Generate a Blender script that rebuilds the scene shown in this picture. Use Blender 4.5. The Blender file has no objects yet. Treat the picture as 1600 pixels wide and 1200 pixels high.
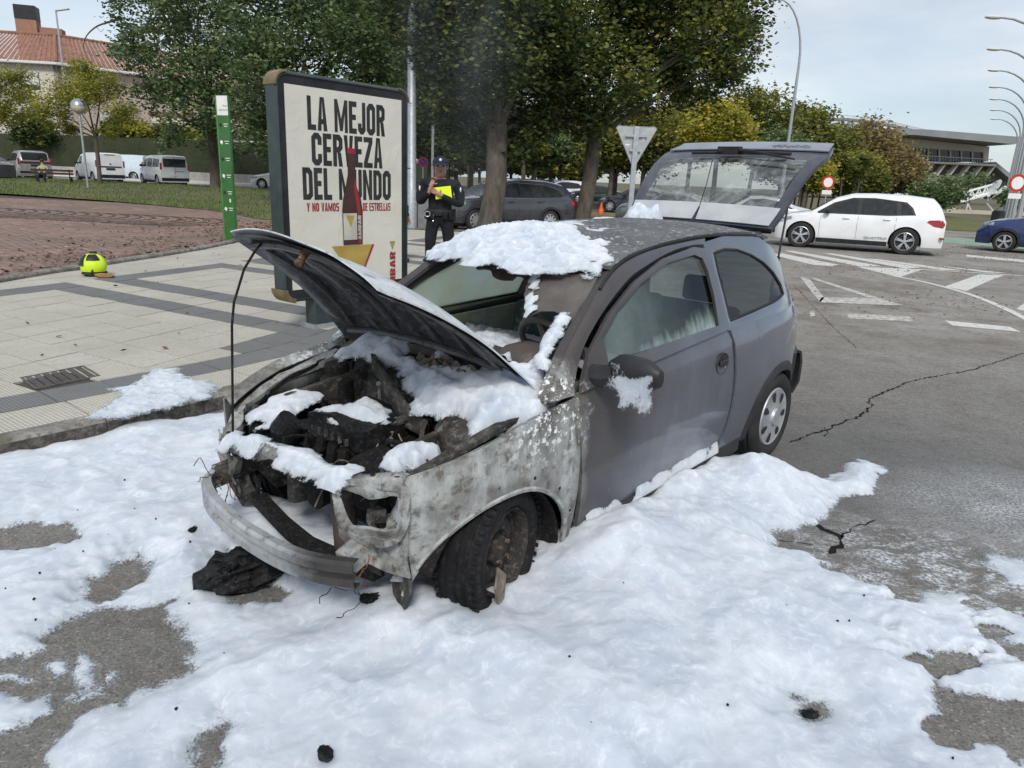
import bpy, bmesh, math, random
import numpy as np
from math import sin, cos, pi, radians, sqrt, atan2, exp
from mathutils import Vector, Matrix
random.seed(7); RNG = np.random.default_rng(11)
C = bpy.context.scene.collection

# ---------------------------------------------------------------- camera, world, sun, exposure
CAMH = 1.69; FPX = 1130.0; PITCH = radians(15.9); ROLL = radians(2.4)
_fw = Vector((0, cos(PITCH), -sin(PITCH))); _rt = Vector((1, 0, 0)); _up = _rt.cross(_fw)
CR = _rt*cos(ROLL) + _up*sin(ROLL); CU = _up*cos(ROLL) - _rt*sin(ROLL); CF = _fw
CC = Vector((0, 0, CAMH))
cam_data = bpy.data.cameras.new('camera'); cam = bpy.data.objects.new('camera', cam_data); C.objects.link(cam)
cam_data.sensor_width = 36; cam_data.lens = FPX/1600*36; cam_data.clip_end = 3000; cam_data.clip_start = .05
m = Matrix((CR, CU, -CF)).transposed().to_4x4(); m.translation = CC
cam.matrix_world = m
bpy.context.scene.camera = cam
vs = bpy.context.scene.view_settings
vs.view_transform = 'Standard'; vs.look = 'None'; vs.exposure = 0.46; vs.gamma = 1; vs.use_curve_mapping = False

SUN_EL, SUN_AZ = radians(44), radians(178)    # azimuth of the sun, clockwise from +Y
w = bpy.data.worlds.new('World'); bpy.context.scene.world = w; w.use_nodes = True
nt = w.node_tree; nt.nodes.clear()
def wn(t, **k):
    n = nt.nodes.new(t)
    for a, b in k.items(): setattr(n, a, b)
    return n
sky = wn('ShaderNodeTexSky', sky_type='NISHITA', sun_disc=False, sun_elevation=SUN_EL, sun_rotation=SUN_AZ)
tc = wn('ShaderNodeTexCoord'); mp = wn('ShaderNodeMapping'); mp.inputs['Scale'].default_value = (1.2, 1.2, 4.5)
mp.inputs['Rotation'].default_value = (.05, .22, .4)
n1 = wn('ShaderNodeTexNoise'); n1.inputs['Scale'].default_value = 1.9; n1.inputs['Detail'].default_value = 7; n1.inputs['Roughness'].default_value = .52
r1 = wn('ShaderNodeValToRGB'); r1.color_ramp.elements[0].position = .36; r1.color_ramp.elements[0].color = (.42, .42, .42, 1)
r1.color_ramp.elements[1].position = .66; r1.color_ramp.elements[1].color = (.96, .96, .96, 1)
n2 = wn('ShaderNodeTexNoise'); n2.inputs['Scale'].default_value = 1.5; n2.inputs['Detail'].default_value = 6
r2 = wn('ShaderNodeValToRGB'); r2.color_ramp.elements[0].position = .42; r2.color_ramp.elements[0].color = (3.9, 4.55, 5.35, 1)
r2.color_ramp.elements[1].position = .60; r2.color_ramp.elements[1].color = (6.6, 6.8, 7.0, 1)
mx = wn('ShaderNodeMix', data_type='RGBA'); bg = wn('ShaderNodeBackground'); bg.inputs['Strength'].default_value = .1
out = wn('ShaderNodeOutputWorld')
L = nt.links.new
L(tc.outputs['Generated'], mp.inputs['Vector']); L(mp.outputs[0], n1.inputs['Vector']); L(mp.outputs[0], n2.inputs['Vector'])
L(n1.outputs['Fac'], r1.inputs['Fac']); L(n2.outputs['Fac'], r2.inputs['Fac'])
L(r1.outputs['Color'], mx.inputs['Factor']); L(sky.outputs['Color'], mx.inputs[6]); L(r2.outputs['Color'], mx.inputs[7])
L(mx.outputs[2], bg.inputs['Color']); L(bg.outputs[0], out.inputs['Surface'])
sd = bpy.data.lights.new('sun', 'SUN'); sd.energy = 2.0; sd.angle = radians(14); sd.color = (1, .97, .92)
so = bpy.data.objects.new('sun', sd); C.objects.link(so)
sdir = Vector((sin(SUN_AZ)*cos(SUN_EL), cos(SUN_AZ)*cos(SUN_EL), sin(SUN_EL)))
so.rotation_euler = sdir.to_track_quat('Z', 'Y').to_euler(); so.location = (0, 0, 30)
bpy.context.scene.cycles.max_bounces = 6; bpy.context.scene.cycles.transparent_max_bounces = 16
bpy.context.scene.cycles.use_denoising = True

# ---------------------------------------------------------------- measuring: a ray from the photographer's place to the ground
def ray(px, py):
    return (CF*FPX + CR*(px-800) - CU*(py-600)).normalized()
def G(px, py, z=0.0):
    d = ray(px, py); return CC + d*((z-CAMH)/d.z)
def atY(px, py, Y):
    d = ray(px, py); return CC + d*(Y/d.y)
def zat(px, py, X, Y):
    """height over the point X, Y at which a plumb line crosses the row py"""
    lo, hi = -5, 80
    for _ in range(40):
        z = (lo+hi)/2; v = Vector((X, Y, z))-CC; y = 600-FPX*v.dot(CU)/v.dot(CF)
        if y > py: lo = z
        else: hi = z
    return z

# ---------------------------------------------------------------- numpy noise
class Noise:
    def __init__(s, seed=0): s.g = np.random.default_rng(seed).random((256, 256)).astype(np.float32)
    def __call__(s, x, y):
        x = np.asarray(x, float); y = np.asarray(y, float)
        xi = np.floor(x).astype(int); yi = np.floor(y).astype(int); fx = x-xi; fy = y-yi
        fx = fx*fx*fx*(fx*(fx*6-15)+10); fy = fy*fy*fy*(fy*(fy*6-15)+10)
        a = s.g[xi & 255, yi & 255]; b = s.g[(xi+1) & 255, yi & 255]; c = s.g[xi & 255, (yi+1) & 255]; d = s.g[(xi+1) & 255, (yi+1) & 255]
        return (a*(1-fx)+b*fx)*(1-fy)+(c*(1-fx)+d*fx)*fy
    def fbm(s, x, y, o=4, k=.5):
        r = 0; a = 1; t = 0
        for i in range(o):
            r = r+a*s(x*2**i+17.3*i, y*2**i+5.1*i); t += a; a *= k
        return r/t
N0, N1_, N2_ = Noise(1), Noise(2), Noise(3)
def sst(t): t = np.clip(t, 0, 1); return t*t*(3-2*t)

# ---------------------------------------------------------------- mesh helpers
class MB:
    def __init__(s): s.v = []; s.f = []; s.mi = []; s.cur = 0
    def add(s, vs_, fs):
        n = len(s.v); s.v += [tuple(p) for p in vs_]; s.f += [tuple(i+n for i in f) for f in fs]; s.mi += [s.cur]*len(fs); return s
    def box(s, c, d, rz=0, rx=0, ry=0, taper=1.0):
        hx, hy, hz = d[0]/2, d[1]/2, d[2]/2
        R = Matrix.Rotation(rz, 3, 'Z') @ Matrix.Rotation(ry, 3, 'Y') @ Matrix.Rotation(rx, 3, 'X')
        vv = []
        for z in (-1, 1):
            t = taper if z > 0 else 1
            for x, y in ((-1, -1), (1, -1), (1, 1), (-1, 1)):
                vv.append(Vector(c)+R @ Vector((x*hx*t, y*hy*t, z*hz)))
        return s.add(vv, [(3, 2, 1, 0), (4, 5, 6, 7), (0, 1, 5, 4), (1, 2, 6, 5), (2, 3, 7, 6), (3, 0, 4, 7)])
    def tube(s, pts, r, n=8, cap=True, flat=1.0):
        pts = [Vector(p) for p in pts]; k = len(pts)
        rs = r if hasattr(r, '__len__') else [r]*k
        nrm = None; rings = []
        for i, p in enumerate(pts):
            t = (pts[min(i+1, k-1)]-pts[max(i-1, 0)])
            if t.length < 1e-9: t = Vector((0, 0, 1))
            t.normalize()
            if nrm is None:
                nrm = t.orthogonal().normalized() if abs(t.z) > .9 else Vector((0, 0, 1))-t*t.z; nrm.normalize()
            else:
                nrm = nrm-t*nrm.dot(t)
                nrm = nrm.normalized() if nrm.length > 1e-6 else t.orthogonal().normalized()
            b = t.cross(nrm)
            rings.append([p+(nrm*cos(2*pi*j/n)+b*sin(2*pi*j/n)*flat)*rs[i] for j in range(n)])
        vv = [q for R_ in rings for q in R_]; ff = []
        for i in range(k-1):
            for j in range(n):
                ff.append((i*n+j, i*n+(j+1) % n, (i+1)*n+(j+1) % n, (i+1)*n+j))
        if cap: ff += [tuple(range(n-1, -1, -1)), tuple(range((k-1)*n, k*n))]
        return s.add(vv, ff)
    def lathe(s, prof, n=24, c=(0, 0, 0), axis='Z', close=False):
        vv = []; k = len(prof)
        for i in range(n):
            a = 2*pi*i/n
            for r, h in prof:
                if axis == 'Z': p = (r*cos(a), r*sin(a), h)
                elif axis == 'Y': p = (r*cos(a), h, r*sin(a))
                else: p = (h, r*cos(a), r*sin(a))
                vv.append((p[0]+c[0], p[1]+c[1], p[2]+c[2]))
        ff = []
        for i in range(n):
            for j in range(k if close else k-1):
                a, b = i*k+j, i*k+(j+1) % k; c_, d = ((i+1) % n)*k+(j+1) % k, ((i+1) % n)*k+j
                ff.append((a, d, c_, b) if axis == 'Z' else (a, b, c_, d))
        return s.add(vv, ff)
    def prism(s, poly, z0, z1, f=None):
        """polygon (x, y) extruded from z0 to z1"""
        n = len(poly)
        vv = [(p[0], p[1], z0) for p in poly]+[(p[0], p[1], z1) for p in poly]
        if f: vv = [f(*p) for p in vv]
        ff = [tuple(range(n-1, -1, -1)), tuple(range(n, 2*n))]+[(i, (i+1) % n, n+(i+1) % n, n+i) for i in range(n)]
        return s.add(vv, ff)
    def grid(s, P, wrap=False):
        P = np.asarray(P, float); a, b = P.shape[:2]
        ff = []
        for i in range(a if wrap else a-1):
            for j in range(b-1):
                ff.append((i*b+j, ((i+1) % a)*b+j, ((i+1) % a)*b+j+1, i*b+j+1))
        return s.add(P.reshape(-1, 3).tolist(), ff)
    def shell(s, P, t, wrap=False):
        """a sheet P[i][j] given thickness t on its back"""
        P = np.asarray(P, float); a, b = P.shape[:2]
        du = np.gradient(P, axis=0) if not wrap else (np.roll(P, -1, 0)-np.roll(P, 1, 0))
        dv = np.gradient(P, axis=1); n = np.cross(du, dv); l = np.linalg.norm(n, axis=2, keepdims=True); n = n/np.maximum(l, 1e-9)
        Q = P-n*t; m_ = a*b; vv = P.reshape(-1, 3).tolist()+Q.reshape(-1, 3).tolist(); ff = []
        A = a if wrap else a-1
        for i in range(A):
            for j in range(b-1):
                q = (i*b+j, ((i+1) % a)*b+j, ((i+1) % a)*b+j+1, i*b+j+1)
                ff.append(q); ff.append(tuple(x+m_ for x in q[::-1]))
        for i in range(A):
            i2 = (i+1) % a
            ff.append((i*b, i*b+m_, i2*b+m_, i2*b)); ff.append((i*b+b-1, i2*b+b-1, i2*b+b-1+m_, i*b+b-1+m_))
        if not wrap:
            for j in range(b-1):
                ff.append((j, j+1, j+1+m_, j+m_)); o = (a-1)*b; ff.append((o+j, o+j+m_, o+j+1+m_, o+j+1))
        return s.add(vv, ff)
    def ball(s, c, r, n=10, m=7, sc=(1, 1, 1), disp=0, seed=0):
        vv = []; ff = []; rnd = random.Random(seed)
        for i in range(m+1):
            th = pi*i/m
            for j in range(n):
                a = 2*pi*j/n; k = 1+disp*(rnd.random()-.5)*2
                vv.append((c[0]+r*sc[0]*sin(th)*cos(a)*k, c[1]+r*sc[1]*sin(th)*sin(a)*k, c[2]+r*sc[2]*cos(th)*k))
        for i in range(m):
            for j in range(n):
                ff.append((i*n+j, (i+1)*n+j, (i+1)*n+(j+1) % n, i*n+(j+1) % n))
        return s.add(vv, ff)
    def jitter(s, a, f=9, seed=0):
        from mathutils import noise
        s.v = [tuple(Vector(p)+noise.noise_vector(Vector(p)*f+Vector((seed, 0, 0)))*a) for p in s.v]; return s
    def map(s, fn): s.v = [tuple(fn(*p)) for p in s.v]; return s
    def build(s, name, mat=None, parent=None, smooth=35, bevel=0, sub=0, loc=None, rz=None, weld=False):
        me = bpy.data.meshes.new(name); me.from_pydata(s.v, [], s.f)
        mats = mat if isinstance(mat, (list, tuple)) else [mat]
        for q in mats:
            if q: me.materials.append(q)
        if len(mats) > 1: me.polygons.foreach_set('material_index', s.mi)
        if weld or bevel or sub:
            bm = bmesh.new(); bm.from_mesh(me); bmesh.ops.remove_doubles(bm, verts=bm.verts, dist=1e-5)
            bmesh.ops.recalc_face_normals(bm, faces=bm.faces)
            bm.to_mesh(me); bm.free()
        if smooth:
            me.polygons.foreach_set('use_smooth', [True]*len(me.polygons)); me.set_sharp_from_angle(angle=radians(smooth))
        me.update()
        o = bpy.data.objects.new(name, me); C.objects.link(o)
        if parent: o.parent = parent
        if loc is not None: o.location = loc
        if rz is not None: o.rotation_euler[2] = rz
        if bevel:
            b = o.modifiers.new('bevel', 'BEVEL'); b.width = bevel; b.segments = 2; b.limit_method = 'ANGLE'; b.angle_limit = radians(40)
        if sub:
            b = o.modifiers.new('sub', 'SUBSURF'); b.levels = b.render_levels = sub
        return o
def np_mesh(name, V, F, mat, parent=None, smooth=True, attrs=None):
    V = np.asarray(V, np.float32); F = np.asarray(F, np.int32)
    me = bpy.data.meshes.new(name); me.vertices.add(len(V)); me.vertices.foreach_set('co', V.ravel())
    k = F.shape[1]; me.loops.add(F.size); me.loops.foreach_set('vertex_index', F.ravel())
    me.polygons.add(len(F)); me.polygons.foreach_set('loop_start', np.arange(0, F.size, k, dtype=np.int32))
    me.polygons.foreach_set('loop_total', np.full(len(F), k, np.int32))
    me.update(calc_edges=True)
    if smooth: me.polygons.foreach_set('use_smooth', np.ones(len(F), bool))
    for nm, arr in (attrs or {}).items():
        at = me.attributes.new(nm, 'FLOAT', 'POINT'); at.data.foreach_set('value', np.asarray(arr, np.float32))
    me.materials.append(mat)
    o = bpy.data.objects.new(name, me); C.objects.link(o)
    if parent: o.parent = parent
    return o
def empty(name, label, cat, loc=(0, 0, 0), rz=0, group=None):
    o = bpy.data.objects.new(name, None); C.objects.link(o); o.location = loc; o.rotation_euler[2] = rz
    return tag(o, label, cat, group)
def tag(o, label=None, cat=None, group=None, kind=None):
    if label: o['label'] = label
    if cat: o['category'] = cat
    if group: o['group'] = group
    if kind: o['kind'] = kind
    return o
def struct(o, label=None): o['kind'] = 'structure'; o['label'] = label or o.name.replace('_', ' '); return o
def copy_tree(o, parent=None):
    kids = [q for q in bpy.data.objects if q.parent == o]
    c = o.copy(); C.objects.link(c)
    if parent: c.parent = parent
    for q in kids: copy_tree(q, c)
    return c
def clip(poly, n, d):
    """keep the part of a polygon where p.n >= d"""
    out = []
    for i in range(len(poly)):
        a, b = poly[i], poly[(i+1) % len(poly)]
        da = a[0]*n[0]+a[1]*n[1]-d; db = b[0]*n[0]+b[1]*n[1]-d
        if da >= 0: out.append(a)
        if da*db < 0: t = da/(da-db); out.append((a[0]+(b[0]-a[0])*t, a[1]+(b[1]-a[1])*t))
    return out
def area(p): return abs(sum(p[i][0]*p[(i+1) % len(p)][1]-p[(i+1) % len(p)][0]*p[i][1] for i in range(len(p))))/2
def spline(pts, n):
    """smooth curve through the points"""
    P = [Vector(p) for p in pts]; k = len(P); out = []
    for i in range(n):
        t = i/(n-1)*(k-1); a = min(int(t), k-2); u = t-a
        p0, p1, p2, p3 = P[max(a-1, 0)], P[a], P[a+1], P[min(a+2, k-1)]
        out.append(.5*((2*p1)+(p2-p0)*u+(2*p0-5*p1+4*p2-p3)*u*u+(3*p1-p0-3*p2+p3)*u**3))
    return out

# ---------------------------------------------------------------- materials
class NT:
    def __init__(s, name):
        s.m = bpy.data.materials.new(name); s.m.use_nodes = True; s.t = s.m.node_tree; s.t.nodes.clear()
        s.out = s.t.nodes.new('ShaderNodeOutputMaterial'); s._co = None
    def n(s, ty, ins=None, **k):
        q = s.t.nodes.new(ty)
        for a, b in k.items(): setattr(q, a, b)
        for a, b in (ins or {}).items():
            if isinstance(b, bpy.types.NodeSocket): s.t.links.new(b, q.inputs[a])
            else: q.inputs[a].default_value = b
        return q
    def co(s):
        if not s._co: s._co = s.n('ShaderNodeTexCoord').outputs['Object']
        return s._co
    def mapped(s, scale=(1, 1, 1), rot=(0, 0, 0), loc=(0, 0, 0), v=None):
        return s.n('ShaderNodeMapping', {'Vector': v or s.co(), 'Scale': scale, 'Rotation': rot, 'Location': loc}).outputs[0]
    def noise(s, scale, detail=5, rough=.55, dist=0, v=None):
        return s.n('ShaderNodeTexNoise', {'Vector': v or s.co(), 'Scale': scale, 'Detail': detail, 'Roughness': rough, 'Distortion': dist}).outputs['Fac']
    def vor(s, scale, feature='F1', v=None, o='Distance'):
        return s.n('ShaderNodeTexVoronoi', {'Vector': v or s.co(), 'Scale': scale}, feature=feature).outputs[o]
    def ramp(s, f, st):
        q = s.n('ShaderNodeValToRGB', {'Fac': f}); e = q.color_ramp.elements
        while len(e) < len(st): e.new(.5)
        for i, (p, c) in enumerate(st):
            e[i].position = p
            if isinstance(c, (int, float)): c = (c, c, c)
            e[i].color = (*c[:3], 1)
        return q.outputs['Color']
    def mix(s, f, a, b, mode='MIX'):
        q = s.n('ShaderNodeMix', data_type='RGBA', blend_type=mode)
        for i, x in ((0, f), (6, a), (7, b)):
            if isinstance(x, bpy.types.NodeSocket): s.t.links.new(x, q.inputs[i])
            elif i == 0: q.inputs[0].default_value = x
            else: q.inputs[i].default_value = (*((x,)*3 if isinstance(x, (int, float)) else x[:3]), 1)
        return q.outputs[2]
    def math(s, op, a, b=0, clampit=False):
        q = s.n('ShaderNodeMath', operation=op, use_clamp=clampit)
        for i, x in ((0, a), (1, b)):
            if isinstance(x, bpy.types.NodeSocket): s.t.links.new(x, q.inputs[i])
            else: q.inputs[i].default_value = x
        return q.outputs[0]
    def mrange(s, v, a, b, c=0, d=1):
        return s.n('ShaderNodeMapRange', {'Value': v, 1: a, 2: b, 3: c, 4: d}).outputs[0]
    def bump(s, h, st=.3, dist=.01, n=None):
        ins = {'Height': h, 'Strength': st, 'Distance': dist}
        if n: ins['Normal'] = n
        return s.n('ShaderNodeBump', ins).outputs[0]
    def bsdf(s, col, rough=.5, metal=0, normal=None, **k):
        ins = {'Roughness': rough, 'Metallic': metal}
        if isinstance(col, bpy.types.NodeSocket): ins['Base Color'] = col
        else: ins['Base Color'] = (*((col,)*3 if isinstance(col, (int, float)) else col[:3]), 1)
        if normal: ins['Normal'] = normal
        for a, b in k.items(): ins[a.replace('_', ' ')] = b
        return s.n('ShaderNodeBsdfPrincipled', ins).outputs[0]
    def done(s, sh):
        s.t.links.new(sh, s.out.inputs['Surface']); return s.m
def PM(name, c1, c2=None, scale=6, rough=.6, metal=0, bump=0, bscale=60, lo=.38, hi=.62, spec=None, coat=0, dist=.004, rvar=.1):
    """a procedural material: two tones mixed by noise, with fine relief"""
    t = NT(name); c2 = c2 or tuple(min(1, x*.75) for x in c1); spec = spec if spec is not None else (.5 if rough < .4 or metal > .2 else .22)
    f = t.ramp(t.noise(scale, 6), [(lo, 0), (hi, 1)]); col = t.mix(f, c1, c2)
    nm = t.bump(t.noise(bscale, 4), bump, dist) if bump else None
    rr = t.mrange(t.noise(scale*2.3, 3), .3, .7, max(0, rough-rvar), min(1, rough+rvar))
    return t.done(t.bsdf(col, rr, metal, nm, Specular_IOR_Level=spec, Coat_Weight=coat, Coat_Roughness=.05))
M = {}
M['black_rubber'] = PM('black rubber', (.022, .022, .022), (.035, .034, .032), rough=.75, bump=.2)
M['black_plastic'] = PM('black plastic', (.018, .018, .02), (.03, .03, .032), rough=.45)
M['dark_trim'] = PM('dark trim', (.022, .023, .026), (.038, .038, .042), rough=.5)
M['steel'] = PM('galvanised steel', (.42, .44, .46), (.33, .35, .37), scale=12, rough=.45, metal=.5, bump=.05)
M['chrome'] = PM('bright metal', (.6, .6, .62), (.5, .5, .52), rough=.22, metal=1)
M['alloy'] = PM('alloy rim', (.55, .56, .58), (.42, .43, .45), rough=.35, metal=.6)
M['white_paint'] = PM('white car paint', (.78, .79, .80), (.70, .71, .72), scale=2, rough=.25, coat=.8, rvar=.05)
M['black_glass'] = PM('dark car glass', (.016, .019, .02), (.028, .032, .032), rough=.08, spec=.42, rvar=.02)
M['tint_glass'] = PM('grey car glass', (.06, .075, .07), (.03, .04, .038), scale=3, rough=.06, spec=.8, rvar=.02)
M['red_lens'] = PM('red lamp lens', (.35, .01, .015), (.22, .005, .01), rough=.15, coat=.5)
M['clear_lens'] = PM('clear lamp lens', (.5, .53, .56), (.15, .16, .18), scale=20, rough=.1, metal=.3)
M['amber'] = PM('amber lens', (.6, .2, .02), rough=.2)
M['concrete'] = PM('concrete', (.36, .35, .32), (.28, .27, .25), scale=3, rough=.85, bump=.4, bscale=30)
M['white_print'] = PM('white print', (.75, .75, .73), (.68, .68, .66), rough=.6)
M['black_print'] = PM('black print', (.025, .027, .028), (.04, .04, .04), rough=.6)
# ================================================================ GROUND, ROAD, PAVEMENT
def ribbon(pts, w0, z, w1=None, jit=0, seed=0):
    """flat strip along ground points"""
    rnd = random.Random(seed); P = [Vector((p[0], p[1], 0)) for p in pts]; vv = []; ff = []
    for i, p in enumerate(P):
        t = (P[min(i+1, len(P)-1)]-P[max(i-1, 0)]).normalized(); n = Vector((-t.y, t.x, 0))
        ww = (w0 if w1 is None else w0+(w1-w0)*i/(len(P)-1))*(1+jit*(rnd.random()-.5)*2)/2
        vv += [(p+n*ww)[:2]+(z,), (p-n*ww)[:2]+(z,)]
    for i in range(len(P)-1): ff.append((2*i, 2*i+1, 2*i+3, 2*i+2))
    return vv, ff
# asphalt
t = NT('asphalt'); co = t.co()
big = t.noise(.35, 5, .6); med = t.noise(2.6, 6, .6); fine = t.noise(85, 4, .75); agg = t.vor(62)
base = t.mix(t.ramp(big, [(.35, 0), (.65, 1)]), (.24, .228, .208), (.165, .155, .142))
base = t.mix(t.math('MULTIPLY', t.ramp(med, [(.45, 0), (.7, 1)]), .5), base, (.10, .088, .074))
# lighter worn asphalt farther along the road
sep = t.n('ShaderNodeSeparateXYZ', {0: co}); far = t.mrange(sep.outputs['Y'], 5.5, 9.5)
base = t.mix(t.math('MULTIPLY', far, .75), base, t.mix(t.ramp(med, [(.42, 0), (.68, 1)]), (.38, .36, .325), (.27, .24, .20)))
chips = t.ramp(agg, [(.0, 1), (.22, 1), (.38, 0)])
pick = t.ramp(t.vor(62, o='Color'), [(.50, 0), (.58, 1)])
base = t.mix(t.math('MULTIPLY', chips, t.math('MULTIPLY', pick, .7)), base, (.38, .36, .33))
g2_ = t.noise(17, 6, .8); base = t.mix(t.ramp(g2_, [(.42, .45), (.52, 0)]), base, (.095, .085, .075)); base = t.mix(t.ramp(t.noise(33, 5, .85), [(.52, 0), (.66, .4)]), base, (.44, .42, .39)); br_ = t.math('MULTIPLY', t.math('MULTIPLY', t.ramp(t.noise(.55, 7, .65), [(.46, 0), (.60, .8)]), far), t.ramp(t.noise(4, 6, .8), [(.38, .2), (.6, 1)])); base = t.mix(br_, base, (.13, .098, .07))
dk = t.ramp(fine, [(.36, 1), (.5, 0)]); base = t.mix(t.math('MULTIPLY', dk, .7), base, (.03, .03, .03))
# dried and wet foam film left on the asphalt right of the car
def spot(cx, cy, rx, ry, rot=0):
    v = t.mapped(v=t.n('ShaderNodeVectorMath', {0: co, 1: (cx, cy, 0)}, operation='SUBTRACT').outputs[0], scale=(1/rx, 1/ry, 0), rot=(0, 0, rot))
    ln = t.n('ShaderNodeVectorMath', {0: v}, operation='LENGTH').outputs['Value']
    return t.mrange(ln, 1.0, .25)
streak = t.noise(5, 8, .72, dist=.8, v=t.mapped(scale=(1, 1.9, 1), rot=(0, 0, .9)))
froth = t.math('MULTIPLY', t.ramp(streak, [(.47, 0), (.60, 1)]), t.ramp(t.noise(48, 4, .75), [(.42, 0), (.58, 1)]))
haze_ = t.math('MULTIPLY', spot(2.95, 3.75, 1.05, .75, .3), t.math('MULTIPLY', t.ramp(t.noise(55, 5, .8), [(.42, 0), (.62, 1)]), t.ramp(t.noise(2.2, 5, .6), [(.35, .25), (.6, 1)])))
edge_ = t.math('MULTIPLY', spot(2.1, 3.0, 1.5, .75, .1), froth)
film = t.math('MAXIMUM', t.math('MULTIPLY', haze_, .75), t.math('MULTIPLY', edge_, .85))
wet = t.math('MAXIMUM', spot(2.3, 4.4, 2.3, 1.6, .5), t.math('MULTIPLY', spot(-.3, 2.2, 2.6, 1.6, 0), .6))
base = t.mix(t.math('MULTIPLY', wet, .45), base, (.045, .043, .041))
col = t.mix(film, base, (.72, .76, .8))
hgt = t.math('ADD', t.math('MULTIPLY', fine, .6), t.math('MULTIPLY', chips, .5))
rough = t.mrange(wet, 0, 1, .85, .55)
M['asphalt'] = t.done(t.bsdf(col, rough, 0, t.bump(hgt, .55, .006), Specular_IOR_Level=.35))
M['earth'] = PM('bare earth', (.15, .125, .09), (.10, .10, .055), scale=.5, rough=.95, bump=.5, bscale=8)
M['crack'] = PM('crack', (.012, .011, .01), rough=.95)
t = NT('road paint'); wear = t.ramp(t.noise(14, 7, .75), [(.40, 1), (.47, 0)]); w2 = t.ramp(t.noise(60, 4, .7), [(.36, 1), (.44, 0)])
c_ = t.mix(t.math('MAXIMUM', t.math('MULTIPLY', wear, .65), t.math('MULTIPLY', w2, .6)), (.62, .61, .57), (.22, .20, .18))
M['road_paint'] = t.done(t.bsdf(c_, .75, 0, t.bump(t.noise(90), .3, .003)))
M['worn_paint'] = PM('worn road paint', (.56, .55, .52), (.34, .32, .29), scale=10, lo=.42, hi=.55, rough=.8, bump=.3)
M['green_paint'] = PM('green road paint', (.16, .30, .20), (.30, .34, .28), scale=2, rough=.8)

g = MB(); R_ = 1500
g.add([(-R_, -60, -.03), (R_, -60, -.03), (R_, R_, -.03), (-R_, R_, -.03)], [(0, 1, 2, 3)]); gr = struct(g.build('ground', M['earth'], smooth=0))
rd = MB(); rd.add([(-14, -8, 0), (70, -8, 0), (70, 42, 0), (-14, 42, 0)], [(0, 1, 2, 3)])
road = struct(rd.build('road', M['asphalt'], smooth=0))
def paint(name, polys, mat='road_paint', z=.004):
    for pl in polys:
        b = MB(); pts = [G(*p) for p in pl]; b.add([(p.x, p.y, z) for p in pts], [tuple(range(len(pts)))])
        b.build(name, M[mat], road, smooth=0)
paint('zebra_bar', [[(1205, 398), (1222, 396), (1311, 414), (1300, 416), (1270, 414)],
    [(1225, 392), (1238, 392), (1378, 416), (1345, 417)], [(1287, 396), (1299, 396), (1440, 418), (1415, 420)],
    [(1352, 404), (1372, 405), (1505, 423), (1470, 422)], [(1440, 412), (1462, 415), (1575, 427), (1540, 426)]])
paint('painted_wedge', [[(1338, 417), (1442, 421), (1407, 433), (1398, 432)], [(1510, 455), (1476, 448), (1530, 429), (1570, 430), (1548, 438)], [(1588, 483), (1600, 474), (1600, 486)]])
ln = [G(*p) for p in [(1398, 432), (1440, 440), (1480, 450), (1520, 462), (1560, 478), (1600, 497), (1650, 526), (1720, 580)]]
b = MB(); b.add(*ribbon(spline([(p.x, p.y, 0) for p in ln], 24), .13, .006)); b.build('edge_line', M['road_paint'], road, smooth=0)
ln = [G(*p) for p in [(1440, 421), (1500, 425), (1600, 431), (1700, 437)]]
b = MB(); b.add(*ribbon([(p.x, p.y, 0) for p in ln], .14, .005)); b.build('edge_line', M['road_paint'], road, smooth=0)
paint('give_way_triangle', [[(1250, 433), (1265, 436), (1288, 466), (1281, 473)], [(1265, 435), (1274, 435), (1374, 466), (1355, 465)], [(1278, 473), (1284, 465), (1374, 466), (1413, 478)]], 'worn_paint', .005)
paint('lane_dash', [[(1322, 490), (1420, 495), (1429, 503), (1327, 498)], [(1265, 487), (1272, 487), (1274, 494), (1266, 495)]], 'worn_paint', .0045)
paint('lane_dash', [[(1476, 501), (1578, 511), (1595, 519), (1488, 509)]])
paint('cycle_lane', [[(1475, 371), (1620, 379), (1620, 391), (1475, 379)]], 'green_paint', .004)
paint('stop_line', [[(1510, 398), (1620, 408), (1620, 412), (1510, 401)]])
def crack(pl, w0, seed, w1=None):
    rnd = random.Random(seed); P = [G(*p) for p in pl]; out = []
    for i in range(len(P)-1):
        k = max(2, int((P[i+1]-P[i]).length/.035))
        for j in range(k):
            q = P[i].lerp(P[i+1], j/k); out.append((q.x+rnd.gauss(0, .008), q.y+rnd.gauss(0, .008), 0))
    b = MB(); b.add(*ribbon(out, w0, .003, w1, .8, seed)); b.build('crack', M['crack'], road, smooth=0)
crack([(1235, 692), (1262, 680), (1290, 672), (1300, 668), (1340, 650), (1362, 636), (1358, 624), (1385, 612), (1420, 597), (1450, 590), (1510, 580), (1545, 570), (1600, 552), (1680, 535)], .013, 3)
crack([(1288, 668), (1292, 678), (1286, 684)], .01, 4)
crack([(1270, 815), (1290, 830), (1312, 838), (1318, 852), (1300, 862), (1290, 868)], .022, 5)
crack([(1312, 838), (1345, 822), (1375, 812)], .008, 6)
crack([(1200, 842), (1290, 855)], .006, 7)
crack([(1240, 445), (1300, 510), (1340, 545)], .006, 8)

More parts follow.
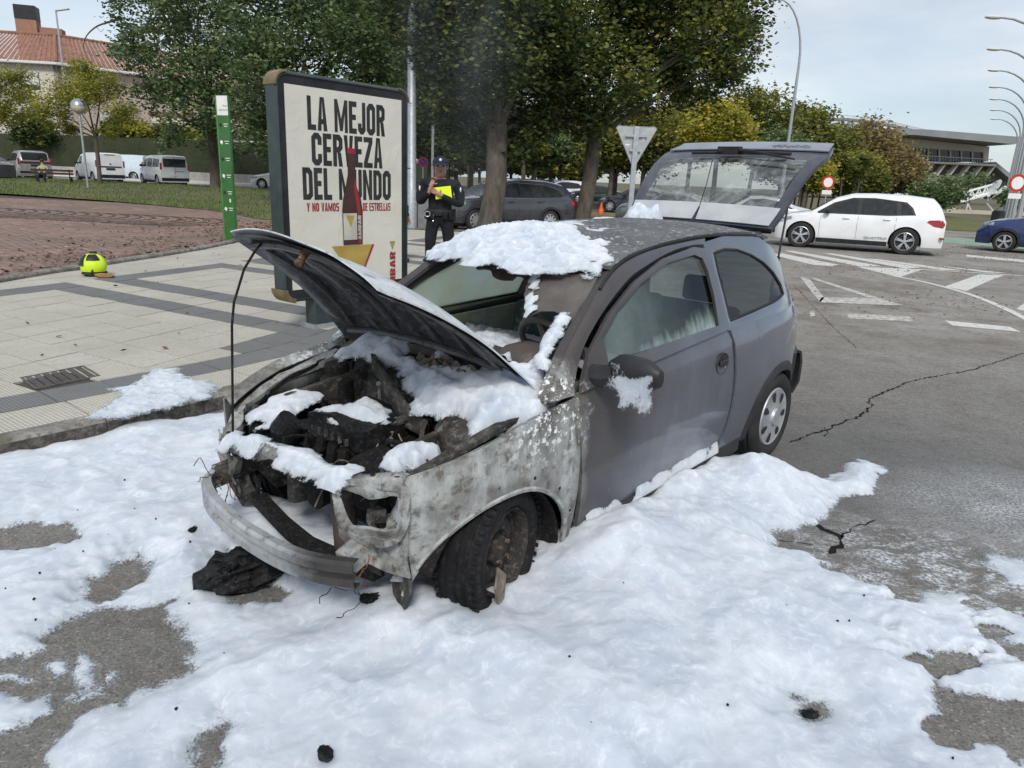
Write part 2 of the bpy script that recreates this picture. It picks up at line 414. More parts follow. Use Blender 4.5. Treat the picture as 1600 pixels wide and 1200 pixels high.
# ---- pavement: kerb line, slabs
KD = Vector((.597, .802, 0)); KN = Vector((-.802, .597, 0)); ZP = .12
kerb_pts = [(-5.6, .35), (-4.4, 1.95), (-3.4, 3.25), (-2.92, 3.87), (-2.47, 4.43), (-2.05, 4.98), (-1.55, 5.72), (-1.15, 6.6), (-.82, 7.9), (-.5, 9.6), (-.12, 12), (.5, 15.5), (1.15, 19.2), (1.25, 21.0), (.6, 21.9), (-1.5, 22.3), (-6, 22.6), (-9, 23)]
t = NT('kerb stone'); f1 = t.noise(5, 7, .65); f2 = t.noise(26, 5, .7)
kc = t.mix(t.ramp(f1, [(.38, 0), (.62, 1)]), (.30, .285, .255), (.13, .118, .10)); kc = t.mix(t.ramp(f2, [(.52, 0), (.62, .7)]), kc, (.055, .05, .044))
kc = t.mix(t.ramp(t.noise(2.1, 3), [(.56, 0), (.64, .6)]), kc, (.09, .10, .05))
M['kerb'] = t.done(t.bsdf(kc, .85, 0, t.bump(f2, .5, .01)))
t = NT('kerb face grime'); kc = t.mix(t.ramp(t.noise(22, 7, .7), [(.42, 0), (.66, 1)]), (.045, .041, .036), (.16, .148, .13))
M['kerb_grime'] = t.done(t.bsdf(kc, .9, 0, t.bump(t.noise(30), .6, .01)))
sp = spline([(*p, 0) for p in kerb_pts], 240)
kerb = MB(); top_in = []
# individual kerb stones, each a metre long
def kerb_stone(seg, wdt, z0, z1, mat, parent, name='kerb_stone'):
    prof = lambda p, n: [p+n*0+Vector((0, 0, z0)), p+n*.0+Vector((0, 0, z1-.022)), p+n*.022+Vector((0, 0, z1)), p+n*wdt+Vector((0, 0, z1)), p+n*wdt+Vector((0, 0, z0))]
    vv = []; ff = []
    for i, p in enumerate(seg):
        tt = (seg[min(i+1, len(seg)-1)]-seg[max(i-1, 0)]).normalized(); n = Vector((-tt.y, tt.x, 0)); vv += prof(p, n)
    k = 5; mi = []
    for i in range(len(seg)-1):
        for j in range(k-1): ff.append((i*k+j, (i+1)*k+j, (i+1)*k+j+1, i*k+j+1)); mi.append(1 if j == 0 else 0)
    ff += [tuple(range(k)), tuple(range((len(seg)-1)*k+k-1, (len(seg)-1)*k-1, -1))]; mi += [0, 0]
    b = MB(); b.add(vv, ff); b.mi = mi
    return b.build(name, mat, parent, smooth=0)
inner = []
for i, p in enumerate(sp):
    tt = (sp[min(i+1, len(sp)-1)]-sp[max(i-1, 0)]).normalized(); inner.append(p+Vector((-tt.y, tt.x, 0))*.14)
plaza_pts = [(-7.6, 3), (-7.1, 6), (-6.80, 8.2), (-6.66, 9.26), (-6.56, 10.3), (-6.42, 11.3), (-6.22, 12.5), (-6.08, 13.8), (-6.02, 15.2), (-6.1, 17), (-6.5, 20), (-7.2, 23)]
psp = spline([(*p, 0) for p in plaza_pts], 80)
base_poly = [(p.x, p.y) for p in inner]+[(-9, 26), (-12, 20), (-12, 2), (-7, -1)]
M['joint'] = PM('joint bed', (.07, .065, .055), (.10, .09, .075), rough=.95)
pv = MB(); pv.prism([(p[0], p[1]) for p in base_poly], -.02, .104)
pave = struct(pv.build('pavement', M['joint'], smooth=0))
lens = [0]
for i in range(1, len(sp)): lens.append(lens[-1]+(sp[i]-sp[i-1]).length)
cur = 0
while cur < lens[-1]-.6:
    nx = cur+1.0; a = Vector(); pts = []
    def at_len(s_):
        for i in range(1, len(sp)):
            if lens[i] >= s_: u = (s_-lens[i-1])/max(1e-6, lens[i]-lens[i-1]); return sp[i-1].lerp(sp[i], u)
        return sp[-1].copy()
    seg = [at_len(cur+.004+(.992)*k/4) for k in range(5)]
    kerb_stone(seg, .14, -.02, ZP, [M['kerb'], M['kerb_grime']], pave); cur = nx
def slab_mat(name, c1, c2, kind):
    t = NT(name); v = t.mapped(rot=(0, 0, -KANG))
    oi = t.n('ShaderNodeObjectInfo').outputs['Random']
    c = t.mix(t.ramp(t.noise(1.3, 6, .6), [(.36, 0), (.66, 1)]), c1, c2)
    c = t.mix(t.math('MULTIPLY', t.ramp(t.noise(22, 5, .7), [(.5, 0), (.68, 1)]), .5), c, tuple(x*.55 for x in c1))
    c = t.mix(t.mrange(oi, 0, 1, 0, .38), c, tuple(x*.7 for x in c1))
    if kind == 'studs':      # raised dots, 2.6 cm apart
        vv = t.n('ShaderNodeVectorMath', {0: v, 1: (.026, .042, 1)}, operation='DIVIDE').outputs[0]
        fr = t.n('ShaderNodeVectorMath', {0: vv}, operation='FRACTION').outputs[0]
        s_ = t.n('ShaderNodeSeparateXYZ', {0: fr})
        ex = t.math('ABSOLUTE', t.math('SUBTRACT', s_.outputs[0], .5)); ey = t.math('ABSOLUTE', t.math('SUBTRACT', s_.outputs[1], .5))
        h = t.ramp(t.math('MAXIMUM', ex, ey), [(.33, 1), (.45, 0)])
        c = t.mix(t.math('MULTIPLY', t.math('SUBTRACT', 1, h), .55), c, tuple(x*.42 for x in c1))
        nm = t.bump(h, .8, .006)
    else: nm = t.bump(t.noise(60, 4), .35, .004)
    return t.done(t.bsdf(c, .8, 0, nm, Specular_IOR_Level=.3))
KANG = atan2(KD.y, KD.x)
M['slab_light'] = slab_mat('light studded paving slab', (.60, .565, .48), (.51, .48, .41), 'studs')
M['slab_dark'] = slab_mat('dark grey paving slab', (.185, .185, .18), (.145, .145, .143), 'plain')
M['slab_tactile'] = slab_mat('grey ribbed slab', (.24, .24, .235), (.19, .19, .188), 'studs')
slabs = []     # (polygon, material, height)
def nk(p): return p[0]*KN.x+p[1]*KN.y
K0 = 4.66
kin = [(p.x, p.y) for p in inner]
rnd = random.Random(4)
# rows that follow the kerb
def off_line(d):
    out = []
    for i, p in enumerate(sp):
        tt = (sp[min(i+1, len(sp)-1)]-sp[max(i-1, 0)]).normalized(); out.append(p+Vector((-tt.y, tt.x, 0))*d)
    return out
def resample(line, step):
    out = [line[0]]; acc = 0
    for i in range(1, len(line)):
        a, b_ = line[i-1], line[i]; l = (b_-a).length
        while l > 0 and acc+l >= step:
            u = (step-acc)/l; a = a.lerp(b_, u); out.append(a); l = (b_-a).length; acc = 0
        acc += l
    return out
def row(d0, d1, step, mat, upto, gap=.006):
    A = off_line(d0); B = off_line(d1); n = int(lens[-1]/step)
    for k in range(n):
        s0, s1 = k*step, (k+1)*step
        def q(line, s_):
            for i in range(1, len(sp)):
                if lens[i] >= s_: u = (s_-lens[i-1])/max(1e-6, lens[i]-lens[i-1]); return line[i-1].lerp(line[i], u)
            return line[-1]
        a, b_, c_, d_ = q(A, s0+gap), q(A, s1-gap), q(B, s1-gap), q(B, s0+gap)
        if a.y > upto: break
        if a.y < 1.5: continue
        slabs.append(([(p.x, p.y) for p in (a, b_, c_, d_)], mat, ZP+rnd.uniform(-.002, .002)))
row(.146, .545, .62, 'slab_light', 21); row(.553, .90, .41, 'slab_tactile', 21)
edge_in = off_line(.908)
def inside(poly, p):
    r = False; j = len(poly)-1
    for i in range(len(poly)):
        if (poly[i][1] > p[1]) != (poly[j][1] > p[1]) and p[0] < (poly[j][0]-poly[i][0])*(p[1]-poly[i][1])/(poly[j][1]-poly[i][1])+poly[i][0]: r = not r
        j = i
    return r
field = [(p.x, p.y) for p in edge_in if p.y < 21]+[(p.x, p.y) for p in reversed(psp) if p.y < 21]
fpoly = field
grate_c = [(-3.65, 5.13), (-3.41, 5.53), (-3.11, 5.27), (-3.37, 4.87)]
def clip_to(poly, q):
    """clip a slab with the nearest pieces of the kerb-side and plaza-side lines"""
    c = (sum(p[0] for p in q)/len(q), sum(p[1] for p in q)/len(q))
    for line, sgn in ((edge_in, 1), (psp, -1)):
        best = min(range(len(line)-1), key=lambda i: (line[i].x-c[0])**2+(line[i].y-c[1])**2)
        a, b_ = line[max(best-1, 0)], line[min(best+1, len(line)-1)]; tt = (b_-a).normalized(); n = (-tt.y*sgn, tt.x*sgn)
        q = clip(q, n, a.x*n[0]+a.y*n[1])
        if len(q) < 3: return None
    return q
E1 = Vector((.871, -.491, 0)); n1v = (.491, .871)
E2 = Vector((.364, .931, 0)); n2v = (.931, -.364)
A_ = np.array([[n1v[0], n1v[1]], [n2v[0], n2v[1]]]); Ai = np.linalg.inv(A_)
def lat(a, b): q = Ai @ np.array([a, b]); return (float(q[0]), float(q[1]))
for k in range(-9, 52):
    for m_ in range(-9, 26):
        w1 = .4
        a0, a1 = 4.97+w1*k, 4.97+w1*(k+1); b0, b1 = -9.04+.43*m_, -9.04+.43*(m_+1); g_ = .005
        c = lat((a0+a1)/2, (b0+b1)/2)
        if c[1] < 2 or c[1] > 22: continue
        q = [lat(a0+g_, b0+g_), lat(a0+g_, b1-g_), lat(a1-g_, b1-g_), lat(a1-g_, b0+g_)]
        q = clip_to(fpoly, q)
        if not q or area(q) < .01: continue
        kk = k % 7
        dark = kk in (0, 2) and k >= 0
        if m_ == 0 and kk != 1 and m_ >= 0: dark = True
        if m_ in (10,) and -2 <= k <= 0: dark = True
        if m_ < 0: dark = False
        if m_ == 0 and kk == 1: dark = False
        gq = [(p[0], p[1]) for p in q]
        cc = (sum(p[0] for p in q)/len(q), sum(p[1] for p in q)/len(q))
        if inside(grate_c, cc): continue
        slabs.append((gq, 'slab_dark' if dark else 'slab_light', ZP+rnd.uniform(-.0025, .0025)))
def ctr(q): return (sum(p[0] for p in q)/len(q), sum(p[1] for p in q)/len(q))
def on_view(q):
    c = ctr(q); v = Vector((c[0], c[1], ZP))-CC; d = v.dot(CF)
    if d < .3: return False
    x = 800+FPX*v.dot(CR)/d; y = 600-FPX*v.dot(CU)/d
    return -60 < x < 760 and y < 1260
slabs.sort(key=lambda s_: (not on_view(s_[0]), ctr(s_[0])[0]**2+ctr(s_[0])[1]**2))
near, rest = slabs[:285], slabs[285:]
for q, mt, z in near:
    b = MB(); b.prism(q, .10, z); b.build('slab', M[mt], pave, smooth=0)
for mt in ('slab_light', 'slab_dark', 'slab_tactile'):
    b = MB()
    for q, m2, z in rest:
        if m2 == mt: b.prism(q, .10, z)
    if b.v: tag(b.build('distant_slabs', M[mt], pave, smooth=0), kind='stuff')
# drain cover with its ribs
b = MB(); gx = Vector((*grate_c[0], 0)); ga = (Vector((*grate_c[1], 0))-gx); gb = (Vector((*grate_c[3], 0))-gx)
M['iron'] = PM('cast iron', (.10, .09, .085), (.16, .14, .125), scale=30, rough=.6, metal=.4, bump=.4)
dc = empty('drain_cover', 'rectangular cast iron drain cover set in the pavement near the kerb', 'drain cover', (gx.x, gx.y, 0))
def gp(u, v, z): p = ga*u+gb*v; return (p.x, p.y, z)
fr = MB()
for (u0, v0, u1, v1) in ((0, 0, 1, .05), (0, .95, 1, 1), (0, .05, .04, .95), (.96, .05, 1, .95)):
    fr.add([gp(u0, v0, .10), gp(u1, v0, .10), gp(u1, v1, .10), gp(u0, v1, .10), gp(u0, v0, .122), gp(u1, v0, .122), gp(u1, v1, .122), gp(u0, v1, .122)], [(3, 2, 1, 0), (4, 5, 6, 7), (0, 1, 5, 4), (1, 2, 6, 5), (2, 3, 7, 6), (3, 0, 4, 7)])
fr.build('frame', M['iron'], dc, smooth=0)
pl = MB(); pl.add([gp(.04, .05, .112), gp(.96, .05, .112), gp(.96, .95, .112), gp(.04, .95, .112)], [(0, 1, 2, 3)]); pl.build('plate', M['black_print'], dc, smooth=0)
for i in range(7):
    for j in range(12):
        u0, v0 = .06+i*.129, .075+j*.072
        rb = MB(); rb.add([gp(u0+a*.10, v0+c*.042, z) for z in (.112, .121) for a, c in ((0, 0), (1, 0), (1, 1), (0, 1))], [(4, 5, 6, 7), (0, 1, 5, 4), (1, 2, 6, 5), (2, 3, 7, 6), (3, 0, 4, 7)])
        if i == 0 and j == 0: ribs = MB()
        ribs.v += rb.v; n0 = len(ribs.v)-8; ribs.f += [tuple(x+n0 for x in f) for f in rb.f]; ribs.mi += [0]*5
tag(ribs.build('tread_ribs', M['iron'], dc, smooth=0), kind='stuff')

# ---- plaza of small pink bricks behind its own kerb
M['plaza_bed'] = PM('plaza joints', (.11, .075, .06), (.08, .06, .05), rough=.95)
pz = MB(); pz.prism([(p.x, p.y) for p in psp]+[(-9, 27), (-15, 31), (-24, 33), (-34, 30), (-30, 8), (-14, 2)], -.02, .128)
plaza = struct(pz.build('plaza', M['plaza_bed'], smooth=0))
cur = 0; pl_ = [0]
for i in range(1, len(psp)): pl_.append(pl_[-1]+(psp[i]-psp[i-1]).length)
def at_pl(s_):
    for i in range(1, len(psp)):
        if pl_[i] >= s_: u = (s_-pl_[i-1])/max(1e-6, pl_[i]-pl_[i-1]); return psp[i-1].lerp(psp[i], u)
    return psp[-1].copy()
while cur < pl_[-1]-.5:
    seg = [at_pl(cur+.004+.992*k/3) for k in range(4)]
    kerb_stone(seg, .12, 0, .18, [M['kerb'], M['kerb']], plaza); cur += 1
t = NT('pink paving brick'); at_ = t.n('ShaderNodeAttribute', attribute_name='tint').outputs['Fac']
c = t.ramp(at_, [(0, (.20, .125, .10)), (.4, (.29, .185, .15)), (.75, (.34, .23, .19)), (1, (.20, .15, .125))])
c = t.mix(t.ramp(t.noise(.45, 5), [(.4, 0), (.65, .65)]), c, (.15, .125, .10))
M['brick'] = t.done(t.bsdf(c, .85, 0, t.bump(t.noise(50), .3, .003)))
def bricks(cells, name, parent, mat):
    V, F, T = [], [], []
    for q, z in cells:
        n = len(V); tv = random.random()
        for zz, ins in ((.12, 0), (z, 0)):
            for p in q: V.append((p[0], p[1], zz)); T.append(tv)
        F += [(n+4, n+5, n+6, n+7), (n, n+1, n+5, n+4), (n+1, n+2, n+6, n+5), (n+2, n+3, n+7, n+6), (n+3, n, n+4, n+7)]
    return np_mesh(name, V, F, mat, parent, smooth=False, attrs={'tint': T})
cells = []
def left_of_plaza(x, y):
    xp = np.interp(y, [p[1] for p in plaza_pts], [p[0] for p in plaza_pts]); return x < xp-.15
bl, bw = .21, .105; r = 0; y = 6.0
while y < 29:
    x = -6.0-(r % 2)*bl/2
    lim = -6.5-.75*y if y < 20 else -24
    while x > lim:
        cx, cy = x-bl/2, y+bw/2
        # the fan band is laid in curved rows further on
        if left_of_plaza(x+.02, cy):
            dy = .25*sin(cx*.9)*0
            cells.append(([(x-bl+.006, y+.004+dy), (x-.006, y+.004+dy), (x-.006, y+bw-.008+dy), (x-bl+.006, y+bw-.008+dy)], .134+random.uniform(-.002, .003)))
        x -= bl
    y += bw; r += 1
# rotate the bond a little against the view, as laid
near_b = sorted(cells, key=lambda c_: c_[0][0][0]**2+c_[0][0][1]**2)
for q, z in near_b[:300]:
    b = MB(); b.prism(q, .12, z); b.build('brick', M['brick_one'] if 'brick_one' in M else M.setdefault('brick_one', PM('single paving brick', (.24, .155, .122), (.17, .125, .10), scale=2.2, rough=.85, bump=.3, lo=.4, hi=.6)), plaza, smooth=0)
tag(bricks(near_b[300:], 'paving_bricks', plaza, M['brick']), kind='stuff')
# arcs of dark bricks across the plaza
V = MB()
for i in range(34):
    a0 = Vector((-8.0-.42*i*1.0, 20.6+.05*i, 0)); R = 2.0
    pts = [(a0.x-R+R*cos(u), a0.y+1.5*R*sin(u)*.62, 0) for u in np.linspace(-1.15, 1.25, 12)]
    V.add(*ribbon([p for p in pts if left_of_plaza(p[0], p[1])] or pts, .085, .141))
tag(V.build('curved_brick_rows', PM('dark brick', (.07, .05, .042), (.10, .07, .058), rough=.9), plaza, smooth=0), kind='stuff')

# ---- lawn rising gently to the street behind
def hill(x, y): return .33*sst((y-26)/18) * (1 if x < -8 else max(0, 1-(x+8)/6))
xs = np.linspace(-75, -6.5, 90); ys_ = np.linspace(23, 50, 50)
t = NT('lawn soil'); c = t.mix(t.ramp(t.noise(.35, 6, .6), [(.38, 0), (.6, 1)]), (.075, .105, .028), (.16, .13, .085)); c = t.mix(t.ramp(t.noise(7, 6, .7), [(.5, 0), (.7, .7)]), c, (.10, .11, .04))
M['lawn'] = t.done(t.bsdf(c, .95, 0, t.bump(t.noise(25), .8, .03)))
P = [[(x, y if j else (29.0+1.6*sin((x+14)*.12)+.18*max(0, -x-14) if x < -9 else 26.0), 0) for j, y in enumerate(ys_)] for x in xs]
P = []
for x in xs:
    y0 = float(np.interp(x, [-75, -24, -19.7, -16, -12.5, -10.7, -8, -6.5], [32.6, 31.6, 30.4, 29.2, 27.3, 26.2, 22.8, 22.4])); colm = []
    y1 = 46.5-.16*(x+30)
    for j in range(30):
        y = y0+(y1-y0)*j/29; colm.append((x, y, .150+hill(x, y)))
    P.append(colm)
b = MB(); b.grid(P); lawn = struct(b.build('lawn', M['lawn'], weld=True))
LP = np.array(P)
# grass blades
def on_lawn(n, dens_near=True):
    u = RNG.random(n)*(len(xs)-1.001); v = RNG.random(n)**1.3*28.99
    i = u.astype(int); j = v.astype(int); fu = (u-i)[:, None]; fv = (v-j)[:, None]
    return (LP[i, j]*(1-fu)+LP[i+1, j]*fu)*(1-fv)+(LP[i, j+1]*(1-fu)+LP[i+1, j+1]*fu)*fv
n = 60000; B = on_lawn(n); B = B[B[:, 0] > -48]; n = len(B)
a = RNG.random(n)*2*pi; h = .05+.07*RNG.random(n); wd = .012+.01*RNG.random(n); ln_ = RNG.normal(0, .03, (n, 2))
dx = np.cos(a)*wd; dy = np.sin(a)*wd
V = np.empty((n, 3, 3)); V[:, 0] = B+np.stack([dx, dy, 0*dx], 1); V[:, 1] = B-np.stack([dx, dy, 0*dx], 1); V[:, 2] = B+np.stack([ln_[:, 0], ln_[:, 1], h], 1)
t = NT('grass blades'); tt_ = t.n('ShaderNodeAttribute', attribute_name='tint').outputs['Fac']
M['grass'] = t.done(t.bsdf(t.ramp(tt_, [(0, (.06, .10, .02)), (.6, (.10, .15, .035)), (.85, (.16, .16, .06)), (1, (.22, .19, .10))]), .8))
tint = np.clip(N0.fbm(B[:, 0]*.4, B[:, 1]*.4)*1.1+RNG.normal(0, .18, n), 0, 1)
tag(np_mesh('grass', V.reshape(-1, 3), np.arange(3*n).reshape(-1, 3), M['grass'], None, False, {'tint': np.repeat(tint, 3)}), 'short green lawn grass with worn brown patches beyond the brick plaza', 'grass', kind='stuff')

# street behind the lawn, low wall, hedge
def street_line(x): return 46.5-.16*(x+30)
zf = .40
b = MB(); b.add([(-90, street_line(-90), zf), (-4, street_line(-4), zf), (-4, street_line(-4)+9, zf), (-90, street_line(-90)+9, zf)], [(0, 1, 2, 3)])
b.add([(-90, street_line(-90), -.1), (-4, street_line(-4), -.1), (-4, street_line(-4), zf), (-90, street_line(-90), zf)], [(0, 1, 2, 3)])
struct(b.build('back_street', M['asphalt'], smooth=0))
b = MB(); b.prism([(-90, street_line(-90)+7), (-4, street_line(-4)+7), (-4, street_line(-4)+9.2), (-90, street_line(-90)+9.2)], zf, zf+.15)
struct(b.build('far_pavement', PM('pale far paving', (.62, .60, .56), (.55, .53, .5), rough=.8), smooth=0))
def along(x, off): return (x, street_line(x)+off)
SDIR = Vector((1, -.16, 0)).normalized(); SA = atan2(SDIR.y, SDIR.x)
b = MB(); b.prism([along(-90, 9.2), along(-4, 9.2), along(-4, 9.5), along(-90, 9.5)], zf, zf+.75)
for i in range(33): b.box((-88+i*2.6, street_line(-88+i*2.6)+9.2, zf+.38), (.04, .04, .74), rz=SA)
tag(b.build('low_garden_wall', M['concrete'], smooth=0), 'low beige concrete wall running beneath the long dark hedge', 'wall')
# hedge: a box body roughened with leaf faces
t = NT('hedge leaves'); c = t.mix(t.ramp(t.noise(1.2, 5), [(.35, 0), (.65, 1)]), (.030, .042, .014), (.05, .055, .022)); c = t.mix(t.ramp(t.noise(30, 4, .7), [(.5, 0), (.65, 1)]), c, (.012, .018, .007))
M['hedge'] = t.done(t.bsdf(c, .8, 0, t.bump(t.noise(18, 5, .7), 1, .08)))
hx = np.linspace(-90, -5, 240); P = []
for x in hx:
    y0 = street_line(x)+9.55; top = zf+2.95+.04*sin(x*1.3)
    P.append([(x, y0+.1*N0(x*3, 1), zf+.5), (x, y0+.12*N0(x*3, 3), zf+1.3), (x, y0+.12*N0(x*3, 5), zf+2.2), (x, y0+.1*N0(x*3, 7), top+.05*N1_(x*4, 0)), (x, y0+1.2, top+.05*N1_(x*4, 3)), (x, y0+1.3, zf)])
b = MB(); b.grid(P); hedge = empty('hedge', 'long clipped dark green hedge behind the parked vans', 'hedge', (0, 0, 0)); b.build('hedge_body', M['hedge'], hedge)
n = 26000; X = -88+RNG.random(n)*82; Z = zf+.55+RNG.random(n)*2.5; onT = RNG.random(n) < .15; Y = street_line(X)+9.6+RNG.random(n)*.08
Y[onT] += RNG.random(onT.sum())*1.1; Z[onT] = zf+3.0
Pc = np.stack([X, Y, Z], 1); d1 = RNG.normal(0, .035, (n, 3)); d2 = RNG.normal(0, .03, (n, 3))
V = np.stack([Pc+d1, Pc+d2, Pc-d1], 1)
tag(np_mesh('hedge_leaves', V.reshape(-1, 3), np.arange(3*n).reshape(-1, 3), M['hedge'], hedge, False), kind='stuff')

# fallen leaves
t = NT('fallen leaves'); tt_ = t.n('ShaderNodeAttribute', attribute_name='tint').outputs['Fac']
M['fallen'] = t.done(t.bsdf(t.ramp(tt_, [(0, (.05, .022, .014)), (.5, (.11, .05, .028)), (.8, (.17, .10, .05)), (1, (.32, .25, .16))]), .8))
def leaves(name, pts, z, size, label, seed=1):
    g = np.random.default_rng(seed); n = len(pts); P = np.stack([pts[:, 0], pts[:, 1], np.full(n, z)], 1)
    a = g.random(n)*2*pi; L_ = size*(.5+g.random(n)); u = np.stack([np.cos(a), np.sin(a), g.normal(0, .25, n)], 1)*L_[:, None]; v = np.stack([-np.sin(a), np.cos(a), g.normal(0, .4, n)], 1)*(L_*.45)[:, None]
    P[:, 2] += np.abs(u[:, 2])+np.abs(v[:, 2])
    V = np.stack([P-u, P+v, P+u, P-v], 1)
    return tag(np_mesh(name, V.reshape(-1, 3), np.arange(4*n).reshape(-1, 4), M['fallen'], None, False, {'tint': np.repeat(g.random(n)**1.3, 4)}), label, 'leaves', kind='stuff')
pts = []
rg = np.random.default_rng(5)
while len(pts) < 2600:
    y = 8+14*rg.random()**1.0; xp = float(np.interp(y, [p[1] for p in plaza_pts], [p[0] for p in plaza_pts])); d = rg.exponential(1.3); x = xp-.16-d
    if N0.fbm(x*1.2, y*1.2) > .42 or d < .35: pts.append((x, y))
leaves('fallen_leaves', np.array(pts), .142, .032, 'brown fallen leaves scattered over the brick plaza along its kerb')
pts = [(rg.uniform(-6, -1.5), rg.uniform(5.6, 14)) for _ in range(60)]
leaves('pavement_leaves', np.array(pts), .126, .025, 'a few stray brown leaves lying on the pale slabs', 2)
pts = []
while len(pts) < 2200:
    x, y = rg.uniform(4, 17), rg.uniform(8, 27)
    if N1_.fbm(x*.35, y*.35) > .52: pts.append((x, y))
leaves('road_leaves', np.array(pts), .008, .022, 'small brown leaves and bark bits strewn over the road markings', 3)
# ================================================================ THE BURNT CAR
# car frame: x forward from the front axle, y to the car's left, z up
CARX, CARY, CARA = -.58, 3.10, radians(227.9)
TH = math.asin(.10/2.49)
def BT(x, y, z):     # the nose has sunk on its burst tyres
    xr, zr = x+2.49, z-.29
    return (cos(TH)*xr+sin(TH)*zr-2.49, y, -sin(TH)*xr+cos(TH)*zr+.29)
def ysf(x, z):
    y = .80-.75*max(0, x+.05)**2-.45*max(0, -2.45-x)**2
    y -= .42*max(0, z-.93)+.10*max(0, min(z, .93)-.62)**2*3 + .35*max(0, .62-z)**2
    if z > .93: y -= .012
    return y
def car2w(x, y, z):
    x, y, z = BT(x, y, z); return (CARX+cos(CARA)*x-sin(CARA)*y, CARY+sin(CARA)*x+cos(CARA)*y, z)
car = empty('burnt_car', 'burnt out slate grey three door hatchback with open bonnet and tailgate standing in foam', 'car', (CARX, CARY, 0), CARA)
def body(mb, name, mat, parent=None, **k):
    mb.map(BT); return mb.build(name, mat, parent or car, **k)

# paint: burnt bare metal at the nose, soot over the pillar and door front, slate metallic behind
t = NT('burnt body paint'); co = t.co(); s_ = t.n('ShaderNodeSeparateXYZ', {0: co}); X_, Y_, Z_ = s_.outputs
nz = t.noise(3.2, 6, .6); nf = t.noise(22, 6, .65)
xw = t.math('ADD', X_, t.math('MULTIPLY', t.math('SUBTRACT', nz, .5), .35))
paint_ = t.mix(t.ramp(t.noise(1.6, 3), [(.4, 0), (.6, 1)]), (.15, .165, .20), (.118, .13, .16))
paint_ = t.mix(t.ramp(t.vor(90, o='Distance'), [(.05, .25), (.12, 0)]), paint_, (.5, .52, .55))
soot = t.mix(nf, (.035, .030, .028), (.060, .052, .048))
fs = t.mrange(t.math('SUBTRACT', xw, t.math('MULTIPLY', t.math('SUBTRACT', 1.0, Z_), .55)), -2.0, -.55)
fs = t.math('MULTIPLY', t.math('POWER', fs, 1.05), .94)
streaks = t.ramp(t.noise(5, 5, .6, v=t.mapped(scale=(1.6, 1, .35))), [(.42, 0), (.62, .5)])
c1 = t.mix(fs, paint_, soot)
c1 = t.mix(t.math('MULTIPLY', streaks, t.mrange(X_, -2.4, -.8)), c1, (.075, .065, .06))
ash = t.mix(t.ramp(nz, [(.36, 0), (.60, 1)]), (.40, .415, .40), (.14, .138, .13))
ash = t.mix(t.ramp(nf, [(.50, 0), (.64, .8)]), ash, (.075, .06, .048)); ash = t.mix(t.math('MULTIPLY', t.mrange(Z_, .62, .80), t.ramp(t.noise(7, 6, .7, v=t.mapped(scale=(1, 1, .3))), [(.40, 0), (.6, .75)])), ash, (.07, .062, .055))
ash = t.mix(t.ramp(t.noise(9, 6, .7, v=t.mapped(scale=(1, 1, .25))), [(.5, 0), (.66, .6)]), ash, (.50, .52, .52))
ash = t.mix(t.ramp(t.noise(6, 5, .6), [(.58, 0), (.72, .8)]), ash, (.12, .085, .06))
fn = t.math('MULTIPLY', t.mrange(xw, -.50, -.40), t.mrange(Z_, .98, .90))
col = t.mix(fn, c1, ash)
pk = t.ramp(t.noise(34, 5, .72), [(.55, 0), (.575, 1)])      # blistered white flakes near the shut line
zone = t.math('MULTIPLY', t.mrange(t.math('ABSOLUTE', t.math('ADD', xw, .22)), .30, .10), t.mrange(Z_, .55, .72))
col = t.mix(t.math('MULTIPLY', t.math('MULTIPLY', pk, zone), t.mrange(Z_, .98, .90)), col, (.72, .73, .72))
rough = t.mrange(fs, 0, 1, .22, .7); rough = t.math('MAXIMUM', rough, t.math('MULTIPLY', fn, .72))
drop = t.vor(48); nm = t.bump(t.math('ADD', t.ramp(drop, [(.10, 1), (.2, 0)]), t.math('MULTIPLY', nf, .5)), .5, .004)
coat = t.math('MULTIPLY', t.math('SUBTRACT', 1, fs), t.math('SUBTRACT', 1, fn)); wt_ = t.math('MULTIPLY', t.ramp(t.noise(26, 5, .75, v=t.mapped(scale=(1.4, 1, .22))), [(.64, 0), (.69, .35)]), t.mrange(X_, -2.3, -1.0)); col = t.mix(t.math('MULTIPLY', wt_, t.math('SUBTRACT', 1, fn)), col, (.30, .29, .28))
bs = t.n('ShaderNodeBsdfPrincipled', {'Base Color': col, 'Roughness': rough, 'Metallic': t.math('MULTIPLY', coat, .35), 'Normal': nm, 'Coat Weight': coat, 'Coat Roughness': .08, 'Specular IOR Level': .4})
M['body'] = t.done(bs.outputs[0])
t = NT('sooty roof'); c = t.mix(t.ramp(t.noise(4, 6, .6), [(.35, 0), (.65, 1)]), (.085, .085, .085), (.14, .138, .135)); sx = t.n('ShaderNodeSeparateXYZ', {0: t.co()}).outputs[0]
c = t.mix(t.mrange(sx, -1.9, -2.7), c, (.10, .11, .135)); c = t.mix(t.ramp(t.vor(38), [(.09, .9), (.15, 0)]), c, (.55, .56, .58)); c = t.mix(t.ramp(t.noise(26, 6, .7), [(.57, 0), (.62, .8)]), c, (.45, .46, .47))
M['roof'] = t.done(t.bsdf(c, .5, .1, t.bump(t.noise(40, 5), .35, .006)))
def burnt(name, a, b_, c_, sc=6, rough=.8, bump=.6, metal=0):
    t = NT(name); col = t.mix(t.ramp(t.noise(sc, 7, .65), [(.36, 0), (.62, 1)]), a, b_)
    col = t.mix(t.ramp(t.noise(sc*3.7, 6, .7), [(.52, 0), (.66, .8)]), col, c_)
    return t.done(t.bsdf(col, rough, metal, t.bump(t.noise(sc*8, 6, .7), bump, .006), Specular_IOR_Level=.5 if rough < .5 else .18))
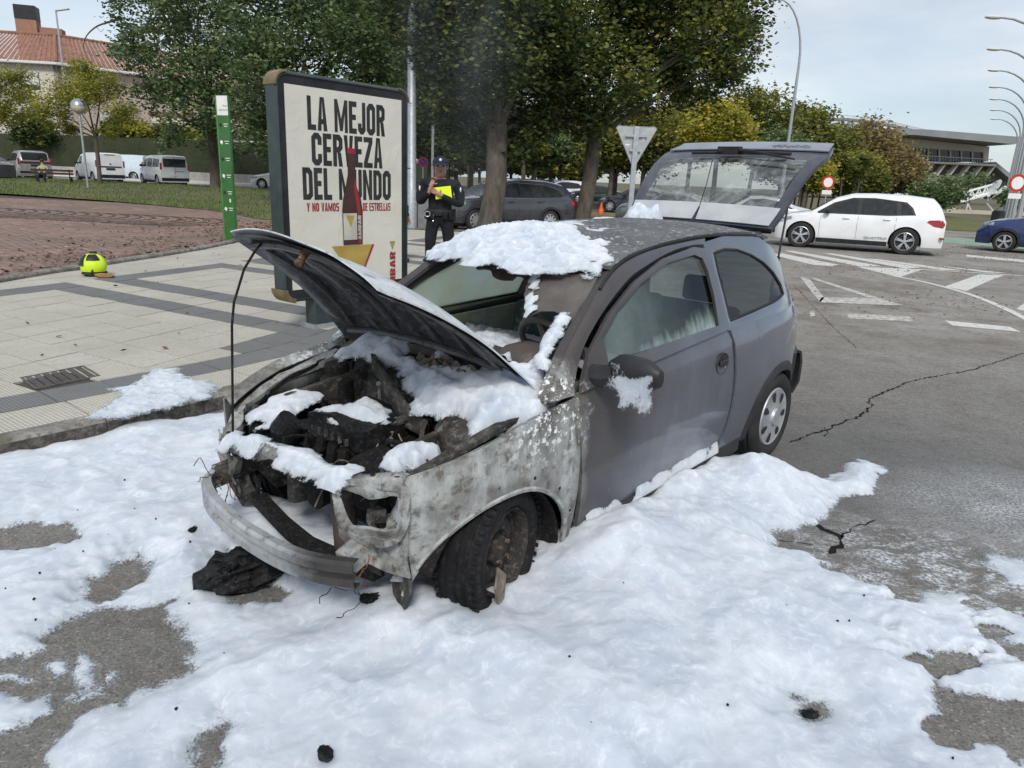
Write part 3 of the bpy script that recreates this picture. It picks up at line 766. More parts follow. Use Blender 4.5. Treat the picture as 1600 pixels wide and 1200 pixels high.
M['ash'] = burnt('ash grey steel', (.42, .43, .42), (.13, .125, .115), (.055, .042, .032), 7)
M['ash_dark'] = burnt('scorched steel', (.075, .072, .068), (.022, .02, .018), (.19, .18, .165), 8)
M['char'] = burnt('charred black', (.009, .009, .010), (.018, .017, .016), (.06, .055, .05), 12, .75, .9)
M['char_gloss'] = burnt('wet charred black', (.006, .006, .007), (.014, .014, .014), (.045, .045, .045), 14, .5, .9)
M['rust'] = burnt('rusty burnt metal', (.12, .065, .04), (.06, .04, .03), (.25, .2, .16), 14, .85, .6)
M['hood_in'] = burnt('scorched bonnet underside', (.028, .029, .031), (.085, .087, .09), (.23, .235, .24), 6, .42, .6, .2)
M['rib'] = burnt('scorched rib', (.11, .11, .115), (.17, .17, .175), (.035, .035, .035), 9, .4, .5, .3)
M['hood_out'] = burnt('ash white bonnet skin', (.60, .63, .65), (.42, .44, .45), (.22, .215, .2), 4, .7, .4)
M['beam'] = burnt('smoky aluminium beam', (.40, .42, .43), (.25, .255, .255), (.06, .05, .045), 4, .45, .25, .35)
M['cream'] = burnt('fogged cream trim', (.62, .62, .45), (.46, .52, .42), (.72, .78, .68), 2.5, .8, .3)
M['interior'] = burnt('sooty cabin trim', (.05, .07, .07), (.11, .145, .14), (.30, .36, .35), 4, .8, .4)
M['melt'] = burnt('melted brown plastic', (.085, .065, .058), (.05, .04, .037), (.13, .11, .10), 6, .5, .3)
M['dash'] = burnt('sooty dashboard', (.10, .085, .075), (.07, .06, .055), (.13, .115, .10), 5, .55, .2)
M['paper'] = burnt('flaking burnt insulation', (.30, .26, .20), (.16, .13, .10), (.07, .055, .045), 14, .9, .8)
M['copper'] = PM('bare copper wire', (.32, .13, .07), (.18, .08, .05), rough=.5, metal=.6)

def strip(xs, zlo, zhi, nz=8, side=1, t_=.012, yadd=0):
    """side panel between two curves, shaped to the body side"""
    P = []
    for x in xs:
        a, b_ = zlo(x), zhi(x); r = []
        for j in range(nz+1):
            z = a+(b_-a)*j/nz; r.append((x, side*(ysf(x, z)+yadd), z))
        P.append(r)
    m_ = MB(); m_.shell(np.array(P), t_*(1 if side > 0 else -1)); return m_
fi = lambda xs, zs: (lambda x: float(np.interp(x, xs, zs)))
def lr(a, b_, n): return list(np.linspace(a, b_, n))
# -------- front wing
wing_top = fi([-.44, -.19, .06, .26, .40], [.905, .885, .845, .80, .765])
def wing_lo(x):
    dx = x+.0
    if abs(dx) < .385: return .24+sqrt(max(0, .385**2-dx*dx))*.97
    if x < 0: return .24
    return float(np.interp(x, [.385, .40, .43], [.44, .50, .60]))
for sd_ in (1, -1):
    xs = sorted(set([round(v, 3) for v in lr(-.435, -.386, 5)+lr(-.384, .384, 40)+lr(.386, .41, 4)]))
    wm = strip(xs, wing_lo, wing_top, 10, sd_, .008)
    # top flange folded inward
    F = [[(x, sd_*(ysf(x, wing_top(x))-d), wing_top(x)-.004-d*.5) for d in (0, .02, .055)] for x in lr(-.43, .40, 16)]
    wm.shell(np.array(F), .006*sd_)
    wg = body(wm, 'front_wing', M['body'], smooth=40)
    lip = [(-.005+.392*cos(a), sd_*(ysf(.385*cos(a), .24+.38*sin(a))+.004), .24+.382*sin(a)) for a in np.linspace(.10, pi-.02, 30)]
    lb = MB(); lb.tube(lip, .012, 6); lb.map(BT); lb.build('arch_lip', M['ash'], wg)
    if sd_ > 0:
        fl = MB(); P = []
        for a in np.linspace(.25, pi-.25, 26):      # flat bolting flange set round the arch
            P.append([(-.005+r*cos(a), ysf(r*cos(a), .24+r*sin(a))+.006, .24+r*.985*sin(a)) for r in (.40, .425, .45)])
        fl.shell(np.array(P), .006); fl.map(BT); fl.build('arch_flange', M['ash'], wg)
        for a in (.55, 1.0, 1.45, 1.9, 2.35, 2.75):
            h = MB(); r = .427; c_ = (-.005+r*cos(a), ysf(r*cos(a), .24+r*sin(a))+.0065, .24+r*sin(a)); h.lathe([(0, .002), (.008, .002), (.008, 0)], 10, c_, 'Y'); h.map(BT); h.build('bolt_hole', M['char'], wg)
    # inner arch liner
    P = []
    for a in np.linspace(.42, pi+.1, 24):
        P.append([(.39*cos(a), sd_*y, .24+.375*sin(a)) for y in (.74, .60, .46)])
    il = MB(); il.shell(np.array(P), .01*sd_); body(il, 'arch_liner', M['char'])
    iw = MB(); iw.prism([(-.45, .30), (.30, .34), (.38, .46), (.38, .60), (.2, .78), (-.42, .84)], .43, .46, lambda x, z, y: (x, sd_*y, z)); body(iw, 'inner_wing', M['ash_dark'], smooth=0)
# -------- doors
door_bot = lambda x: .235+.0*x
belt = fi([-3, -1.85, -.45], [.965, .965, .915])
for sd_ in (1, -1):
    xs = lr(-.452, -1.81, 34)
    def dl(x): return .235 if x < -.47 else .26
    dm = strip(xs, dl, belt, 12, sd_, .02)
    # lean of the front and rear shut lines
    def lean(x, y, z):
        k = (x+.452)/(-1.358); return (x+(1-k)*(-.05+.075*(z-.235)/.70)+k*(-.012-.03*sin(pi*(z-.235)/.73)+.045*max(0, (.36-z)/.125)), y, z)
    dm.map(lean)
    mat = M['body']
    dr = body(dm, 'door', mat, smooth=40)
    outer = [(-.45, .915), (-.575, 1.055), (-.79, 1.185), (-1.05, 1.295), (-1.34, 1.372), (-1.66, 1.402), (-1.775, 1.385), (-1.81, 1.30), (-1.815, 1.14), (-1.805, .962)]
    glass = [(-.69, .985), (-.705, 1.10), (-.87, 1.195), (-1.10, 1.285), (-1.38, 1.350), (-1.66, 1.368), (-1.735, 1.34), (-1.757, 1.27), (-1.75, 1.14), (-1.715, .99)]
    n = 40
    def loop(pts, n=40):
        P = [Vector((p[0], 0, p[1])) for p in pts]; d = [0]
        for i in range(len(P)): d.append(d[-1]+(P[(i+1) % len(P)]-P[i]).length)
        out = []
        for k in range(n):
            s_ = d[-1]*k/n
            for i in range(len(P)):
                if d[i+1] >= s_: u = (s_-d[i])/(d[i+1]-d[i]); q = P[i].lerp(P[(i+1) % len(P)], u); out.append((q.x, q.z)); break
        return out
    def two_loops(o, i_, n=10):
        """corresponding points of an outer and an inner outline of equal length"""
        O, I = [], []
        for a in range(len(o)):
            b_ = (a+1) % len(o)
            for k in range(4):
                u = k/4; O.append((o[a][0]*(1-u)+o[b_][0]*u, o[a][1]*(1-u)+o[b_][1]*u)); I.append((i_[a][0]*(1-u)+i_[b_][0]*u, i_[a][1]*(1-u)+i_[b_][1]*u))
        return O, I
    O, I = two_loops(outer, glass)
    P = [[(o[0]*(1-u)+i_[0]*u, sd_*(ysf(o[0]*(1-u)+i_[0]*u, o[1]*(1-u)+i_[1]*u)-(.0 if u < .9 else .006)), o[1]*(1-u)+i_[1]*u) for u in (0, .5, 1)] for o, i_ in zip(O, I)]
    fm = MB(); fm.shell(np.array(P), .022*sd_, wrap=True); fm.map(BT)
    fm.build('window_frame', M['body'] if sd_ > 0 else M['cream'], dr, smooth=40)
    sl = MB(); sl.tube([(p[0], sd_*(ysf(*p)+.003), p[1]) for p in [(-.69, .985), (-.705, 1.10), (-.87, 1.195), (-1.10, 1.285), (-1.38, 1.350), (-1.66, 1.368), (-1.735, 1.34), (-1.757, 1.27), (-1.75, 1.14), (-1.715, .99)]], .009, 6)
    sl.box((-1.20, sd_*(ysf(-1.2, .98)+.004), .982), (1.06, .016, .022)); sl.map(BT); sl.build('window_seal', M['black_rubber'], dr)
    sx_ = MB(); P = [[(a, sd_*(ysf(a, z)+.004), z) for z in (.925, .925+h_/2, .925+h_)] for a, h_ in ((-.475, .02), (-.55, .10), (-.62, .155), (-.70, .19))]; sx_.shell(np.array(P), .006*sd_)
    sx_.map(BT); sx_.build('mirror_base', M['dash'], dr)
    # glass pane, fogged and streaked by foam inside
    gm = MB(); V = [(p[0], sd_*(ysf(*p)-.006), p[1]) for p in glass]; cx = sum(p[0] for p in glass)/10; cz = sum(p[1] for p in glass)/10
    rings = []
    for u in (0, .33, .66, 1): rings.append([(cx+(p[0]-cx)*u, sd_*(ysf(cx+(p[0]-cx)*u, cz+(p[1]-cz)*u)-.006), cz+(p[1]-cz)*u) for p in I])
    gm.grid(np.array(rings).transpose(1, 0, 2), wrap=True); gm.map(BT)
    if 'fog_glass' not in M:
        t = NT('fogged side glass'); s_ = t.n('ShaderNodeSeparateXYZ', {0: t.co()}); zz = t.math('ADD', s_.outputs[2], t.math('MULTIPLY', t.noise(7, 6, .7, v=t.mapped(scale=(1.5, 1, .5))), .22))
        zz = t.math('ADD', zz, t.math('MULTIPLY', s_.outputs[0], .12))
        fog = t.mrange(zz, .97, .87)
        fog = t.math('MAXIMUM', fog, t.mrange(zz, .99, .70))
        fog2 = t.math('MULTIPLY', t.ramp(t.noise(3, 5, .6), [(.3, .2), (.7, .5)]), t.mrange(s_.outputs[0], -1.55, -.8))
        glassy = t.n('ShaderNodeMixShader', {0: t.n('ShaderNodeFresnel', {0: 1.5}).outputs[0], 1: t.n('ShaderNodeBsdfTransparent', {0: (.28, .33, .33, 1)}).outputs[0], 2: t.n('ShaderNodeBsdfGlossy', {1: .04}).outputs[0]}).outputs[0]
        white = t.n('ShaderNodeMixShader', {0: .35, 1: t.n('ShaderNodeBsdfPrincipled', {'Base Color': (.42, .52, .50, 1), 'Roughness': .15}).outputs[0], 2: t.n('ShaderNodeBsdfTransparent').outputs[0]}).outputs[0]
        M['fog_glass'] = t.done(t.n('ShaderNodeMixShader', {0: t.math('MAXIMUM', fog, fog2), 1: glassy, 2: white}).outputs[0])
        t = NT('cream fogged glass'); c = t.mix(t.ramp(t.noise(4, 5, .6), [(.35, 0), (.65, 1)]), (.66, .70, .50), (.70, .82, .72))
        a = t.n('ShaderNodeBsdfTranslucent', {0: c}).outputs[0]; b_ = t.bsdf(c, .3)
        M['cream_glass'] = t.done(t.n('ShaderNodeMixShader', {0: .5, 1: a, 2: b_}).outputs[0])
        t = NT('quarter glass'); M['q_glass'] = t.done(t.n('ShaderNodeMixShader', {0: t.n('ShaderNodeFresnel', {0: 1.55}).outputs[0], 1: t.n('ShaderNodeBsdfTransparent', {0: (.16, .18, .17, 1)}).outputs[0], 2: t.n('ShaderNodeBsdfGlossy', {1: .03}).outputs[0]}).outputs[0])
    gm.build('door_glass', M['fog_glass'] if sd_ > 0 else M['cream_glass'], dr)
    hb = MB(); hy = sd_*(ysf(-1.70, .80))
    hb.lathe([(0, .0), (.045, .0), (.058, .002), (.064, .008), (.066, -.004)], 22, (0, 0, 0), 'Y'); hb.v = [(x*1.0-1.70, hy+sd_*y*(1), z*.92+.80) for x, y, z in hb.v]
    hb.map(BT); hd = hb.build('door_handle', M['dark_trim'], dr)
    if sd_ > 0:
        g2 = MB(); g2.box((-1.70, hy+.012, .805), (.085, .014, .035)); g2.map(BT); g2.build('grip', M['black_plastic'], hd, bevel=.006)
        kb = MB(); kb.lathe([(0, .003), (.008, .003), (.009, 0)], 10, (-1.735, hy+.004, .775), 'Y'); kb.map(BT); kb.build('lock', M['steel'], hd)
    il = MB(); P = [[(x, sd_*(ysf(x, z)-.075), z) for z in lr(.28, .93, 5)] for x in lr(-.5, -1.78, 10)]; il.shell(np.array(P), .012*sd_); il.map(BT); il.build('door_card', M['interior'] if sd_ > 0 else M['cream'], dr)
# pillar and roof rail, rear quarter
rail_out = [(-.27, .925), (-.46, 1.075), (-.68, 1.215), (-.90, 1.345), (-1.12, 1.405), (-1.40, 1.432), (-1.70, 1.442), (-1.84, 1.444)]
rail_in = [(-.44, .918), (-.562, 1.065), (-.775, 1.195), (-1.04, 1.305), (-1.20, 1.345), (-1.45, 1.395), (-1.66, 1.412), (-1.80, 1.405)]
for sd_ in (1, -1):
    P = []
    A = spline([(a[0], 0, a[1]) for a in rail_out], 26); B_ = spline([(a[0], 0, a[1]) for a in rail_in], 26)
    for a, b_ in zip(A, B_):
        r = []
        for u in (0, .15, .5, .85, 1):
            q = a.lerp(b_, u); r.append((q.x, sd_*(ysf(q.x, q.z)+(-.012 if u == 0 else 0)+(.006 if u in (.15, .85, .5) else 0)-(.022 if u == 1 else 0)), q.z-(.034 if u == 1 else 0)))
        P.append(r)
    pm = MB(); pm.shell(np.array(P)[:, :, :], -.03*sd_)
    pm2 = MB(); pm2.shell(np.array([[(a.x+.0, sd_*(ysf(a.x, a.z)-.014), a.z), (a.x+.015, sd_*(ysf(a.x, a.z)-.06), a.z-.015)] for a in A[:14]]), .02*sd_); pm.v_ = 0
    n0 = len(pm.v); pm.v += pm2.v; pm.f += [tuple(i+n0 for i in f) for f in pm2.f]; pm.mi += pm2.mi
    body(pm, 'windscreen_pillar', M['body'], smooth=50)
    dg = MB(); dg.tube([(a.x, sd_*(ysf(a.x, a.z)-.002), a.z+.006) for a in A[9:]]+[(-2.1, sd_*(ysf(-2.1, 1.43)), 1.442), (-2.45, sd_*(ysf(-2.45, 1.41)), 1.415)], .008, 6); body(dg, 'roof_gutter', M['black_rubber'])
    # rear quarter lower
    def qlo(x):
        dx = x+2.49
        if abs(dx) < .335: return .27+sqrt(.335**2-dx*dx)
        if x > -2.3: return .225
        return .30
    xs = sorted(set([round(v, 3) for v in lr(-1.828, -2.15, 9)+lr(-2.156, -2.824, 34)+lr(-2.828, -3.0, 6)]))
    qm = strip(xs, qlo, lambda x: .955, 10, sd_, .012)
    def ql(x, y, z): k = max(0, min(1, (x+2.15)/.322)); return (x+k*(-.03*sin(pi*(z-.235)/.73)+.045*max(0, (.36-z)/.125)), y, z)
    qm.map(ql); qb = body(qm, 'rear_quarter', M['body'], smooth=40)
    outer = [(-1.815, .955), (-1.825, 1.14), (-1.82, 1.30), (-1.80, 1.42), (-2.05, 1.438), (-2.28, 1.43), (-2.49, 1.40), (-2.66, 1.33), (-2.80, 1.22), (-2.89, 1.06), (-2.92, .955), (-2.55, .955), (-2.15, .955)]
    inn = [(-1.875, 1.00), (-1.885, 1.14), (-1.885, 1.25), (-1.90, 1.355), (-2.03, 1.365), (-2.18, 1.35), (-2.33, 1.31), (-2.46, 1.255), (-2.57, 1.185), (-2.655, 1.10), (-2.66, 1.045), (-2.45, 1.025), (-2.15, 1.01)]
    O, I = two_loops(outer, inn)
    P = [[(o[0]*(1-u)+i_[0]*u, sd_*(ysf(o[0]*(1-u)+i_[0]*u, o[1]*(1-u)+i_[1]*u)+.004-(0 if u < .9 else .008)), o[1]*(1-u)+i_[1]*u) for u in (0, .35, .8, 1)] for o, i_ in zip(O, I)]
    fm = MB(); fm.shell(np.array(P), -.02*sd_, wrap=True); fm.map(BT); fm.build('window_surround', M['body'] if sd_ > 0 else M['cream'], qb, smooth=50)
    cx, cz = -2.2, 1.18; rings = [[(cx+(p[0]-cx)*u, sd_*(ysf(cx+(p[0]-cx)*u, cz+(p[1]-cz)*u)-.004), cz+(p[1]-cz)*u) for p in I] for u in (0, .5, 1)]
    gm = MB(); gm.grid(np.array(rings).transpose(1, 0, 2), wrap=True); gm.map(BT); gm.build('quarter_glass', M['q_glass'] if sd_ > 0 else M['cream_glass'], qb)
    sl = MB(); sl.tube([(p[0], sd_*(ysf(*p)-.002), p[1]) for p in I]+[(I[0][0], sd_*(ysf(*I[0])-.002), I[0][1])], .008, 6, cap=False); sl.map(BT); sl.build('window_seal', M['black_rubber'], qb)
    # black arch trim and side sill
    ar = MB(); P = [[(-2.49+r*cos(a), sd_*(ysf(-2.49+r*cos(a), .27+r*sin(a))+dy), .27+r*sin(a)) for r, dy in ((.332, -.01), (.335, .012), (.375, .01), (.385, .002))] for a in np.linspace(-.12, pi-.02, 34)]
    ar.shell(np.array(P), -.01*sd_); body(ar, 'arch_trim', M['dark_trim'])
    P = [[(-2.49+.36*cos(a), sd_*y, .27+.335*sin(a)) for y in (.76, .6, .45)] for a in np.linspace(-.2, pi+.2, 20)]; il = MB(); il.shell(np.array(P), .01*sd_); body(il, 'arch_liner', M['char'])
    sm = MB(); sm.box((-1.28, sd_*.735, .215), (1.62, .07, .10)); body(sm, 'sill', M['dark_trim'], bevel=.015)
# roof
P = []
for x in lr(-.93, -2.66, 20):
    ze = float(np.interp(-x, [.90, 1.12, 1.40, 1.70, 2.05, 2.28, 2.49, 2.66], [1.352, 1.406, 1.433, 1.444, 1.440, 1.432, 1.408, 1.375])); ye = ysf(x, ze)-.01
    r = []
    for j in range(13):
        u = -1+2*j/12; fx = x+(.10*(1-u*u) if x > -1.2 else 0)*max(0, (x+1.2)/.27) - (.05*(1-u*u) if x < -2.5 else 0)
        r.append((fx, u*ye, ze+.035*(1-u*u)-.02*max(0, (x+1.1)/.2)*(1-u*u)*.3))
    P.append(r)
rm = MB(); rm.shell(np.array(P), .018); rm.jitter(.004, 4); body(rm, 'roof_panel', M['roof'], smooth=60)
hl = MB(); hl.shell(np.array([[(p[0]-.03, p[1]*.95, p[2]-.03) for p in r] for r in P]), .01); body(hl, 'headliner', M['melt'])
# header rail torn along its edge
hr = MB(); hr.tube([(-.885+.10*(1-u*u), u*.54, 1.345+.02*(1-u*u)) for u in lr(-1, 1, 14)], .022, 8, flat=.8); hr.jitter(.01, 14); body(hr, 'windscreen_header', M['char'])
# aerial
an = MB(); an.tube([(-2.42, .12, 1.44), (-2.46, .13, 1.50), (-2.50, .135, 1.56)], [.013, .010, .005], 8); an.tube([(-2.50, .135, 1.56), (-2.56, .14, 1.70), (-2.60, .145, 1.85)], .0028, 6)
body(an, 'aerial', M['black_rubber'])
# floor, firewall, sills inside
fl = MB(); fl.box((-1.45, 0, .24), (2.1, 1.35, .05)); fl.box((-.33, 0, .52), (.03, 1.3, .55)); body(fl, 'floor_pan', M['char'], smooth=0)
bk = MB(); bk.box((-2.72, 0, .55), (.04, 1.2, .6)); bk.box((-2.3, 0, .55), (.8, 1.3, .04)); body(bk, 'boot_floor', M['interior'], smooth=0)
# seats
for (sx, sy, mat) in ((-1.25, .33, 'interior'), (-1.25, -.33, 'interior'), (-2.0, 0, 'interior')):
    b = MB(); wdt = .46 if sx > -1.5 else 1.15
    b.box((sx, sy, .42), (.48, wdt, .16)); b.box((sx-.25, sy, .72), (.12, wdt, .55), ry=-.22)
    st_ = body(b, 'seat', M[mat], bevel=.04)
    h = MB()
    for yy in ([sy] if wdt < 1 else [-.3, .3]):
        h = MB(); h.box((sx-.33, yy, 1.07), (.09, .25, .16), ry=-.15); h.map(BT); h.build('headrest', M[mat], st_, bevel=.03)
# dashboard and steering wheel
P = [[(-.33-.42*v_**1.2-.03*sin(u*3), .62*u, .90+.05*(1-abs(u))-.0*v_-(.20*max(0, v_-.7)/.3)) for v_ in lr(0, 1, 6)] for u in lr(-1, 1, 16)]
dm = MB(); dm.shell(np.array(P), -.05); body(dm, 'dashboard', M['dash'])
bm_ = MB(); bm_.ball((-.62, .34, .93), .155, 14, 8, (1.0, 1.15, .62)); ibo = body(bm_, 'instrument_binnacle', M['dash'])
sw = MB(); cen = Vector((-.80, .34, .97)); ax = Vector((-.82, 0, .57)).normalized(); u_ = Vector((0, 1, 0)); v_ = ax.cross(u_)
ring = [cen+(u_*cos(a)+v_*sin(a))*.185 for a in np.linspace(0, 2*pi, 30)]
sw.tube(ring, .017, 8, cap=False); sw.ball(tuple(cen-ax*.02), .065, 10, 6, (1, 1, .7))
for a in (0, pi, -pi/2): sw.tube([cen-ax*.02, cen+(u_*cos(a)+v_*sin(a))*.18], [.028, .018], 6)
body(sw, 'steering_wheel', M['dash'])
# windscreen leftovers: a sagging sun visor and a torn corner of laminated glass
def wsp(u, v, off=0):   # u -1 right .. 1 left, v 0 bottom .. 1 top
    a = Vector((-.30, .70*u, .945)); b_ = Vector((-.90+.08*(1-u*u), .565*u, 1.352)); q = a.lerp(b_, v); q.x += .07*(1-u*u)*(1-v); n_ = Vector((.57, 0, .82)); return tuple(q+n_*off)
t = NT('sooty laminated glass'); c = t.mix(t.ramp(t.noise(6, 6, .6), [(.35, 0), (.65, 1)]), (.10, .085, .075), (.16, .145, .13))
M['lam'] = t.done(t.n('ShaderNodeMixShader', {0: .25, 1: t.bsdf(c, .25), 2: t.n('ShaderNodeBsdfTransparent').outputs[0]}).outputs[0])
poly_b = [(.34, .90), (.40, .80), (.45, .70), (.50, .64), (.55, .56), (.60, .55), (.66, .60), (.76, .61), (.86, .60), (.95, .55)]
P = [[wsp(u*(1-k)+max(u, min(.985, u+.0))*k, v*(1-k)+1.0*k) for k in (0, .33, .66, 1)] for u, v in poly_b]
gm = MB(); gm.shell(np.array(P), .006); gm.jitter(.006, 12); body(gm, 'windscreen_remnant', M['lam'])
P = []
for i, u in enumerate(lr(-.42, .22, 14)):
    dpt = .05+.05*N0(u*7, 2.2)+(.02 if -.2 < u < .1 else 0)-.05*abs(u+.1)
    P.append([(wsp(u, 1)[0]-.05+.04*k, wsp(u, 1)[1], wsp(u, 1)[2]-.02-dpt*k) for k in (0, .4, .8, 1)])
vm = MB(); vm.shell(np.array(P), .012); vm.jitter(.012, 9); body(vm, 'sagging_sun_visor', M['melt'])
# inner far side: rear view of the right door trim already cream; belts post
bp = MB(); bp.tube([(-1.80, -.60, .5), (-1.84, -.60, 1.0), (-1.86, -.56, 1.36)], .04, 8); body(bp, 'belt_pillar', M['interior'])
bp = MB(); bp.box((-2.62, 0, 1.395), (.08, 1.02, .05)); bp.box((-2.72, 0, 1.37), (.05, .98, .03)); body(bp, 'tailgate_header', M['dark_trim'], bevel=.01)
# rear bumper
P = []
for a in np.linspace(-1, 1, 21):
    yy = .70*a; xx = -3.02-.11*(1-abs(a)**3.2)
    P.append([(xx-.0, yy*1.0, .30), (xx-.045, yy*1.03, .38), (xx-.05, yy*1.03, .52), (xx-.03, yy*1.02, .60), (xx+.03, yy*.98, .625)])
rb = MB(); rb.shell(np.array(P), -.02); body(rb, 'rear_bumper', M['dark_trim'])
for sd_ in (1, -1):
    P = [[(x, sd_*(ysf(x, z)+.012), z) for z in (.30, .40, .50, .60, .635)] for x in lr(-2.82, -3.06, 5)]
    q = MB(); q.shell(np.array(P), -.015*sd_); body(q, 'bumper_corner', M['dark_trim'])
    P = [[(x-(z-1.0)*.0-.02, sd_*(ysf(x, z)-.0), z) for z in (.66, .80, .94, 1.06)] for x in lr(-2.90, -2.99, 3)]
    q = MB(); q.box((-2.96, sd_*.53, .86), (.03, .10, .34)); body(q, 'tail_lamp', M['red_lens'], bevel=.01)
# tailgate, open
hinge = Vector((-2.70, 0, 1.445)); AT = radians(30); uu = Vector((-cos(AT), 0, sin(AT))); nn = Vector((sin(AT), 0, cos(AT)))
def tg(s_, y, off=0): q = hinge+uu*s_+nn*(off+.10*sin(min(1, max(0, s_))*3.0)*(1 if s_ < 1 else 1)-.01*y*y*4); return (q.x, y-.045*s_, q.z)
def tw(s_): return float(np.interp(s_, [0, .12, .6, .8, .98], [.54, .57, .62, .64, .60]))
tgm = MB()
O = [(0.0, -1), (0, -.5), (0, 0), (0, .5), (0, 1), (.25, 1), (.5, 1), (.75, 1), (.98, 1), (1.0, .5), (1.02, 0), (1.0, -.5), (.98, -1), (.75, -1), (.5, -1), (.25, -1)]
I = [(.17, -.87), (.165, -.45), (.16, 0), (.165, .45), (.17, .87), (.30, .87), (.46, .86), (.60, .84), (.68, .78), (.70, .4), (.70, 0), (.70, -.4), (.68, -.78), (.60, -.84), (.46, -.86), (.30, -.87)]
O2, I2 = two_loops(O, I)
P = [[tg(o[0]*(1-k)+i_[0]*k, (o[1]*(1-k)+i_[1]*k)*tw(o[0]*(1-k)+i_[0]*k), -.012*(k == 1)) for k in (0, .3, .7, 1)] for o, i_ in zip(O2, I2)]
M['tg_paint'] = PM('slate metallic paint', (.30, .32, .36), (.22, .235, .27), scale=3, rough=.35, metal=.3, coat=.4)
M['tg_edge'] = PM('smoked slate paint', (.05, .055, .07), (.085, .09, .11), scale=4, rough=.4, coat=.3)
tgm.shell(np.array(P), .03, wrap=True)
tail = body(tgm, 'tailgate', M['tg_edge'], smooth=40)
# the painted skin, pale above the glass and along the lower lip
q = MB(); q.shell(np.array([[tg(s_, y, .008) for y in np.linspace(-.96, .96, 15)*tw(s_)] for s_ in (.01, .05, .10, .15)]), .008); q.map(BT); q.build('top_panel', PM('pale tailgate panel', (.44, .455, .46), (.36, .38, .39), rough=.4), tail)
q = MB(); q.shell(np.array([[tg(s_, y, .008) for y in np.linspace(-.98, .98, 15)*tw(s_)] for s_ in (.84, .90, .96, 1.02)]), .008); q.map(BT); q.build('lower_panel', M['tg_paint'], tail)
t = NT('misted rear glass'); fg = t.ramp(t.noise(3.5, 7, .7, dist=1.6), [(.46, .04), (.68, .45)]); gl = t.n('ShaderNodeMixShader', {0: .16, 1: t.n('ShaderNodeBsdfTransparent', {0: (.55, .60, .57, 1)}).outputs[0], 2: t.n('ShaderNodeBsdfGlossy', {1: .05}).outputs[0]}).outputs[0]
M['mist'] = t.done(t.n('ShaderNodeMixShader', {0: fg, 1: gl, 2: t.bsdf((.50, .54, .53), .5)}).outputs[0])
q = MB(); q.grid(np.array([[tg(s_, y, -.006) for y in np.linspace(-.86, .86, 12)*tw(s_)] for s_ in lr(.165, .70, 8)])); q.map(BT); q.build('rear_glass', M['mist'], tail)
q = MB(); q.tube([tg(.72, .05, .03), tg(.73, .0, .045), tg(.70, -.12, .05)], .014, 6); q.tube([tg(.73, -.02, .05), tg(.69, .15, .05), tg(.62, .47, .035)], [.014, .010, .006], 6)
q.box(tg(.735, -.05, .04), (.07, .16, .05)); q.map(BT); q.build('rear_wiper', M['black_plastic'], tail)
q = MB(); q.tube([tg(.735, y, .02) for y in lr(-.36, .40, 8)], .012, 6); q.map(BT); q.build('garnish', M['black_plastic'], tail)
for sd_ in (1, -1):
    q = MB(); q.tube([(-2.80, sd_*.55, 1.02), (-2.84, sd_*.555, 1.25)], .012, 8); q.tube([(-2.84, sd_*.555, 1.25), tuple(Vector(tg(.42, sd_*.52, -.04)))], .007, 8); body(q, 'gas_strut', M['black_plastic'])
def text(s_, size, mat, name, parent=None, xf=1.0, off=0.0, depth=.0, align='CENTER', spc=1.0):
    cu = bpy.data.curves.new(name, 'FONT'); cu.body = s_; cu.size = size; cu.offset = off; cu.extrude = depth; cu.align_x = align; cu.space_character = spc; cu.resolution_u = 3; cu.space_line = .8
    o = bpy.data.objects.new(name, cu); C.objects.link(o); bpy.context.view_layer.update()
    me = bpy.data.meshes.new_from_object(o); C.objects.unlink(o); bpy.data.objects.remove(o); me.materials.clear(); me.materials.append(mat)
    for v in me.vertices: v.co.x *= xf
    o = bpy.data.objects.new(name, me); C.objects.link(o)
    if parent: o.parent = parent
    return o
tx = text('CORSA', .058, M['chrome'], 'model_badge', tail, 1.5, .001, .003)
c0 = Vector(BT(*tg(.93, .33, .022))); e1 = (Vector(BT(*tg(.93, .23, .022)))-Vector(BT(*tg(.93, .43, .022)))).normalized(); e2 = (Vector(BT(*tg(.88, .33, .022)))-Vector(BT(*tg(.98, .33, .022)))).normalized(); e3 = e1.cross(e2)
for v in tx.data.vertices: v.co = c0+e1*v.co.x*-1+e2*v.co.y+e3*v.co.z*-1 if False else c0+e1*v.co.x+e2*v.co.y+e3*v.co.z
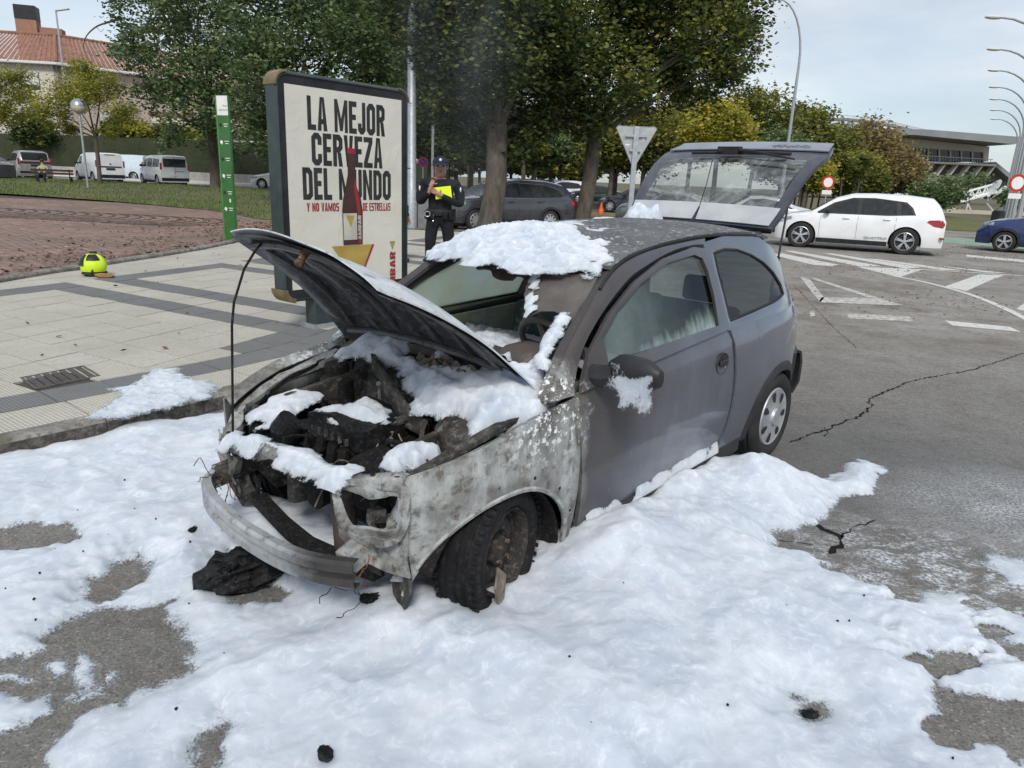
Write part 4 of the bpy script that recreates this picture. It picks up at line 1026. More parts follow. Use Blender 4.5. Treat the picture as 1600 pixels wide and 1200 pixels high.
# -------- bonnet, open and scorched
HB = Vector((-.36, 0, .955))
def hood(u, s_, off=0):     # u: -1 right .. 1 left; s_: 0 hinge .. 1 front
    a = radians(39.2-3.8*u); Ln = .93
    wd = .675-.075*s_-.25*max(0, s_-.86)
    bow = .085*sin(pi*min(1, s_*1.02))*(.55+.45*(1-u*u)) - .055*abs(u)**3
    ss = s_*(1-.035*u*u*s_)
    q = HB+Vector((cos(a), 0, sin(a)))*ss*Ln+Vector((-sin(a), 0, cos(a)))*(bow+off)
    return (q.x, u*wd, q.z)
US = np.linspace(-1, 1, 29); SS = np.linspace(0, 1, 22)
P = np.array([[hood(u, s_) for s_ in SS] for u in US]); hm = MB(); hm.shell(P, -.010 if False else .006); hm.jitter(.004, 5)
hd = body(hm, 'bonnet', M['hood_out'], smooth=60)
P = []
for u in np.linspace(-.985, .985, 61):
    r = []
    for s_ in np.linspace(.012, .985, 44):
        # stamped frame: border, and long hollows running front to back
        ed = min(1, min((1-abs(u))/.10, s_/.08, (1-s_)/.10)); d = -.014
        ch = .5+.5*cos(u*15.5+.8*sin(s_*4)); rb_ = ch**1.5*sst((s_-.12)/.15)*sst((.86-s_)/.15)
        d -= -.010*sst(ed)*(1-rb_)+.030*rb_*sst(ed) + .004*N0.fbm(u*9, s_*9)
        r.append(hood(u, s_, d))
    P.append(r)
hi = MB(); hi.grid(np.array(P)[:, ::-1]); hi.map(BT); hi.build('inner_frame', M['hood_in'], hd, smooth=70)
for k in range(7):
    u0 = -.80+k*.265; rb_ = MB(); rb_.tube([hood(u0+.05*sin(s_*3+k), s_, -.026) for s_ in lr(.14, .84, 12)], [.004]+[.019+.004*sin(k*2)]*10+[.004], 6, flat=.8); rb_.jitter(.007, 11, k); rb_.map(BT); rb_.build('stiffening_rib', M['rib'], hd)
for s_ in (.10, .88):
    rb_ = MB(); rb_.tube([hood(u0, s_, -.022) for u0 in lr(-.88, .88, 14)], .016, 6); rb_.jitter(.005, 11, 3); rb_.map(BT); rb_.build('stiffening_rib', M['rib'], hd)
lt = MB(); lt.tube([hood(0, .93, -.02), hood(0, .93, -.07)], [.02, .012], 8); lt.ball(hood(.0, .93, -.075), .02); lt.map(BT); lt.jitter(.006, 20); lt.build('striker', M['rust'], hd)
for sd_ in (1, -1):
    b = MB(); b.tube([hood(sd_*.985, .03, -.02), (-.37, sd_*.672, .90), (-.36, sd_*.672, .84), (-.30, sd_*.665, .80)], .016, 6, flat=.5); body(b, 'bonnet_hinge', M['char'])
b = MB(); p1 = Vector(hood(-.62, .72, -.03)); 
rod = [(.49, -.42, .65), (.465, -.42, .9), (.44, -.42, 1.15), (.42, -.42, 1.25), (.36, -.42, 1.385), (.30, -.42, 1.46), hood(-.70, .90, -.02)]
b.tube(rod, .0055, 6); body(b, 'prop_rod', M['char'])
# ================================================================ front end, engine bay, wheels of the burnt car
def bar(mb, pts, w_, h_, n=24, sm=True, twist=0):
    """rectangular section swept along a line, w_ across, h_ high"""
    Pt = spline(pts, n) if sm else [Vector(p) for p in pts]; P = []
    for i, p in enumerate(Pt):
        t_ = (Pt[min(i+1, len(Pt)-1)]-Pt[max(i-1, 0)]).normalized(); sdv = t_.cross(Vector((0, 0, 1))); sdv = sdv.normalized() if sdv.length > .1 else Vector((1, 0, 0)); upv = sdv.cross(t_)
        P.append([tuple(p+sdv*a*w_/2+upv*b_*h_/2) for a, b_ in ((-1, -1), (1, -1), (1, 1), (-1, 1), (-1, -1))])
    A = np.array(P); mb.grid(A)
    n0 = len(mb.v); mb.v += [tuple(x) for x in A[0][:4]]+[tuple(x) for x in A[-1][:4]]; mb.f += [(n0, n0+1, n0+2, n0+3), (n0+7, n0+6, n0+5, n0+4)]; mb.mi += [0, 0]
    return mb
# crash beam: a curved channel with a groove along its face
bp_ = [(.50, -.50, .455), (.575, -.505, .44), (.635, -.44, .42), (.67, -.25, .405), (.68, 0, .398), (.67, .25, .405), (.635, .45, .42), (.58, .60, .44)]
SP = spline(bp_, 40); P = []
for i, p in enumerate(SP):
    t_ = (SP[min(i+1, 39)]-SP[max(i-1, 0)]).normalized(); o_ = t_.cross(Vector((0, 0, 1))).normalized()*-1
    if o_.x < 0 and i > 4: o_ = -o_
    prof = [(-.03, .058), (.0, .060), (.006, .052), (.006, .018), (-.008, .012), (-.008, -.012), (.006, -.018), (.006, -.052), (0, -.060), (-.03, -.058)]
    P.append([tuple(p+o_*a+Vector((0, 0, b_*.82))) for a, b_ in prof])
t = NT('beam with scorched ends'); y_ = t.n('ShaderNodeSeparateXYZ', {0: t.co()}).outputs[1]; c = t.mix(t.ramp(t.noise(4, 7, .65), [(.36, 0), (.62, 1)]), (.46, .48, .49), (.27, .275, .275)); c = t.mix(t.ramp(t.noise(16, 6, .7), [(.55, 0), (.66, .7)]), c, (.12, .10, .085)); k_ = t.math('MULTIPLY', t.mrange(t.math('ADD', y_, t.math('MULTIPLY', t.noise(6, 6, .7), .35)), .40, .62), .92); c = t.mix(k_, c, (.035, .03, .026)); M['beam'] = t.done(t.bsdf(c, .42, .35, t.bump(t.noise(30, 5), .25, .004)))
b = MB(); b.shell(np.array(P), .006); b.jitter(.003, 8); beam = body(b, 'crash_beam', M['beam'], smooth=30)
for k in (5, 12, 19, 27, 33):
    p = SP[k]; h = MB(); h.lathe([(0, .0), (.009, .0)], 10, (0, 0, 0), 'X'); h.v = [(x+p.x+.0068, y+p.y, z+p.z+.035*(1 if k % 2 else -1)) for x, y, z in h.v]; h.map(BT); h.build('bolt_hole', M['char'], beam)
for sd_, nm in ((1, 'ash'), (-1, 'rust')):
    b = MB(); bar(b, [(.28, sd_*.50, .50), (.44, sd_*.50, .475), (.57 if sd_ > 0 else .54, sd_*.52, .45)], .075, .085, 6); b.jitter(.006, 10, 3); body(b, 'beam_bracket', M['ash_dark' if sd_ < 0 else 'ash'], bevel=.004)
    b = MB(); bar(b, [(.40, sd_*.50, .60), (.42, sd_*.50, .46), (.40, sd_*.49, .34)], .05, .05, 6); b.jitter(.012, 14, 5); body(b, 'bracket_plate', M['ash_dark'])
    b = MB(); bar(b, [(-.35, sd_*.42, .42), (.0, sd_*.43, .40), (.32, sd_*.46, .44)], .07, .11, 8); body(b, 'chassis_rail', M['ash_dark'], bevel=.006)
# upper tie bar over the radiator opening
tb = [(.395, .665, .765), (.43, .60, .765), (.455, .50, .745), (.475, .36, .725), (.485, .16, .718), (.495, -.11, .705), (.50, -.34, .665), (.48, -.50, .635), (.42, -.60, .655), (.30, -.665, .725), (.10, -.70, .79), (-.25, -.715, .865)]
b = MB(); T_ = spline(tb, 60); P = []
for i, p in enumerate(T_):
    t_ = (T_[min(i+1, 59)]-T_[max(i-1, 0)]).normalized(); o_ = Vector((0, 0, 1)).cross(t_).normalized()
    if o_.dot(Vector((1, 0, 0)) if i < 36 else Vector((0, -1, 0))) < 0: o_ = -o_
    wv = .055+.012*sin(i*.9); dp = .05+.03*N0(i*.35, 4)
    P.append([tuple(p-o_*wv+Vector((0, 0, -.035))), tuple(p-o_*wv), tuple(p-o_*.02+Vector((0, 0, .008))), tuple(p+o_*.01), tuple(p+o_*.022+Vector((0, 0, -.03))), tuple(p+o_*.012+Vector((0, 0, -dp)))])
b.shell(np.array(P), .006); b.jitter(.010, 11); tie = body(b, 'front_tie_bar', M['ash'], smooth=45)
for i in (3, 9, 14, 22, 31, 38):
    p = T_[i]; h = MB(); h.lathe([(0, 0), (.011, 0)], 10, (p.x-.01, p.y, p.z+.012)); h.map(BT); h.build('bolt_hole', M['char'], tie)
# headlamp apertures
for sd_ in (1, -1):
    b = MB()
    if sd_ > 0: R1 = [(.44, .60, .745), (.405, .665, .745), (.42, .69, .66), (.44, .68, .575), (.47, .62, .535), (.49, .50, .52), (.495, .42, .55), (.495, .39, .63), (.485, .40, .70), (.465, .50, .735), (.44, .60, .745)]
    else: R1 = [(.44, -.55, .62), (.42, -.62, .62), (.44, -.62, .54), (.47, -.56, .48), (.49, -.44, .48), (.49, -.40, .55), (.48, -.42, .62), (.44, -.55, .62)]
    bar(b, R1, .035, .022, 50); b.jitter(.007, 13, 2); body(b, 'headlamp_frame', M['ash'])
    # valance under the lamp, falling to the front of the wheel arch
    P = []
    for u in lr(0, 1, 10):
        a = Vector((.49, .40, .54)).lerp(Vector((.43, .695, .60)), u); c_ = Vector((.50, .44, .42)).lerp(Vector((.40, .70, .40)), u)
        P.append([(lambda q: (q.x+.02*sin(v_*5+u*4), sd_*q.y, q.z))(a.lerp(c_, v_)) for v_ in (0, .3, .6, 1)])
    b = MB(); b.shell(np.array(P), .01*sd_); b.jitter(.016, 10, 7); body(b, 'lower_valance', M['ash'], smooth=50)
    b = MB(); b.box((.30, sd_*.52, .60), (.03, .24, .24)); b.jitter(.01, 9); body(b, 'lamp_housing_panel', M['ash_dark'])
    if sd_ > 0: lumpbox_later = True
    # bent bracket hanging from the subframe
    b = MB(); b.prism([(0, 0), (.12, .02), (.15, -.12), (.07, -.24), (-.02, -.20), (-.05, -.06)], -.008, .008, lambda x, z, y: (.36+x*.3+y, sd_*(.55+x), .44+z)); b.jitter(.008, 9); body(b, 'hanging_bracket', M['ash_dark'])
# wires
def wire(p, seed, n=7, l=.25, mat='copper', r=.0022):
    g_ = random.Random(seed); b = MB()
    for k in range(n):
        q = Vector(p)+Vector((g_.gauss(0, .02), g_.gauss(0, .03), g_.gauss(0, .02))); pts = [q]
        d = Vector((g_.gauss(0, .5), g_.gauss(0, .8), -.6+g_.gauss(0, .5))).normalized()
        for j in range(6):
            d = (d+Vector((g_.gauss(0, .5), g_.gauss(0, .5), g_.gauss(-.1, .4)))).normalized(); pts.append(pts[-1]+d*l/6*(.5+g_.random()))
        b.tube(spline(pts, 14), r, 4)
    return tag(body(b, 'loose_wires', M[mat]), kind='stuff')
wire((.54, -.47, .46), 1, 7, .15); wire((.52, .55, .49), 2, 6, .16); wire((.57, .58, .36), 3, 5, .14, 'char', .0018); wire((.58, -.42, .42), 4, 5, .2, 'char', .0018)
wire((.10, .20, .74), 5, 9, .5, 'paper', .0035); wire((-.05, .30, .80), 6, 7, .5, 'char', .003); wire((.2, .3, .66), 7, 8, .35, 'paper', .003)
# engine and its lumps
def lumpbox(name, c, d, mat, seed, rz=0, bev=.015, jit=.012, parent=None, sub=3):
    b = MB(); nx = sub+1
    bm2 = bmesh.new(); bmesh.ops.create_cube(bm2, size=1); bmesh.ops.subdivide_edges(bm2, edges=bm2.edges, cuts=sub, use_grid_fill=True)
    R = Matrix.Rotation(rz, 3, 'Z'); b.v = [tuple(Vector(c)+R @ Vector((v.co.x*d[0], v.co.y*d[1], v.co.z*d[2]))) for v in bm2.verts]
    bm2.verts.index_update(); b.f = [tuple(v.index for v in f.verts) for f in bm2.faces]; b.mi = [0]*len(b.f); bm2.free(); b.jitter(jit, 10, seed)
    return body(b, name, M[mat], parent, smooth=40)
eng = lumpbox('engine_block', (.05, -.02, .52), (.36, .44, .34), 'char', 1)
lumpbox('engine_cover', (.10, .02, .735), (.30, .34, .09), 'char_gloss', 2, .1, jit=.028, sub=7)
for k in range(4):
    b = MB(); b.tube([(.27, -.14+k*.085, .69), (.29, -.14+k*.085, .60), (.24, -.14+k*.085, .52)], .024, 7); b.map(BT); b.jitter(.006, 14); b.build('intake_runner', M['char_gloss'], eng)
for k in range(6):
    b = MB(); b.box((.262, -.13+k*.05, .715), (.012, .010, .03)); b.map(BT); b.build('cover_clip', M['ash_dark'], eng)
lumpbox('battery_box', (.23, .36, .61), (.20, .24, .20), 'char', 4, .15)
lumpbox('gearbox', (.08, .38, .42), (.34, .26, .26), 'char', 5, .2)
b = MB(); b.tube([(.31, -.22, .74), (.33, -.24, .70), (.32, -.26, .64)], [.062, .07, .06], 12); b.tube([(.32, -.23, .70), (.20, -.18, .70)], .035, 8); b.jitter(.008, 10); body(b, 'throttle_body', M['char_gloss'])
b = MB(); b.tube([(.18, .12, .74), (.05, .18, .77), (-.10, .22, .78), (-.2, .3, .74)], [.022, .02, .02, .018], 8); body(b, 'hose', M['ash_dark'])
b = MB(); b.tube([(-.06, .10, .80), (.0, .15, .76), (.06, .16, .73)], .016, 8)
for k in range(9): b.lathe([(.016, -.006), (.023, 0), (.016, .006)], 10, (-.06+.007*k, .10+.0075*k, .80-.006*k))
body(b, 'braided_coupling', M['steel'])
for k, (x, y) in enumerate(((-.08, -.10), (-.10, -.02))):
    b = MB(); b.tube([(x, y, .72), (x, y, .84)], .009, 7); b.ball((x, y, .845), .015); body(b, 'stud_bolt', M['ash'])
b = MB(); b.lathe([(0, .86), (.055, .86), (.062, .85), (.06, .80), (.085, .78), (.09, .62), (.08, .60)], 18, (-.12, -.50, 0)); b.jitter(.006, 9); body(b, 'strut_tower', M['char'])
b = MB(); b.lathe([(0, .84), (.05, .84), (.10, .83), (.14, .79), (.16, .60)], 18, (-.08, .50, 0)); b.jitter(.008, 7); body(b, 'strut_tower', M['ash_dark'])
lumpbox('expansion_tank', (.10, -.48, .66), (.16, .13, .20), 'char', 8, .3)
# bulkhead with its shaped steel
P = [[(-.27-.03*sin(v_*9)-.04*cos(u*5), u*.60, .40+.50*v_) for v_ in lr(0, 1, 10)] for u in lr(-1, 1, 20)]
b = MB(); b.shell(np.array(P), .01); b.jitter(.012, 7); body(b, 'bulkhead', M['ash_dark'], smooth=60)
P = []      # scuttle shelf in front of the windscreen
for u in lr(-1, 1, 26):
    P.append([(-.22-.16*k+.02*sin(u*8), u*.64, .885+.035*k+.02*sin(u*6+k*2)) for k in (0, .5, 1)])
b = MB(); b.shell(np.array(P), .01); b.jitter(.012, 9); body(b, 'scuttle', M['paper'], smooth=60)
# curled bulkhead flange on the left of the photograph and the wing's inner rail on the right
b = MB(); bar(b, [(-.20, -.30, .90), (-.12, -.15, .89), (-.04, .02, .86), (.0, .18, .80), (-.02, .28, .74), (.06, .36, .70)], .02, .09, 26); b.jitter(.012, 9, 4); body(b, 'torn_heat_shield', M['ash_dark'])
b = MB(); bar(b, [(.38, .63, .74), (.20, .655, .79), (.0, .67, .83), (-.25, .675, .875)], .05, .02, 16); b.jitter(.006, 12); body(b, 'wing_rail', M['ash_dark'])
b = MB(); bar(b, [(.38, -.61, .64), (.15, -.665, .76), (.0, -.68, .80), (-.28, -.69, .865)], .07, .02, 16); b.jitter(.01, 12); body(b, 'wing_rail', M['char'])
for k in range(12):
    g_ = random.Random(k+30); c_ = (-.32+g_.random()*.10, -.05+g_.random()*.5, .93+g_.random()*.04)
    b = MB(); b.shell(np.array([[(c_[0]+i*.03, c_[1]+j*.035, c_[2]+.02*sin(i*3+k)+.02*cos(j*2+k)) for j in range(4)] for i in range(3)]), .003); b.jitter(.02, 12, k); body(b, 'flake', M['paper'])
g_ = random.Random(77); b = MB()
for k in range(70):     # melted lumps, stubs and hoses nobody could count
    x, y = g_.uniform(-.18, .36), g_.uniform(-.5, .56); z = .58+.10*g_.random()-.10*abs(x-.1); n0 = len(b.v)
    if k % 3: b.ball((x, y, z), g_.uniform(.015, .045), 8, 6, (g_.uniform(.6, 1.8), g_.uniform(.6, 1.8), g_.uniform(.5, 1)), .25, k)
    else:
        p_ = [(x, y, z)]
        for j in range(4): p_.append((p_[-1][0]+g_.gauss(0, .05), p_[-1][1]+g_.gauss(0, .06), p_[-1][2]+g_.gauss(.01, .03)))
        b.tube(spline(p_, 10), g_.uniform(.006, .014), 6)
b.jitter(.008, 16); tag(body(b, 'melted_hoses', M['char_gloss']), kind='stuff')
# lower members under the nose
b = MB(); bar(b, [(.38, -.46, .30), (.42, 0, .27), (.38, .46, .30)], .06, .05, 14); b.jitter(.008, 7); body(b, 'lower_cross_member', M['char'])
for (x, y, r_, h_) in ((.30, -.22, .05, .20), (.34, .20, .055, .26), (.22, .02, .07, .16)):
    b = MB(); b.tube([(x, y, .56), (x+.01, y, .56-h_)], [r_, r_*.9], 12); b.jitter(.008, 9); body(b, 'canister', M['ash_dark' if y < 0 else 'melt'])
b = MB(); b.lathe([(.0, -.02), (.07, -.02), (.075, .02), (.0, .02)], 18, (.33, -.02, .47), 'X'); body(b, 'pulley', M['char'])
# ---------------- wheels
def wheel_tyre(R_, r_, w_, n=40, flat=0, lug=True):
    b = MB(); h = w_/2
    prof = [(r_, -h*.75), (r_+.012, -h*.92), ((R_+r_)/2, -h*1.04), (R_-.018, -h*.95), (R_-.003, -h*.78)]
    for g_ in (-.45, 0, .45): prof += [(R_, h*(g_-.13)), (R_-.008, h*(g_-.06)), (R_-.008, h*(g_+.06)), (R_, h*(g_+.13))]
    prof += [(R_-.003, h*.78), (R_-.018, h*.95), ((R_+r_)/2, h*1.04), (r_+.012, h*.92), (r_, h*.75)]
    b.lathe(prof, n, axis='Y')
    if lug:
        for k in range(46):
            for sg in (-1, 1):
                a = 2*pi*(k+.25*sg)/46; c_ = Vector((R_*cos(a), sg*h*.86, R_*sin(a)))
                b.box(c_, (.010, h*.26, .016), ry=-a)
    return b
def hub_cap_wheel(parent, c, sd_, name='rear_wheel'):
    R_ = .288
    ty = wheel_tyre(R_, .182, .17, lug=False); ty.v = [(x+c[0], y+c[1], z+c[2]) for x, y, z in ty.v]; tyre = ty.build(name, M['black_rubber'], parent, smooth=40)
    d = MB(); yo = c[1]+sd_*.072
    d.lathe([(.184, -.02*sd_), (.190, .004*sd_), (.184, .012*sd_), (.165, .004*sd_), (.06, .016*sd_), (.05, .030*sd_), (0, .032*sd_)], 42, (c[0], yo, c[2]), 'Y')
    cap = d.build('hub_cap', M['alloy'], tyre, smooth=40)
    for k in range(7):      # openings between the spokes
        a = 2*pi*(k+.5)/7; q = MB()
        pts = [(.105, -.085), (.150, -.16), (.168, -.10), (.171, 0), (.168, .10), (.150, .16), (.105, .085)]
        q.v = [(c[0]+r_*cos(a+da), yo+sd_*(.0135-(r_-.06)*.05*1.6+.006), c[2]+r_*sin(a+da)) for r_, da in pts]; q.f = [tuple(range(7))]; q.mi = [0]
        q.build('opening', M['black_plastic'], tyre, smooth=0)
    for k in range(4):
        a = pi/4+pi/2*k; q = MB(); q.lathe([(0, .03*sd_), (.008, .03*sd_), (.010, .01*sd_)], 8, (c[0]+.042*cos(a), yo, c[2]+.042*sin(a)), 'Y'); q.build('nut', M['steel'], tyre)
    return tyre
hub_cap_wheel(car, (-2.49, .715, .288), 1); hub_cap_wheel(car, (-2.49, -.715, .288), -1)
def burnt_wheel(parent, c, sd_, steer):
    ty = wheel_tyre(.272, .185, .185); RM = Matrix.Rotation(steer, 3, 'Z')
    def tf(x, y, z):
        z2 = z if z > -.235 else -.235-(z+.235)*.15
        k = 1+.25*max(0, (-z-.12)/.15); p = RM @ Vector((x, y*k, z2)); return (p.x+c[0], p.y+c[1], p.z+c[2])
    ty.map(tf); tyre = ty.build('front_wheel', M['tyre_burnt'], parent, smooth=40)
    d = MB(); s_ = sd_
    d.lathe([(.186, .07*s_), (.180, .082*s_), (.172, .070*s_), (.165, .02*s_), (.150, .010*s_), (.125, .030*s_), (.085, .034*s_), (.07, .012*s_), (0, .012*s_)], 40, (0, 0, 0), 'Y'); d.map(tf); rim = d.build('rim', M['rim_burnt'], tyre, smooth=35)
    for k in range(12):
        a = 2*pi*k/12; q = MB(); q.lathe([(0, 0), (.013, 0)], 10, (.137*cos(a), .0235*s_, .137*sin(a)), 'Y'); q.map(tf); q.build('vent_hole', M['char'], tyre)
    q = MB(); q.lathe([(.066, .012*s_), (.060, .045*s_), (.045, .055*s_), (0, .055*s_)], 20, (0, 0, 0), 'Y'); q.map(tf); q.jitter(.003, 18); q.build('hub', M['rim_burnt'], tyre)
    for k in range(4):
        a = pi/4+pi/2*k; q = MB(); q.lathe([(0, .07*s_), (.009, .07*s_), (.010, .04*s_)], 7, (.045*cos(a), 0, .045*sin(a)), 'Y'); q.map(tf); q.build('wheel_bolt', M['rust'], tyre)
    return tyre
M['tyre_burnt'] = burnt('charred tyre', (.007, .007, .008), (.013, .013, .014), (.035, .033, .03), 9, .7, .8)
M['rim_burnt'] = burnt('burnt steel rim', (.02, .018, .017), (.04, .035, .032), (.12, .10, .085), 10, .6, .6)
fw1 = burnt_wheel(car, (-.01, .690, .243), 1, radians(14)); burnt_wheel(car, (-.01, -.69, .243), -1, radians(14))
q = MB(); q.prism([(0, 0), (.06, .02), (.09, .11), (.05, .17), (-.01, .12)], 0, .012, lambda x, z, y: (.03+x, .80+y+x*.4, .07+z)); q.jitter(.012, 14); q.build('bent_weight_plate', M['paper'], car)
b = MB(); b.tube([(-2.49, -.6, .28), (-2.49, .6, .28)], .03, 8); b.build('rear_axle', M['char'], car)
b = MB(); b.tube([(-.01, -.6, .24), (-.01, .6, .24)], .025, 8); b.build('front_axle', M['char'], car)
# door mirror
mr = MB(); P = []
for i, u in enumerate(lr(0, 1, 12)):
    r = []; s_ = max(.25, 1-abs(2*u-1)**3.2)**.5
    for a in np.linspace(0, 2*pi, 17)[:-1]:
        r.append((-.59-.05*cos(a)*s_, .83+.245*u, 1.005+.085*s_*sin(a)*(1-.15*u)+.01*u))
    P.append(r)
A = np.array(P); A = np.concatenate([A, A[:, :1]], 1); mr.grid(A)
mr.f += [tuple(range(15, -1, -1))]; mr.mi += [0]; n0 = len(mr.v)-17; mr.f += [tuple(range(n0, n0+16))]; mr.mi += [0]
mir = body(mr, 'door_mirror', M['dark_trim'], smooth=60)
b = MB(); b.tube([(-.57, .74, .965), (-.575, .82, .975), (-.585, .86, .99)], [.05, .05, .05], 8); b.map(BT); b.build('mirror_arm', M['dark_trim'], mir)
for v in mir.data.vertices: pass

# ================================================================ FOAM
t = NT('firefighting foam'); at_ = t.n('ShaderNodeAttribute', attribute_name='thick').outputs['Fac']
nb = t.noise(60, 5, .7); nl = t.noise(3.5, 6, .6); cell = t.vor(170)
c = t.mix(t.ramp(nl, [(.35, 0), (.65, 1)]), (.45, .495, .565), (.59, .62, .66))
dirty = t.math('MULTIPLY', t.ramp(t.noise(5, 6, .65), [(.58, 0), (.78, .45)]), 1); c = t.mix(dirty, c, (.50, .51, .52)); c = t.mix(t.mrange(at_, 1.2, .2), c, (.44, .48, .52)); c = t.mix(t.ramp(t.noise(14, 7, .75, dist=1.5), [(.50, 0), (.70, .7)]), c, (.73, .75, .78)); c = t.mix(t.ramp(t.noise(8, 8, .8, dist=2.5, v=t.mapped(scale=(1, 2, 1), rot=(0, 0, .7))), [(.54, 0), (.66, .5)]), c, (.46, .50, .56))
h = t.math('ADD', t.math('MULTIPLY', nb, .6), t.math('MULTIPLY', cell, .5)); nm = t.bump(h, .16, .004)
bs = t.n('ShaderNodeBsdfPrincipled', {'Base Color': c, 'Roughness': .75, 'Normal': nm, 'Subsurface Weight': .8, 'Subsurface Radius': (.08, .09, .11), 'Subsurface Scale': 1.0, 'Specular IOR Level': .25})
ed = t.math('ADD', at_, t.math('MULTIPLY', t.math('SUBTRACT', t.noise(85, 5, .85), .5), 1.7))
al = t.ramp(ed, [(.06, 0), (.20, .6), (.36, 1)])
M['foam'] = t.done(t.n('ShaderNodeMixShader', {0: al, 1: t.n('ShaderNodeBsdfTransparent').outputs[0], 2: bs.outputs[0]}).outputs[0])
def sdist(px, py, poly):
    """signed distance to a polygon, positive inside"""
    d = np.full(px.shape, 1e9); ins = np.zeros(px.shape, bool); n = len(poly)
    for i in range(n):
        ax, ay = poly[i]; bx, by = poly[(i+1) % n]; ex, ey = bx-ax, by-ay; wx, wy = px-ax, py-ay
        tt = np.clip((wx*ex+wy*ey)/(ex*ex+ey*ey+1e-12), 0, 1); d = np.minimum(d, (wx-ex*tt)**2+(wy-ey*tt)**2)
        if ay != by: ins ^= ((ay > py) != (by > py)) & (px < (bx-ax)*(py-ay)/(by-ay)+ax)
    d = np.sqrt(d); return np.where(ins, d, -d)
def gpoly(s_, z=.03): return [tuple(G(*map(float, p.split(',')), z)[:2]) for p in s_.split()]
def car_g(x, y): q = car2w(x, y, 0); return (q[0], q[1])
main_ = gpoly('-80,715 0,690 60,690 120,672 180,655 240,648 345,640')+[(-2.0, 5.05), (-1.6, 5.6), car_g(-1.2, -.95), car_g(-1.9, -.7), car_g(-2.1, 0), car_g(-2.05, .70)]+gpoly('1165,690 1192,706 1215,738 1255,737 1285,740 1305,722 1345,716 1380,728 1386,750 1370,766 1325,768 1300,795 1268,822 1215,824 1216,850 1262,852 1310,868 1335,895 1400,900 1460,918 1520,925 1600,950 1700,980 1700,1110 1600,1100 1540,1085 1480,1080 1475,1110 1520,1150 1600,1195 1700,1260 1700,1500 -150,1500 -150,1300')
holes = [gpoly('-60,825 5,822 60,812 105,813 110,830 100,852 60,848 20,858 -60,860'), gpoly('118,905 170,875 205,868 215,885 200,905 160,918 150,935 112,942'), gpoly('120,942 160,912 170,918 130,945'),
    gpoly('-160,1045 0,1035 40,1010 70,985 110,962 150,948 200,940 262,928 282,960 285,1000 268,1050 215,1078 150,1112 95,1150 66,1185 66,1290 -160,1290'),
    gpoly('295,1150 330,1120 352,1140 345,1180 350,1215 300,1215'), gpoly('1240,1105 1282,1108 1284,1124 1262,1128 1236,1118'), gpoly('1435,1022 1450,1012 1462,1022 1448,1045 1434,1042'), gpoly('1540,975 1570,985 1580,1005 1560,1000'),
    gpoly('325,890 345,860 400,880 455,915 440,925 370,928')]
isl = [gpoly('1535,872 1570,865 1640,866 1640,906 1560,902'), gpoly('112,1008 140,1010 156,1030 150,1080 132,1085 124,1050'), gpoly('50,1030 80,1020 105,1040 80,1058 55,1050'), gpoly('180,1042 198,1040 202,1055 185,1064'), gpoly('-60,1095 30,1082 72,1088 80,1110 40,1135 -60,1140'), gpoly('-60,1055 20,1058 28,1066 -60,1078'),
       gpoly('108,1085 140,1086 145,1080 170,1074 172,1078 140,1092 112,1090')]
stp = .0095; gx_ = np.arange(-3.25, 3.3, stp); gy_ = np.arange(1.42, 5.75, stp); X, Y = np.meshgrid(gx_, gy_, indexing='ij')
warp = .20*(N0.fbm(X*3, Y*3, 4)-.5)+.10*(N1_.fbm(X*11, Y*11, 4)-.5)
wx, wy = X+warp, Y+.20*(N2_.fbm(X*3+9, Y*3, 4)-.5)+.10*(N2_.fbm(X*11+4, Y*11, 4)-.5)
sd_f = sdist(wx, wy, main_)
for h_ in holes: sd_f = np.minimum(sd_f, -sdist(wx, wy, h_))
for s_ in isl: sd_f = np.maximum(sd_f, sdist(wx, wy, s_)*1.0)
# lace-like thinning on the right
rgt = sst((X-.9)/1.1)*sst((3.35-Y)/.5)
sd_f = sd_f-.30*rgt*np.clip(N1_.fbm(X*4+Y*1.5, Y*7-X*2, 5)-.50, 0, 1)*3.6
thick = np.clip(sd_f/.085+.15, -1, 1.6)
up = 1-np.exp(-np.clip(sd_f, 0, 9)/.13)
# soft billows
def billow(x, y, s_, nz_): return 1-np.abs(2*nz_.fbm(x*s_, y*s_, 3)-1)**.9
qx, qy = X+.22*N1_.fbm(X*2, Y*2, 3), Y+.22*N2_.fbm(X*2, Y*2, 3)
rel = .065*(N0.fbm(qx*2.4, qy*2.4, 3)-.5)*2+.038*(billow(qx, qy, 3.6, N1_)-.6)+.008*(billow(qy, qx, 9, N0)-.6)+.0045*(N2_.fbm(qx*14, qy*14, 4)-.5)*2+.004*N0.fbm(X*50, Y*50, 2)
flow = .02*(N0.fbm((X*.8+Y*.6)*2.2, (Y*.8-X*.6)*9, 4)-.5)
Hh = .0015+up*(.048+rel*.8+flow)
def ridge(p, q, amp, wdt, e=.3):
    a = np.array(p); b_ = np.array(q); d = b_-a; l = np.linalg.norm(d); d = d/l; s_ = (X-a[0])*d[0]+(Y-a[1])*d[1]; n_ = -(X-a[0])*d[1]+(Y-a[1])*d[0]
    return amp*np.exp(-(n_/wdt)**2)*np.exp(-(np.clip(-s_, 0, 9)/e)**2-(np.clip(s_-l, 0, 9)/e)**2)
Hh += up*ridge(car_g(-.55, .86), car_g(-2.0, .82), .125, .30, .25)*(.6+.7*N0.fbm(X*5, Y*5, 3))
Hh += up*ridge(car_g(-.42, .84), car_g(-.5, .95), .07, .2, .2)+up*ridge(car_g(.35, .65), car_g(.30, 1.0), .05, .16, .15)
